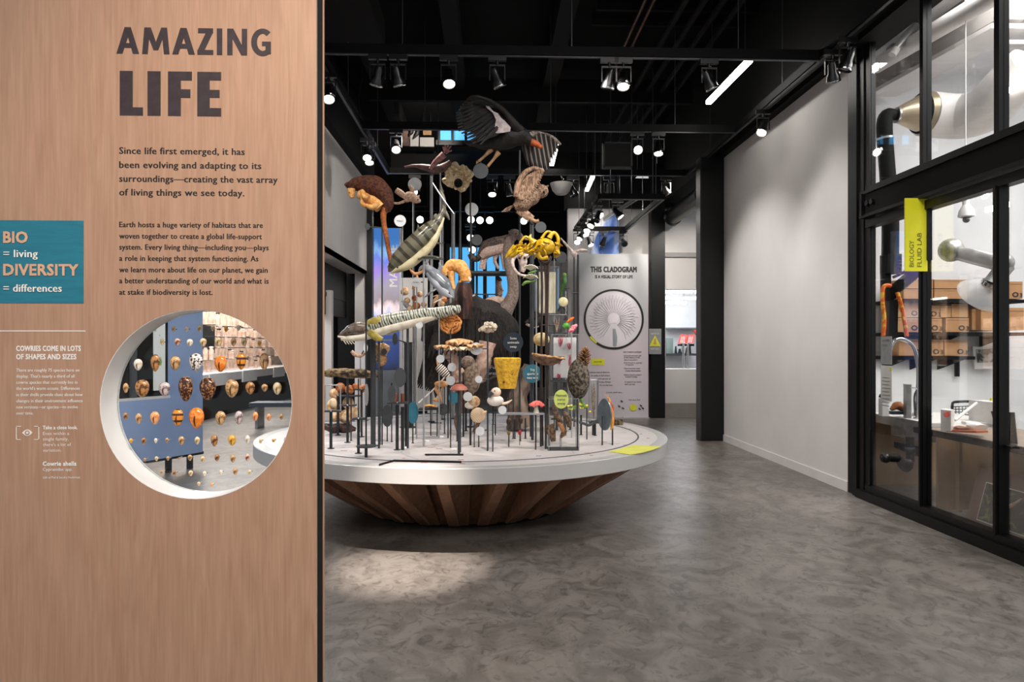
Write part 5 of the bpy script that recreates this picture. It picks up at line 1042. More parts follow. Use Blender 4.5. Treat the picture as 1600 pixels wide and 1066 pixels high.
x.disc(845, 355, 8.6, M_sgrey, arm=(830, 356))
# --- tree kangaroo
x = Spec('tree_kangaroo', 'dark brown tree kangaroo with golden belly and long hanging tail', 'marsupial', 597, 686, 322, 2.4, M_post); x.Y = 6.2; x.s = x.Y / F
M_tk = fur('kangaroo_back', '#2a1208', '#5c2c12', 50); M_tg = fur('kangaroo_gold', '#d08c40', '#e8b474', 40)
x.tube('back', M_tk, [(546, 291), (556, 288), (570, 289), (586, 293), (598, 302), (605, 316), (603, 330)], [6, 11, 15, 18, 15, 11, 6], seg=22, rough=.12, rs=16)
x.tube('head', M_tk, [(540, 289), (547, 290), (555, 293)], [3, 7, 10], seg=16); x.tube('snout', M_tg, [(549, 295), (549, 301), (550, 309)], [6, 6, 3.5], dy=-.03)
x.tube('ear', M_tk, [(543, 287), (538, 289)], [3, 1], seg=8); MB().ball(x.p(546, 301, -.055), 1.3 * x.s).build('eye', M_ink, x.t)
x.tube('belly', M_tg, [(560, 303), (572, 308), (585, 316), (594, 325)], [7, 8, 9, 9], dy=-.02)
x.tube('arm', M_tg, [(566, 298, -8), (570, 309, -12), (576, 304, -14)], [4.5, 4, 3]); x.tube('arm', M_tg, [(567, 310, -6), (566, 318, -8), (572, 322, -8)], [4, 3.2, 3]); x.tube('paw', M_tk, [(572, 322, -8), (577, 326, -8)], [3, 2.4])
x.tube('hind_leg', M_tg, [(590, 318, -8), (582, 324, -10), (572, 321, -10)], [7, 4.5, 3])
x.tube('tail', mat('tail_rust', '#a8602c', .85, c2='#84461c', scale=40, bump=.4, bscale=120), [(603, 326), (599, 334), (600, 350), (604, 372), (608, 395), (611, 415)], [7, 5, 4, 3.8, 3.4, 2.2])
x.disc(574, 354, 5, M_sgrey, sx=.8, arm=(597, 356)); x.disc(600, 550, 5, M_sgrey, sx=.9, arm=(597, 550))
# --- gliding mammal
x = Spec('gliding_mammal', 'small pinkish gliding mammal with outstretched limbs left of shark tail', 'mammal', 645, 664, 308, 1.6, M_postl); x.Y = 7.0; x.s = x.Y / F; M_gl = fur('glider_fur', '#a88468', '#d0b09c', 60)
x.tube('body', M_gl, [(632, 312), (641, 307), (650, 312), (657, 315)], [6, 8.5, 6, 2], rough=.1); x.tube('limb', M_gl, [(634, 308), (626, 302), (619, 297)], [4, 5, 4.5]); x.tube('limb', M_gl, [(643, 304), (644, 296), (640, 291)], [4, 3.4, 3]); x.tube('tail', M_gl, [(633, 314), (622, 318), (611, 316)], [2.4, 2, 1]); x.tube('ear', M_gl, [(653, 309), (655, 305)], [2, .8])
MB().ball(x.p(653, 312, -.03), 1.2 * x.s).build('eye', M_ink, x.t)
# --- pink salamander reaching up
x = Spec('giant_salamander', 'dark flat animal with pink webbed foot raised beside the condor', 'amphibian', 688, 655, 262, 2.6, M_postl); x.Y = 7.3; x.s = x.Y / F; M_sk = mat('pink_skin', '#b0807c', .5, c2='#7c5450', scale=30)
x.tube('body', mat('dark_skin', '#2a1c1a', .4, c2='#6c4844', scale=16), [(632, 261), (648, 259), (662, 261), (678, 264), (692, 262), (704, 252)], [1.5, 2.6, 5, 7, 7, 3]); x.tube('arm', M_sk, [(672, 264, -8), (682, 252, -12), (694, 241, -14)], [2.4, 4.6, 5.5])
for tx, ty in ((692, 229), (696, 226), (701, 226), (705, 228), (706, 235)): x.tube('finger', M_sk, [(696, 239, -14), (tx, ty, -16)], [2.2, 1.1], seg=8)
# --- cream crumpled coral with ball lamp
x = Spec('cream_coral', 'large cream crumpled bracket coral high behind the shark tail', 'coral', 719, 668, 280, 3.5, M_post); x.Y = 7.4; x.s = x.Y / F; M_cc = mat('cream_coral', '#f2deb8', .7, c2='#b88c54', scale=24, lo=.5, hi=.72, bump=1, bscale=50)
ruffle('coral_body', M_cc, x.t, x.p(716, 277), 22 * x.s, 21 * x.s, .03, 8, .03, 'front'); ruffle('coral_layer', M_cc, x.t, x.p(708, 281, -.06), 12 * x.s, 12 * x.s, .02, 6, .03, 'front', seed=2); ruffle('coral_layer', M_cc, x.t, x.p(724, 270, -.05), 11 * x.s, 9 * x.s, .02, 5, .03, 'front', seed=4)
b = MB(); random.seed(5)
for i in range(26): a_ = i * 2.4; r_ = 3 + 17 * (i / 26) ** .5; q_ = (716 + r_ * math.cos(a_), 277 + r_ * .9 * math.sin(a_)); b.tube([x.p(q_[0], q_[1], -.03), x.p(q_[0] + 4 * math.cos(a_ + 1), q_[1] + 4 * math.sin(a_ + 1), -.07), x.p(q_[0] + 6 * math.cos(a_ + 2), q_[1] + 5 * math.sin(a_ + 2), -.05)], [.012, .016, .01], 6)
b.build('coral_ridges', M_cc, x.t); x.blob('dark_knob', M_blackm, 716, 286, 6.5, 7, rough=0, dy=-.1)
# --- shark
x = Spec('tiger_shark', 'striped grey-green tiger shark model diving nose down', 'shark', 662, 662, 395, 3, M_postl); x.Y = 6.1; x.s = x.Y / F
M_sh = mat('shark_skin', '#6c6856', .22, c2='#3c392e', scale=5.5, kind='wave', stretch=(1, 0, 1), lo=.55, hi=.8, coat=.5, distort=1.6); M_shb = mat('shark_belly', '#cfc4a0', .25, c2='#a89c70', scale=14, coat=.5, lo=.45, hi=.7)
x.tube('body', M_sh, [(607, 425), (613, 417), (624, 406), (640, 391), (655, 377), (670, 362), (682, 348), (690, 336), (694, 326)], [1, 8, 13.5, 16, 16, 14, 9.5, 5.5, 3.5], seg=24)
x.tube('belly', M_shb, [(610, 427, -2), (623, 421, -4), (641, 412, -5), (659, 397, -5), (675, 380, -4), (686, 358, -3), (693, 340, -2)], [1, 5, 7.5, 7.5, 6.5, 4, 2], seg=18)
x.poly('dorsal_fin', M_sh, [(648, 378), (650, 362), (653, 350), (657, 358), (664, 366)], .015); x.tube('tail_fin', M_sh, [(693, 330), (694, 316), (690, 300), (688, 288)], [3.5, 3, 3, 1], flat=((0, 1, 0), .4)); x.tube('tail_fin', M_sh, [(693, 328), (698, 336), (702, 344)], [3.5, 3, 1], flat=((0, 1, 0), .4))
x.tube('pectoral_fin', mat('fin_dark', '#3c3d38', .2, c2='#4c4d46', scale=8, coat=.5), [(656, 405, -12), (668, 402, -30), (682, 403, -44), (693, 405, -50)], [4, 5.5, 5, 1.5], flat=((0, 0, 1), .55)); x.tube('pelvic_fin', M_sh, [(680, 380), (688, 380), (695, 379)], [3, 2.4, 1], flat=((0, 0, 1), .5))
x.tube('second_dorsal_fin', M_sh, [(680, 342), (680, 337), (682, 334)], [3.5, 2.4, 1], flat=((0, 1, 0), .4)); MB().ball(x.p(621, 418, -.085), 1.4 * x.s).build('eye', M_ink, x.t)
x.tube('support_rod', M_chrome, [(676, 286, -10), (693, 312, -10), (709, 334, -10)], [1.1, 1.1, 1.1], seg=8)
x.disc(625, 345, 9, M_disc, arm=(629, 352), words=['Fishes']); x.post(629, 352, w=1.6, m=M_postl)
# --- sturgeon like long fish
x = Spec('patterned_long_fish', 'long patterned fish with pale belly, yellow fins and white barbels', 'fish', 592, 701, 512, 3.4, M_post); x.post(637, 497, w=4, m=M_post)
M_st = mat('fish_scale', '#b4b8a8', .3, c2='#38302a', scale=26, kind='wave', stretch=(1, 0, .35), lo=.5, hi=.8, coat=.4, distort=7); M_stb = mat('fish_belly', '#e4dccc', .3, c2='#cfc4ac', scale=16, coat=.4); M_yf = mat('yellow_fin', '#a89848', .35, c2='#8c7c2c', scale=24, coat=.3); M_sth = mat('fish_head', '#4c4038', .3, c2='#7c6c60', scale=24, coat=.5)
x.tube('body', M_st, [(566, 519), (585, 509), (600, 505), (626, 500), (657, 494), (688, 489), (706, 485), (714, 484)], [9, 13, 14, 13.5, 11.5, 9.5, 8, 4], seg=22)
x.tube('belly', M_stb, [(533, 530, -3), (548, 529, -4), (570, 526, -4), (600, 515, -5), (630, 507, -5), (660, 499, -4), (684, 492, -3)], [2.5, 4.5, 6, 8.5, 8.5, 7.5, 5], seg=18)
x.tube('head', M_sth, [(529, 526), (538, 521), (549, 516), (560, 514), (572, 515)], [1.2, 5, 9, 11.5, 11], seg=18); x.tube('snout_edge', M_stb, [(528, 526, -2), (538, 528, -4), (550, 530, -4)], [1.4, 2.4, 2.4])
x.tube('pectoral_fin', M_yf, [(578, 518, -10), (588, 527, -14), (598, 530, -14)], [6, 6, 3], flat=((0, 1, 0), .3)); x.tube('gill_cover', M_yf, [(572, 508, -8), (588, 503, -10), (604, 502, -10)], [5, 7.5, 4], flat=((0, 1, 0), .5)); x.tube('pelvic_fin', M_yf, [(604, 519, -8), (618, 516, -9), (632, 508, -9)], [3, 3.4, 2], flat=((0, 1, 0), .4)); x.tube('anal_fin', M_yf, [(636, 505, -6), (642, 511, -6)], [3, 1.2])
for k_ in range(4): x.tube('barbel', M_stb, [(537 + k_ * 3, 529, -4), (538 + k_ * 4, 534, -6), (541 + k_ * 4.4, 538, -7)], [.9, .8, .5], seg=6)
for px, py in ((571, 503), (580, 499), (590, 496)): x.tube('back_bump', M_tg, [(px, py + 4), (px + 1, py)], [3, 1.4], seg=8)
MB().ball(x.p(545, 520, -.06), 1.5 * x.s).build('eye', M_ink, x.t); x.tube('tail_fin', M_st, [(708, 484), (716, 483), (720, 483)], [5, 6.5, 4], flat=((0, 1, 0), .3))
x.disc(655, 508, 5.5, M_disc, words=None, arm=(640, 508)); x.disc(617, 530, 9, M_sgrey, sx=.6, arm=(637, 536), face=(-.7, -1, 0))
# --- tuna
x = Spec('tuna', 'silver grey tuna model pointing down right under the shark', 'fish', 686, 655, 440, 2, M_postl); x.Y = 6.6; x.s = x.Y / F; M_tu = mat('tuna_skin', '#6c7078', .15, c2='#9a9ea6', scale=9, coat=.6, lo=.45, hi=.7)
x.tube('body', M_tu, [(663, 414), (670, 422), (682, 434), (693, 446), (702, 458), (709, 466)], [2, 8, 12, 12.5, 8, 1.5], seg=20); x.tube('belly', mat('tuna_belly', '#b8bcc6', .15, c2='#a4a8b2', scale=5, coat=.6), [(668, 426, -3), (682, 442, -4), (694, 455, -4), (706, 465, -3)], [4, 8, 7.5, 2], seg=16)
x.tube('dorsal_fin', M_tu, [(684, 428), (688, 418), (686, 410)], [4, 3, 1], flat=((0, 1, 0), .3)); x.tube('pectoral_fin', M_tu, [(680, 452, -8), (672, 458, -12), (662, 466, -14)], [3.5, 3, 1], flat=((0, 0, 1), .4)); x.tube('tail_fin', M_tu, [(664, 416), (658, 418), (654, 424)], [3, 2.4, 1], flat=((0, 1, 0), .3)); x.tube('tail_fin', M_tu, [(664, 415), (668, 406), (668, 400)], [3, 2.4, 1], flat=((0, 1, 0), .3))
MB().ball(x.p(702, 458, -.05), 1.2 * x.s).build('eye', M_ink, x.t); x.tube('white_fin_ray', M_wink, [(678, 473, -12), (686, 469, -12), (695, 465, -12)], [.8, 1, .6], seg=6); x.disc(650, 441, 7.5, M_disc, words=['Vertebra'], arm=(662, 441)); x.post(651, 448, w=2, m=M_postl)
# --- golden mammal torso, dark log
x = Spec('golden_mammal', 'honey coloured furry mammal crouching beside tall pale posts', 'mammal', 704, 658, 440, 3, M_postl); x.Y = 7.0; x.s = x.Y / F
x.tube('body', M_tg, [(697, 420), (706, 414), (718, 417), (726, 428), (727, 440)], [6, 9, 11, 10, 8], rough=.12); x.tube('head', M_tg, [(694, 416), (696, 424), (697, 431)], [5, 7, 5]); x.tube('leg', M_tg, [(704, 424, -6), (706, 440, -6), (709, 452, -6)], [5, 4, 3.4]); x.tube('leg', M_tg, [(720, 438), (722, 446), (717, 452)], [5, 4, 3])
x = Spec('bark_log', 'upright dark reddish log with glossy split face', 'log', 724, 664, 470, 3, M_postd); x.Y = 6.7; x.s = x.Y / F; M_bk = mat('dark_bark', '#1a100d', .45, c2='#4c2418', scale=18, stretch=(1, 1, .5), bump=1, bscale=40)
b = MB(); b.lathe([(.001, -30 * x.s), (11 * x.s, -29 * x.s), (13 * x.s, 0), (13 * x.s, 16 * x.s), (9 * x.s, 28 * x.s), (.001, 29 * x.s)], 20, x.p(724, 470), mod=lambda a_, r_: 1 + .12 * math.sin(3 * a_) + .05 * math.sin(7 * a_)); b.build('bark', M_bk, x.t); x.poly('pale_chip', M_wall, [(733, 431), (737, 436), (735, 440), (731, 434)], .02, -.02)
# --- lemur on shelf
x = Spec('lemur', 'grey-backed white-bellied lemur-like mammal walking on a high shelf', 'mammal', 745, 660, 424, 3.5, M_postd); x.Y = 7.6; x.s = x.Y / F; M_lb = fur('lemur_back', '#3a302c', '#6c5c54', 60); M_lw_ = fur('lemur_belly', '#c8a898', '#e4ccc0', 60)
x.tube('back', M_lb, [(750, 398), (760, 385), (774, 380), (788, 377), (796, 372)], [5, 9, 9.5, 8.5, 7], seg=18, rough=.08); x.tube('belly', M_lw_, [(752, 402, -2), (762, 394, -3), (776, 390, -3), (790, 386, -3)], [5, 9, 8.5, 7], seg=18)
for q in ([(756, 398), (753, 410), (751, 420)], [(760, 400), (757, 410), (756, 421)], [(776, 396), (773, 408), (779, 420)], [(784, 394), (786, 408), (788, 421)]): x.tube('leg', M_lw_, q, [4.5, 2.8, 2.4])
x.tube('tail', M_lb, [(752, 397), (746, 404), (738, 403), (733, 397)], [4, 5, 5, 3]); MB().box(x.p(727, 0).x, x.p(794, 0).x, x.Y - .18, x.Y + .14, x.p(0, 425).z - .015, x.p(0, 423.5).z).build('shelf_board', M_post, x.t)
x.disc(745, 375, 8.5, M_sgrey, dy=-.1, arm=(745, 424))
# --- prairie dog / small standing mammal
x = Spec('prairie_dog', 'small prairie dog standing upright in front of the blue window', 'mammal', 762, 658, 459, 2, M_postd); x.Y = 7.7; x.s = x.Y / F
x.tube('body', M_gl, [(781, 462), (780, 452), (779, 444), (780, 438)], [4.5, 5, 4.4, 3.6]); x.tube('head', M_lb, [(781, 440), (779, 436), (776, 437)], [4, 4, 1.6]); x.tube('arm', M_gl, [(782, 450, -4), (787, 455, -5)], [1.8, 1.2], seg=8); MB().box(x.p(738, 0).x, x.p(784, 0).x, x.Y - .03, x.Y + .03, x.p(0, 459).z, x.p(0, 457.5).z).build('shelf_bar', M_post, x.t); x.tube('foot_perch', M_lb, [(774, 463), (784, 463)], [1.6, 1.6])
x.disc(742, 465, 5, M_disc, arm=(744, 459)); x.blob('pale_rock', M_lw_, 776, 472, 20, 9, rough=.2)
# --- yellow kelp
x = Spec('yellow_kelp', 'bright yellow kelp with three long brown stems', 'kelp', 848, 697, None); x.Y = 5.95; x.s = x.Y / F
M_ke = mat('kelp_yellow', '#d8b018', .3, c2='#9c7010', scale=22, coat=.5, lo=.45, hi=.75); M_ks = mat('kelp_stem', '#3a2620', .35, c2='#2a1a16', scale=12, coat=.3)
x.blob('kelp_mass', M_ke, 824, 389, 14, 9, 10, rough=.9, rs=34, seg=36, rings=26); x.blob('kelp_mass', M_ke, 852, 386, 14, 13, 11, rough=.8, rs=34, seg=36, rings=26)
random.seed(31); b = MB()
for i in range(46):
    cx = random.uniform(806, 868); cy = 388 + random.uniform(-9, 9) - (cx - 836) * .06; a_ = random.uniform(0, 6.3); l_ = random.uniform(6, 12); dz = random.uniform(-.09, .05)
    b.tube([x.p(cx, cy, dz), x.p(cx + l_ * .5 * math.cos(a_), cy + l_ * .4 * math.sin(a_) + 2, dz - .03), x.p(cx + l_ * math.cos(a_), cy + l_ * .7 * math.sin(a_) + 5, dz - .02)], [.008, .018, .004], 7, flat=((math.sin(a_), .4, math.cos(a_)), .35), sub=3)
b.build('kelp_fronds', M_ke, x.t)
for q, r_ in (([(806, 386), (798, 394), (790, 403)], [6, 5, 1]), ([(812, 380), (820, 370), (826, 372)], [2, 2, 2]), ([(858, 372), (865, 363), (872, 372), (871, 390), (868, 398)], [4, 2.4, 2.4, 3, 3.6]), ([(846, 373), (855, 362), (866, 366)], [2.4, 2, 2.2]), ([(835, 380), (828, 372), (830, 366)], [6, 3, 1]), ([(808, 392), (801, 399), (794, 400)], [5, 4, 1]), ([(840, 396), (846, 404), (856, 402)], [5, 3, 4]), ([(868, 385), (872, 396), (867, 402)], [3, 3, 2])):
    x.tube('kelp_blade', M_ke, q, r_, rough=.2, dy=-.03)
for q in ([(845, 402), (847, 450), (846, 560), (848, 697)], [(851, 404), (853, 450), (853, 560), (853, 697)], [(857, 402), (856, 450), (855, 560), (858, 697)]): x.tube('stem', M_ks, q, [2.4, 1.8, 1.5, 1.6], seg=8)
x.tube('root_tangle', M_ks, [(842, 398), (846, 408), (854, 410), (860, 400)], [3, 4, 4, 3], rough=.4)
# --- goat skull
x = Spec('horned_skull', 'white animal skull with long curved horns right of the ostrich neck', 'skull', 832, 684, 352, 4.6, M_post); x.Y = 6.5; x.s = x.Y / F; M_bo = mat('bone', '#d8c8c0', .6, c2='#a8948c', scale=30, bump=.4, bscale=50)
x.tube('skull', M_bo, [(815, 398), (817, 408), (818, 418), (816, 425)], [8, 7, 4.5, 3]); x.blob('brow', M_bo, 816, 400, 11, 6, 6); x.tube('horn', M_bo, [(806, 399), (801, 408), (803, 420), (812, 429), (824, 431), (834, 430)], [3.4, 3, 2.6, 2.2, 1.6, .8]); x.tube('horn', M_bo, [(824, 399), (832, 396), (838, 398)], [3, 2, 1])
for sx_ in (812, 820): MB().ball(x.p(sx_, 403, -.05), 2.1 * x.s).build('eye_socket', M_ink, x.t)
# --- water lily
x = Spec('white_water_lily', 'white water lilies with green leaves left of the kelp stems', 'flower', 838, 681, 430, 2.4, M_postl); x.Y = 6.3; x.s = x.Y / F; M_wf = mat('petal_white', '#ece6dc', .5, c2='#d8d0b8', scale=12); M_gr = mat('leaf_green', '#3c6428', .5, c2='#6c9440', scale=14)
for cx, cy in ((829, 422), (829, 437)):
    b = MB(); [b.tube([x.p(cx, cy), x.p(cx + 7 * math.cos(a_), cy - 4 - 3 * math.sin(a_ * 1.0) ** 2, .03 * math.sin(a_)), x.p(cx + 12 * math.cos(a_), cy - 6 * abs(math.sin(a_)) - 2, .05 * math.sin(a_))], [.008, .018, .004], 6, flat=((0, 0, 1), .5)) for a_ in [i * PI / 7 for i in range(14)]]; b.build('petals', M_wf, x.t); x.tube('leaf', M_gr, [(cx - 4, cy + 5), (cx + 4, cy + 3), (cx + 10, cy + 1)], [2, 3.4, 1.5], flat=((0, 0, 1), .4))
x.tube('curled_leaf', M_gr, [(816, 446), (822, 441), (832, 441)], [1.6, 2.6, 2], seg=8)
# tall glass tubes and stands behind
for px, top, fy, w, mm, lb in ((674, 275, 660, 5, M_postl, 'tall pale twin post left of the shark tail'), (691, 300, 656, 4, M_postl, 'tall pale post under the shark tail'), (708, 334, 655, 6, M_postl, 'tall pale square post with diagonal brace end'), (735, 268, 668, 2.6, M_postd, 'tall thin dark post rising to the cream coral'), (866, 405, 656, 2, M_postl, 'pale frosted rod beside the kelp stems')):
    x = Spec('tall_display_post', lb, 'post', px, fy, top, w, mm, 'tall display posts'); q = x.p(px, top); MB().cyl(x.f, x.f + Zv * .015, .04).build('base_plate', M_post, x.t); MB().cyl(q, q + Zv * .02, w * x.s * .7).build('end_cap', M_post, x.t)
# acrylic cases with pressed plants
def case(name, label, cat, x0, x1, y0, y1, fy, dep=.16, Y=None, legs=True, group=None):
    x = Spec(name, label, cat, (x0 + x1) / 2, fy); 
    if Y: x.Y = Y; x.s = Y / F
    a, c = P(x0, y0, x.Y), P(x1, y1, x.Y); MB().box(a.x, c.x, x.Y - dep / 2, x.Y + dep / 2, c.z, a.z).build('acrylic_block', M_acr, x.t)
    b = MB()
    for X_ in (a.x, c.x):
        for Y_ in (x.Y - dep / 2, x.Y + dep / 2): b.tube([(X_, Y_, c.z), (X_, Y_, a.z)], .0022, 4, False)
        b.tube([(X_, x.Y - dep / 2, a.z), (X_, x.Y + dep / 2, a.z)], .0022, 4, False)
    for Y_ in (x.Y - dep / 2, x.Y + dep / 2): b.tube([(a.x, Y_, a.z), (c.x, Y_, a.z)], .0022, 4, False)
    b.build('polished_edge', M_postl, x.t)
    MB().box(a.x - .005, c.x + .005, x.Y - dep / 2, x.Y + dep / 2, c.z - .02, c.z).build('tray', M_post, x.t)
    if legs: MB().cyl(Vector(((a.x + c.x) / 2, x.Y, HT)), Vector(((a.x + c.x) / 2, x.Y, c.z - .02)), .016).build('mount_post', M_post, x.t)
    return x
x = case('pressed_seaweed', 'clear case of pressed pink seaweed beside the rock with cone', 'seaweed', 861, 904, 523, 594, 681, .1); M_pk = mat('pink_seaweed', '#d84860', .6, c2='#b83048', scale=20)
MB().box(x.p(865, 0).x, x.p(901, 0).x, x.Y + .02, x.Y + .03, x.p(0, 592).z, x.p(0, 527).z).build('backing_sheet', mat('sheet', '#e8e4e4', .6, c2='#e0dcdc', scale=4), x.t); random.seed(2)
for cx, cy, h_ in ((876, 534, 14), (890, 541, 10), (874, 563, 12), (890, 563, 18), (873, 588, 7)):
    b = MB(); [b.tube([x.p(cx, cy + h_ / 2), x.p(cx + random.uniform(-3, 3), cy), x.p(cx + random.uniform(-4, 4), cy - h_ / 2)], [.005, .004, .002], 5) for _ in range(7)]; b.build('seaweed_frond', M_pk, x.t)
x = case('pressed_sponge_case', 'tall pale lit case of pressed algae behind the kelp', 'specimen case', 836, 872, 418, 490, 670, .14, 7.4); MB().box(x.p(842, 0).x, x.p(868, 0).x, x.Y - .01, x.Y + .01, x.p(0, 488).z, x.p(0, 422).z).build('algae_sheet', mat('algae_cream', '#d8d0b8', .7, c2='#b8ae90', scale=12, stretch=(3, 1, .5)), x.t)
x = case('white_plant_case', 'clear case of a faint pressed plant under the green parrot', 'specimen case', 856, 884, 492, 520, 668, .12, 7.2); b = MB(); [b.tube([x.p(870, 518), x.p(870 + d_, 505), x.p(868 + 2 * d_, 496)], [.006, .005, .002], 5) for d_ in (-3, 0, 3)]; b.build('pressed_stem', M_gl, x.t)
x = case('driftweed_case', 'narrow clear case with feathery dried weed at the right', 'specimen case', 921, 934, 594, 658, 680, .12); b = MB(); [b.tube([x.p(928, 655), x.p(927 + random.uniform(-3, 3), 625), x.p(927 + random.uniform(-4, 4), 600)], [.004, .012, .003], 6, rough=.6, rs=60) for _ in range(4)]; b.build('dried_weed', fur('weed', '#7a6c60', '#b0a090', 50), x.t)
x = case('small_mammal_case', 'large clear case of leaping brown small mammals at the front', 'specimen case', 856, 902, 622, 701, 702, .2, None, False); M_br = fur('brown_fur', '#4c3424', '#94704c', 60); M_bo2 = mat('orange_fur', '#d07c3c', .8, c2='#e8ac78', scale=50)
x.tube('brown_animal', M_br, [(866, 632), (868, 644), (873, 655), (878, 662)], [3, 5, 5, 3], rough=.2); x.tube('brown_animal', M_br, [(881, 643), (886, 652), (889, 662), (888, 668)], [2.5, 4.5, 4, 2]); x.tube('orange_animal', M_bo2, [(870, 653), (876, 664), (880, 674), (882, 682)], [2, 4, 3.4, 2]); x.tube('brown_animal', M_br, [(884, 672), (880, 678), (876, 684)], [3, 4, 2]); x.tube('root_mass', M_br, [(858, 665), (862, 675), (864, 690)], [6, 7, 4], rough=.5); x.tube('central_pin', M_chrome, [(876, 702), (876, 684)], [1.6, 1.6])
x.disc(877, 624, 14.5, M_lime, nm='lime_label', sx=.78, words=['Mammals', 'nurse', 'young'], dy=-.14)
x = Spec('shell_case', 'tall clear case of shells and corals at the far left', 'specimen case', 545, 668); x.Y = 6.9; x.s = x.Y / F; M_oc = mat('orange_coral', '#d88c50', .7, c2='#8c4420', scale=26, lo=.4, hi=.6, bump=.8, bscale=40); M_cr = mat('cream_shell', '#e4c8a4', .6, c2='#b88858', scale=26, bump=.5, bscale=40)
for cx, cy, r_, m_ in ((522, 615, 9, M_cr), (520, 635, 8, M_cr), (532, 607, 8, M_oc), (545, 610, 7, M_oc), (556, 604, 6, M_oc), (544, 630, 8, M_cr), (552, 645, 8, M_cr), (540, 650, 9, M_cr), (566, 607, 6, M_oc), (525, 650, 7, M_cr)): x.blob('coral_piece', m_, cx, cy, r_, r_ * 1.1, rough=.5, rs=22)
x.tube('coral_stand', M_post, [(545, 668), (545, 600)], [2, 2]); MB().box(x.p(511, 0).x, x.p(575, 0).x, x.Y - .1, x.Y + .1, x.p(0, 660).z, x.p(0, 658).z).build('tray', M_acr, x.t)
x.tube('dark_root', M_bk, [(506, 666), (522, 670), (538, 669), (556, 671)], [5, 8, 8, 3], rough=.3)
# flat bark
x = Spec('lichen_bark', 'long flat mottled bark slab at the left on thin posts', 'bark', 543, 692, 592, 3.6, M_post); M_li = mat('lichen', '#2c2018', .85, c2='#8c7450', scale=26, lo=.42, hi=.6, bump=1, bscale=40)
x.tube('bark_slab', M_li, [(506, 584), (520, 583), (545, 583), (570, 585), (598, 587)], [6, 9, 10, 9, 3], rough=.3, rs=16, flat=((0, 0, 1), .75)); x.post(560, 592, w=2)
# front left cluster of framed acrylics
def tray_post(label, px, fy, top, w, x0, x1, yb, kind):
    x = Spec('specimen_stand', label, 'stand', px, fy, top, w, M_postd, 'small specimen stands at the left'); MB().cyl(x.f, x.f + Zv * .006, .03).build('base_plate', M_post, x.t)
    MB().box(x.p(x0, 0).x, x.p(x1, 0).x, x.Y - .05, x.Y + .05, x.p(0, yb).z - .012, x.p(0, yb).z).build('tray', M_post, x.t); MB().ball(x.p(px, yb - 1, -.05), .008).build('stud', M_chrome, x.t)
    if kind == 'frame':
        b = MB(); q = [x.p(x0, yb), x.p(x0, yb - 41), x.p(x1, yb - 41), x.p(x1, yb)]; [b.tube([q[i], q[i + 1]], .006, 6, False) for i in range(3)]; b.build('frame', M_postl, x.t); x.blob('pale_coral', M_cr, (x0 + x1) / 2, yb - 12, 6, 9, rough=.5, rs=30)
    if kind == 'jar':
        for j, (cx, w_) in enumerate(((617, 5), (629, 3))):
            p = x.p(cx, yb); MB().lathe([(.001, 0), (w_ * x.s, 0), (w_ * x.s * 1.15, 16 * x.s), (w_ * x.s * 1.2, 26 * x.s)], 14, p).build('glass_beaker', M_acr, x.t); MB().lathe([(.001, .002), (w_ * x.s * .92, .002), (w_ * x.s, 15 * x.s), (.001, 15 * x.s)], 14, p).build('amber_contents', mat('amber', '#9c5c3c', .3, c2='#7c4028', scale=20), x.t)
    return x
tray_post('thick front post holding a framed coral at the far left', 517, 701.5, 643, 4.6, 508, 532, 643, 'frame'); tray_post('short dark post with an empty tray behind the framed coral', 528, 681, 617, 4, 528, 563, 619, 'x')
tray_post('dark post under the wide clear tray at the left', 543, 692, 634, 4, 533, 556, 634, 'x'); x = tray_post('dark post left of the disc-footed rod', 560, 709, 655, 4.4, 552, 572, 655, 'x'); tray_post('thin post holding a small tray of orange shells', 565, 683, 609, 3, 556, 572, 609, 'x')
x = tray_post('pair of thick posts carrying a tray with an amber beaker', 620.5, 703.5, 633, 5, 606, 637, 630, 'jar'); x.post(629, 636, w=5.4, m=M_postd)
x.disc(612, 616, 13, M_sgrey, nm='oval_label', sx=.45, dy=-.12)
x = Spec('disc_footed_rod', 'tall black rod rising from a round foot plate, oval label', 'stand', 572, 715, 497, 2.6, M_postd); MB().cyl(x.p(572, 697) - Zv * .008, x.p(572, 697) + Zv * .004, 15 * x.s, seg=24).build('foot_plate', M_post, x.t); MB().cyl(x.f, x.p(572, 698), 2.4 * x.s).build('thick_foot', M_postd, x.t); x.disc(572.5, 617, 17, M_postl, nm='oval_label', sx=.18, dy=-.05)
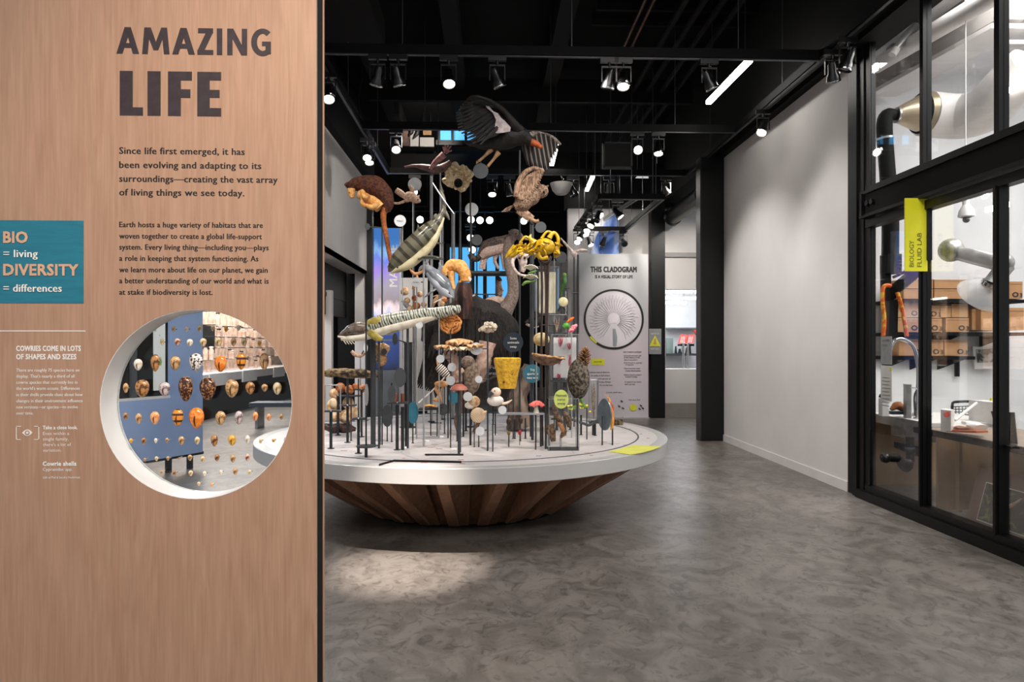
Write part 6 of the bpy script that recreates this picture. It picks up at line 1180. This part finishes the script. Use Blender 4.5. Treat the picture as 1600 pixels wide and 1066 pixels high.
for px, fy, top, w, mm, lb, dsc in ((583, 697, 500, 8, M_post, 'broad grey tube post behind the front left rods', None), (638, 668, 536, 14, M_post, 'thick grey cylinder under the long fish', None), (548.5, 689, 622, 2, M_post, 'thin rod between the left trays', None), (605, 690, 660, 2, M_post, 'thin rod with a large tilted oval slate label', (605, 650, 17, M_sgrey, .5)),
        (612, 691, 600, 2, M_post, 'thin rod right of the oval slate label', None), (634, 700, 600, 3, M_postd, 'rod with dark oval label above the beaker', (625, 590, 15, M_sgrey, .6)), (645, 693, 655, 2.2, M_post, 'rod with a dark teal leaf-shaped label', (645, 645, 17, M_tdisc, .5)), (694.5, 678, 565, 2, M_post, 'rod with slate disc low beside the flamingo', (692, 640, 9, M_sgrey, 1)),
        (728, 674, 625, 3.4, M_postd, 'short dark rod behind the brown caps', None), (741, 699, 655, 1.8, M_post, 'thin rod under the cream shell fan', None), (802, 686, 552, 2.4, M_post, 'rod with the large navy label disc', (802, 535, 15.5, M_navy, 1)), (770.7, 664, 590, 2.4, M_postd, 'rod with navy disc half hidden by the yellow sponge', (775, 583, 22, M_navy, 1)),
        (832, 688, 600, 2.4, M_post, 'rod with a teal label disc beside the cone rock', (832, 584, 14.5, M_tdisc, 1)), (877, 660, 411, 1.6, M_post, 'thin rod with slate disc right of the kelp', (877, 402, 8.8, M_sgrey, 1)), (737, 664, 336, 1.8, M_post, 'tall thin rod with round white label disc', (737, 327, 10.3, M_disc, 1)), (647, 661, 297, 1.8, M_post, 'tall thin rod with white disc above the glider', (648, 288, 10.5, M_disc, 1)), (714, 690, 628, 2, M_post, 'rod with a teal square label between the brown caps', (709, 622, 9, M_tdisc, .9)), (891, 672, 640, 3, M_postd, 'short dark rod behind the mammal case', None), (908, 680, 650, 3, M_postd, 'short dark rod by the cone rock post', None), (930, 681, 660, 3, M_postd, 'short dark rod under the dried weed case', None), (821, 686, 655, 2.4, M_postd, 'short rod between the beetles and red mushroom', None), (804.5, 686, 657, 2, M_postd, 'short rod between the hanging beetles', None)):
    x = Spec('label_rod', lb, 'stand', px, fy, top, w, mm, 'display rods'); MB().cyl(x.f, x.f + Zv * .006, w * x.s).build('base_plate', M_post, x.t); MB().cyl(x.p(px, top), x.p(px, top) + Zv * .008, w * x.s * .6).build('end_cap', M_postd, x.t)
    if dsc:
        wds = {15.5: ['Some', 'animals', 'swap'], 22: ['Fungi', 'break it', 'down'], 14.5: ['Try', 'sports in', 'many ways']}.get(dsc[2]); x.disc(dsc[0], dsc[1], dsc[2], dsc[3], sx=dsc[4], words=wds, dy=-.05, arm=(px, dsc[1]))
# fungus, corals, sponges
x = Spec('pale_bracket_fungus', 'pale ruffled bracket fungus with post below the long fish', 'fungus', 594, 672, 560, 2, M_post); M_tf = mat('tan_fungus', '#e0b88c', .7, c2='#b07c48', scale=24, bump=.8, bscale=40)
x.Y = 6.2; x.s = x.Y / F; ruffle('fungus_cap', M_tf, x.t, x.p(595, 548), 13 * x.s, 13 * x.s, .02, 6, .012, 'front'); ruffle('fungus_cap', M_tf, x.t, x.p(596, 563, -.03), 9 * x.s, 8 * x.s, .02, 5, .012, 'front', seed=2)
x = Spec('dark_twig_fungus', 'small dark branching fungus on a pale stem at the left', 'fungus', 563, 676, 555, 2, M_postl); x.tube('twig', M_gl, [(549, 549), (556, 555), (563, 556), (572, 551)], [2.6, 3, 3, 1.6], rough=.4); x.disc(571, 544, 7, M_disc, sx=.5, arm=(563, 556))
x = Spec('lattice_sponge', 'round orange-brown lattice sponge facing front', 'sponge', 704, 695, 515, 2.2, M_post); M_lo = mat('lattice_orange', '#cc8c48', .7, c2='#a86428', scale=20, bump=.6, bscale=40)
b = MB(); n_ = 48; x.Y = 6.0; x.s = x.Y / F; c0 = x.p(704, 506)
for r_ in (6, 11, 15.5): b.tube([c0 + Vector((math.cos(a_) * r_ * x.s * (1 + .07 * math.sin(7 * a_)), .01 * math.sin(3 * a_), math.sin(a_) * r_ * .92 * x.s)) for a_ in [2 * PI * i / 24 for i in range(25)]], .011, 8, sub=2)
for i in range(13): a_ = 2 * PI * i / 13; b.tube([c0, c0 + Vector((math.cos(a_ + .2) * 9 * x.s, 0, math.sin(a_ + .2) * 9 * x.s)), c0 + Vector((math.cos(a_) * 17 * x.s, 0, math.sin(a_) * 15.5 * x.s))], [.006, .009, .013], 8)
b.build('lattice', M_lo, x.t); MB().disc(c0 + Vector((0, .02, 0)), 14 * x.s, th=.01).build('back_plate', mat('sponge_dark', '#7c4820', .8, c2='#4c2810', scale=20), x.t)
x.disc(688, 561, 6.3, arm=(704, 561)); x.disc(706, 574, 6.6, arm=(704, 585)); x.disc(704, 595, 7, arm=(704, 600), dy=-.08)
x = Spec('ruffled_fungus', 'wide tan ruffled shelf fungus under the lattice sponge', 'fungus', 718.5, 707, 545, 4, M_post); ruffle('fungus_cap', M_tf, x.t, x.p(718, 537), 19 * x.s, 18 * x.s, 8 * x.s, 9, 2.6 * x.s)
for cx, cy, r_ in ((693, 542, 13), (741, 541, 13), (707, 545, 12), (729, 545, 12)): ruffle('fungus_lobe', M_tf if r_ > 12 else MATS['cream_coral'], x.t, x.p(cx, cy, -.05), r_ * x.s, r_ * x.s, 3 * x.s, 7, 2 * x.s, seed=cx)
x.disc(744, 545, 9.6, arm=(762, 545))
x = Spec('white_coral', 'white branching coral cluster on a tall rod', 'coral', 762, 705, 520, 3, M_post); M_wc = mat('white_coral', '#e4d8c4', .8, c2='#b8a890', scale=40, bump=.8, bscale=60); random.seed(8)
b = MB()
for i in range(34): a_ = random.uniform(0, PI); r_ = random.uniform(5, 14); q = (762 + r_ * 1.1 * math.cos(a_), 517 - r_ * math.sin(a_)); b.tube([x.p(762, 519), x.p(q[0] * .5 + 381, q[1] * .5 + 258, random.uniform(-.03, .03)), x.p(q[0], q[1], random.uniform(-.06, .05))], [.012, .014, .016], 7, rough=.3, rs=80)
b.build('coral_branches', M_wc, x.t); x.disc(748, 593, 5.6, arm=(762, 593)); x.disc(750, 674, 7, arm=(762, 672))
x = Spec('yellow_sponge', 'big golden yellow vase sponge with flat top', 'sponge', 795, 697, 600, 2.2, M_post); M_ys = mat('yellow_sponge', '#eebc3c', .85, c2='#c48c1c', scale=36, lo=.45, hi=.7, bump=1, bscale=70)
q = x.p(793, 605); s_ = x.s
MB().lathe([(.001, -2 * s_), (13 * s_, -2 * s_), (14.5 * s_, 8 * s_), (17 * s_, 22 * s_), (20.5 * s_, 38 * s_), (20.5 * s_, 45 * s_), (18 * s_, 46 * s_), (15 * s_, 38 * s_), (.001, 30 * s_)], 36, q, mod=lambda a_, r_: 1 + .035 * math.sin(9 * a_) + .02 * math.sin(17 * a_ + 1)).build('sponge_body', M_ys, x.t)
for cx, cy, r_ in ((787, 597, 2), (793, 578, 1.2), (800, 585, 1)): MB().ball(x.p(cx, cy, -15.5 * s_), r_ * s_, 8, 6).build('pore', mat('pore', '#7c5010', .9, c2='#6c4408', scale=9), x.t)
x = Spec('ball_fungus', 'round pale cream ball fungus on a grey stem', 'fungus', 845, 698, 540, 3.4, M_post); x.blob('ball', mat('ball_cream', '#dcc898', .85, c2='#c0a874', scale=30, bump=.8, bscale=50), 846, 530, 13, 11, 12, rough=.12, rs=30)
x = Spec('bracket_mushroom', 'wide brown bracket mushroom with rippled pale rim', 'mushroom', 852.5, 702, 560, 3, M_post); q = x.p(857, 562); M_bm = mat('mushroom_brown', '#8c6c54', .7, c2='#5c4434', scale=24, bump=.6, bscale=40)
MB().lathe([(.001, -8 * x.s), (8 * x.s, -9 * x.s), (18 * x.s, -4 * x.s), (25 * x.s, 3 * x.s), (25 * x.s, 5 * x.s), (.001, 3 * x.s)], 40, q, mod=lambda a_, r_: 1 + .05 * math.sin(11 * a_)).build('cap', M_bm, x.t); MB().tube([q + Vector((25 * x.s * math.cos(a_), 25 * x.s * math.sin(a_), (5 - 3.5 * math.cos(a_) + .8 * math.sin(9 * a_)) * x.s)) for a_ in [2 * PI * i / 30 for i in range(31)]], 1.5 * x.s, 8, sub=2).build('rippled_rim', MATS['tan_fungus'], x.t)
x = Spec('cone_on_rock', 'pine cone standing on a dark mossy rock lump', 'pine cone', 903, 702, 612, 4, M_post); M_rk = mat('mossy_rock', '#2c2620', .9, c2='#7c7060', scale=44, lo=.42, hi=.62, bump=1, bscale=60)
x.blob('rock', M_rk, 904, 592, 15, 27, 13, rough=.35, rs=16, seg=30, rings=22); x.blob('rock_foot', M_rk, 899, 604, 12, 14, 11, rough=.4, rs=20); s_ = x.s; b = MB(); q0 = x.p(911, 577); q1 = x.p(915, 543); ax = (q1 - q0); M_pc = mat('cone_scale', '#5c3a24', .7, c2='#b08458', scale=40)
for i in range(64):
    f = i / 64; a_ = i * 2.4; r_ = (8.5 * math.sin(PI * (.18 + .8 * f)) + 1) * s_; c = q0 + ax * f; u = Vector((math.cos(a_), math.sin(a_), .35)); b.tube([c, c + u * r_ * .7, c + u * r_ * 1.15 + Zv * .004], [.004, .0125, .006], 6, flat=((0, 0, 1), .45), sub=2)
b.build('cone_scales', M_pc, x.t); MB().tube([q0, q1], [5 * s_, 2 * s_], 10, False).build('cone_core', M_bk, x.t)
x = Spec('red_mushroom', 'red capped mushroom model with white stem', 'mushroom', 837, 703, 648, 2.4, M_post); q = x.p(838, 648); MB().lathe([(.001, 0), (6 * x.s, 0), (3.4 * x.s, 8 * x.s), (3 * x.s, 16 * x.s)], 14, q).build('stem', M_wf, x.t); ruffle('cap', mat('cap_red', '#d85850', .4, c2='#e88078', scale=20), x.t, x.p(839, 634), 11 * x.s, 10 * x.s, 8 * x.s, 4, .008, seed=1); MB().box(x.p(788, 0).x, x.p(850, 0).x, x.Y - .06, x.Y + .06, x.p(0, 650).z, x.p(0, 648).z).build('clear_shelf', M_postl, x.t)
for px, py, rx, ry, c_, fy, lb in ((795, 659, 4, 6.5, 'beetle_a', 697, 'dark brown oval seed cone hanging at left under clear shelf'), (813.5, 657, 3.6, 6, 'beetle_a', 690, 'small dark beetle right of the brown seed cone'), (812, 676, 2.6, 4.4, 'beetle_r', 696, 'tiny red beetle on a short pin'), (795, 677, 2.6, 4, 'beetle_g', 699, 'tiny olive beetle below the brown seed cone')):
    x = Spec('beetle', lb, 'insect', px, fy, py, 1.4, M_post); mm = {'beetle_a': mat('beetle_brown', '#4c3020', .4, c2='#2c1a10', scale=30), 'beetle_r': mat('beetle_red', '#c82830', .3, c2='#a01c24', scale=30), 'beetle_g': mat('beetle_olive', '#8c7c3c', .4, c2='#6c5c28', scale=30)}[c_]; x.blob('wing_case', mm, px, py, rx, ry, rough=.05); x.blob('beetle_head', M_ink, px, py - ry, rx * .5, rx * .5, rough=0)
x = Spec('reddish_cap_mushroom', 'flat red-brown mushroom cap between white label discs', 'mushroom', 717, 712, 610, 4.2, M_post); q = x.p(717, 609); MB().lathe([(.001, 9 * x.s), (6 * x.s, 8.5 * x.s), (12 * x.s, 4 * x.s), (14 * x.s, 0), (12 * x.s, -1 * x.s), (.001, 0)], 24, q).build('cap', mat('cap_brown', '#a86050', .5, c2='#8c4c3c', scale=20), x.t)
x = Spec('white_shell_fan', 'cream ruffled shell cluster on a dark rod', 'shell', 735, 696, 640, 3.4, M_postd); x.blob('shell_cluster', M_cr, 742, 628, 11, 10, 8, rough=.5, rs=26, seg=26); x.blob('shell_cluster', M_wf, 734, 634, 7, 5, 5, rough=.4); x.disc(731, 620, 7.2)
x = Spec('scallop_shell', 'round beige scallop shell leaning on the rod front', 'shell', 748, 699, 665, 2, M_post); q = x.p(747, 649); MB().ball(q, 12 * x.s, 28, 14, (1, .3, 1)).build('shell_disc', mat('scallop', '#d0b08c', .5, c2='#e0c8a8', scale=30, kind='wave', lo=.3, hi=.7), x.t); x.tube('hinge', M_cr, [(754, 646), (762, 643)], [4, 1.5])
x = Spec('puffin', 'small white and peach bird model with dark beak', 'bird', 770, 706, 655, 2.2, M_post); M_pe = mat('peach_feather', '#ecc0a0', .7, c2='#f0d8c8', scale=24)
x.blob('body', mat('white_down', '#ece4dc', .8, c2='#dcd0c4', scale=24), 774, 626, 13, 8.5, 8, rough=.1); x.blob('head', M_pe, 775, 613, 8, 7.5, 6, rough=.05, dy=-.01); x.tube('beak', M_sgrey, [(769, 613), (766, 617), (765, 622)], [4, 3, 1], dy=-.04); MB().ball(x.p(773, 611, -.04), 1 * x.s).build('eye', M_ink, x.t); x.tube('tail_plume', M_pe, [(784, 631), (792, 630), (800, 625)], [2.5, 2, .8]); x.disc(785, 641, 6.5, arm=(771, 645))
x = Spec('small_wading_bird', 'small orange long-necked wading bird with folded legs', 'bird', 683, 668, 640, 2, M_post); M_fo = mat('tan_feather', '#dca470', .7, c2='#c08450', scale=24); x.Y = 6.75; x.s = x.Y / F
x.blob('body', M_fo, 690, 600, 11, 5, 5, rough=.1); x.tube('neck', M_fo, [(684, 601), (681, 608), (685, 615), (688, 622), (682, 627)], [3, 2.4, 2.6, 2.6, 2.2]); x.blob('head', M_fo, 680, 625, 4, 3, rough=0); x.tube('leg', M_fo, [(692, 604), (688, 615), (690, 628)], [1.4, 1.2, 1]); x.poly('dark_wing', M_ink, [(679, 598), (685, 603), (683, 618), (680, 623), (677, 610)], .02, .05); x.tube('perch_rock', M_tg, [(664, 635), (672, 634), (682, 636)], [3, 4, 3], flat=((0, 0, 1), .6)); MB().box(x.p(655, 0).x, x.p(690, 0).x, x.Y - .08, x.Y + .08, x.p(0, 642).z, x.p(0, 640).z).build('shelf_board', M_postd, x.t)
x = Spec('striped_bird', 'small striped wading bird beneath the ostrich', 'bird', 700, 664, 600, 2, M_postd); x.Y = 6.62; x.s = x.Y / F; x.tube('body', mat('striped_feather', '#d8ccc0', .7, c2='#1c1818', scale=22, kind='wave', stretch=(1, 0, -1), lo=.45, hi=.55), [(684, 572), (692, 580), (702, 590)], [6, 7.5, 4]); x.tube('neck', M_fo, [(686, 572), (684, 564), (688, 558)], [3, 2.4, 3]); x.tube('beak', M_ink, [(686, 558), (680, 561)], [1.4, .6]); x.tube('leg', M_fo, [(697, 588), (700, 602)], [1.2, 1])
x = Spec('hunched_mammal', 'hunched grey-brown furry animal under the ostrich breast', 'mammal', 735, 668, 600, 3, M_postd); x.Y = 6.5; x.s = x.Y / F; x.blob('body', fur('hunch_fur', '#5c4c40', '#8c7a6a', 40), 738, 590, 14, 26, 10, rough=.2, rs=14); x.blob('head', MATS['hunch_fur'], 731, 566, 11, 10, 9, rough=.1); x.tube('hand', M_gl, [(724, 578, -10), (716, 584, -12), (718, 590, -12)], [4, 4, 3])
x = Spec('dark_grouse', 'dark barred bird with folded wings behind the yellow sponge', 'bird', 774, 664, 640, 2, M_postd); x.Y = 6.8; x.s = x.Y / F; x.tube('body', mat('barred_dark', '#181414', .6, c2='#54463c', scale=40, kind='wave', stretch=(1, 0, .6), lo=.5, hi=.8), [(742, 622), (756, 612), (775, 600), (795, 596)], [5, 10, 13, 9], rough=.1); x.feathers('wing', M_of, [(752, 600), (775, 590)], [(738, 625), (768, 625)], 9, 3.4, -.08, -.1, .4); x.tube('leg', M_ol, [(780, 610), (778, 640)], [2, 1.6])
x = Spec('driftwood_trunk', 'broad weathered brown trunk behind the front shelf', 'log', 812, 672); x.Y = 7.2; x.s = x.Y / F; x.tube('trunk', mat('weathered_wood', '#4c3c34', .8, c2='#8c7868', scale=14, stretch=(1, 1, .3), bump=1, bscale=30), [(812, 668), (808, 640), (812, 610), (822, 585), (826, 570)], [20, 17, 14, 12, 8], rough=.25, rs=10, seg=20)
# birds and flowers right
x = Spec('green_parrot', 'slim green parrot perched on a twig left of the sign', 'bird', 884, 656, 455, 1.6, M_postl); x.Y = 7.3; x.s = x.Y / F; M_pg = mat('parrot_green', '#3c6c28', .6, c2='#24481c', scale=26); x.tube('body', M_pg, [(882, 432), (882, 440), (880, 448), (878, 456), (877, 463)], [3, 4.4, 3.6, 2, 1]); x.blob('head', mat('parrot_head', '#6c8c3c', .6, c2='#506c28', scale=26), 882, 430, 3.4, 3.6, rough=0); x.tube('twig', M_ink, [(878, 452), (884, 450), (890, 451)], [1, 1.3, .8])
x.blob('pale_seed_fan', mat('seed_cream', '#e0d8b0', .7, c2='#c8bc90', scale=20), 880, 472, 8, 8, 3, rough=.2); x.tube('orchid_stem', M_ink, [(872, 486), (878, 478), (886, 490)], [1.4, 1, .7])
x = Spec('tropical_flowers', 'pink, orange and green tropical flowers above the pressed seaweed', 'flower', 893, 668, 515, 1.8, M_postl); x.Y = 6.6; x.s = x.Y / F; M_pf = mat('flower_pink', '#ec5c78', .5, c2='#f4a0a8', scale=30)
for cx, cy in ((892, 513), (896, 508), (899, 514), (894, 519), (889, 519), (902, 508)): x.tube('pink_petal', M_pf, [(895, 514), ((895 + cx) / 2, (514 + cy) / 2 - 1), (cx, cy)], [1.5, 3.2, 1.6])
x.tube('orange_petal', M_or, [(886, 504), (892, 499), (897, 496)], [1.5, 2.6, 1]); x.tube('green_leaf', mat('bright_leaf', '#50a030', .5, c2='#3c8424', scale=20), [(881, 512), (885, 509), (890, 513)], [4, 5, 2]); x.poly('black_spike', M_ink, [(880, 501), (884, 491), (888, 501)], .01)
x = Spec('bird_skeleton', 'white skull-like bird head on a thin black frame by the sign', 'bird', 897, 660, 400, 2, M_postd); x.Y = 7.5; x.s = x.Y / F; x.post(903, 398, w=2.4, m=M_postd); x.tube('wing', M_bo, [(876, 372), (886, 384), (895, 394)], [1, 2, 2.4]); x.tube('wing', M_bo, [(898, 394), (908, 391), (918, 391)], [2.4, 2.4, 1]); x.blob('body', M_bo, 897, 397, 5, 5, rough=.1); x.tube('cross_brace', M_post, [(893, 458), (903, 458)], [1.2, 1.2], seg=6)
x = Spec('yellow_flowers', 'low spray of small yellow flowers behind the cone rock', 'flower', 917, 687, 638, 2, M_post); M_yfl = mat('petal_yellow', '#d8c820', .6, c2='#f0e040', scale=20); random.seed(12)
for i in range(22): cx = random.uniform(888, 922); cy = 636 + random.uniform(-5, 5) + (3 if cx > 914 else 0); x.blob('yellow_petal', M_yfl if i % 3 else M_gr, cx, cy, 2.4, 1.8, rough=.3)
x.tube('foliage_stem', M_gr, [(890, 640), (900, 634), (907, 622), (912, 636), (918, 636)], [1.2, 2, 3, 2, 1.2], rough=.5); x.tube('clamp_arm', M_post, [(891, 655), (912, 662), (922, 664), (940, 652)], [2, 2, 2.4, 1.6], seg=8)
x = Spec('insect_disc', 'grey oval disc with orange-edged insect wing at the right', 'insect', 941, 696, 650, 2.4, M_post); M_gd = mat('grey_mirror', '#7c8890', .25, .4, c2='#6c7880', scale=12)
q = x.p(944, 648); MB().disc(q, 25 * x.s, (-.85, -.55, 0), .012, 30, sx=.62).build('grey_disc', M_gd, x.t); x.post(957, 665, w=2.6); x.tube('orange_edge', mat('wing_orange', '#f0a850', .5, c2='#e08c30', scale=20), [(951, 622), (955, 640), (957, 660), (955, 672)], [1.5, 3, 3, 1.5]); x.tube('blue_body', mat('wing_blue', '#2448a0', .4, c2='#e04020', scale=26), [(953, 628), (956, 636), (958, 642)], [2, 2.6, 1.6])
for q in ((950, 616), (945, 617)): x.tube('antenna', M_bo2, [(951, 624), q], [.8, .5], seg=6)
x = Spec('moss_cup', 'low clear cup of brown moss at the back right of the table', 'moss', 966, 664); p = x.f; MB().lathe([(.001, 0), (8 * x.s, 0), (8 * x.s, 13 * x.s)], 20, p).build('clear_cup', M_acr, x.t); MB().lathe([(.001, .002), (7.4 * x.s, .002), (7 * x.s, 8 * x.s), (.001, 10 * x.s)], 20, p, mod=lambda a_, r_: 1 + .06 * math.sin(7 * a_)).build('moss_mass', M_li, x.t)
x = Spec('antler_branch', 'pale branching antler-like bones under the shark', 'bone', 662, 660, 470, 2, M_postd); x.Y = 6.9; x.s = x.Y / F
for q in ([(640, 420), (648, 428), (660, 424), (662, 414)], [(650, 426), (652, 440), (644, 452)], [(660, 424), (668, 418), (666, 408)]): x.tube('antler', M_fo, q, [1.2, 2.6, 2.2, 1])
x = Spec('shell_pile', 'jumble of small orange and cream shells on a shelf behind long fish', 'shell', 650, 656, 484, 2, M_postd); x.Y = 6.9; x.s = x.Y / F
for cx, cy, r_, m_ in ((632, 456, 6, M_cr), (636, 470, 6, M_cr), (648, 466, 5, M_oc), (656, 460, 5, M_cr), (650, 478, 7, M_oc), (662, 476, 5, M_cr), (640, 482, 5, M_cr), (690, 474, 6, M_cr), (694, 468, 5, M_oc)): x.blob('shell_lump', m_, cx, cy, r_, r_, rough=.5, rs=24)
x.tube('grey_wing', M_tu, [(628, 470), (636, 478), (640, 484)], [1.5, 4, 1.5]); x.tube('curved_antler', MATS['talon_tan'], [(676, 480), (680, 470), (684, 462), (676, 464)], [2, 3.4, 1.4, .8]); x.tube('perch', M_ink, [(628, 486), (660, 484), (690, 482)], [1.4, 1.6, 1.2])
x = Spec('dark_bird', 'dark open-winged bird above the ball fungus', 'bird', 866, 664, 508, 1.8, M_postd); x.Y = 7.0; x.s = x.Y / F; x.tube('body', M_of, [(826, 500), (834, 506), (842, 502), (846, 494)], [3, 6, 6, 3]); x.feathers('wing', M_of, [(830, 500), (842, 494)], [(820, 504), (838, 484)], 8, 2.6, -.02, -.04, .4); x.tube('pale_belly', M_bo, [(822, 506), (832, 510), (842, 509)], [2, 3, 2]); x.tube('perch', M_ink, [(844, 508), (856, 508), (866, 508)], [1, 1, 1])
x = Spec('wire_frame', 'thin empty rectangular wire frame left of the flamingo chick', 'frame', 673, 668); x.Y = 6.8; x.s = x.Y / F; b = MB(); q = [x.p(673, 600), x.p(673, 661), x.p(690, 661)]; b.tube(q[:2], .006, 6, False); b.tube(q[1:], .006, 6, False); b.tube([x.p(673, 661), Vector((x.p(673, 661).x, x.Y, HT))], .006, 6, False); b.build('wire', M_postd, x.t); x.tube('white_brace', M_wink, [(654, 630), (680, 606), (696, 588)], [1.3, 1.3, 1.3], seg=6)
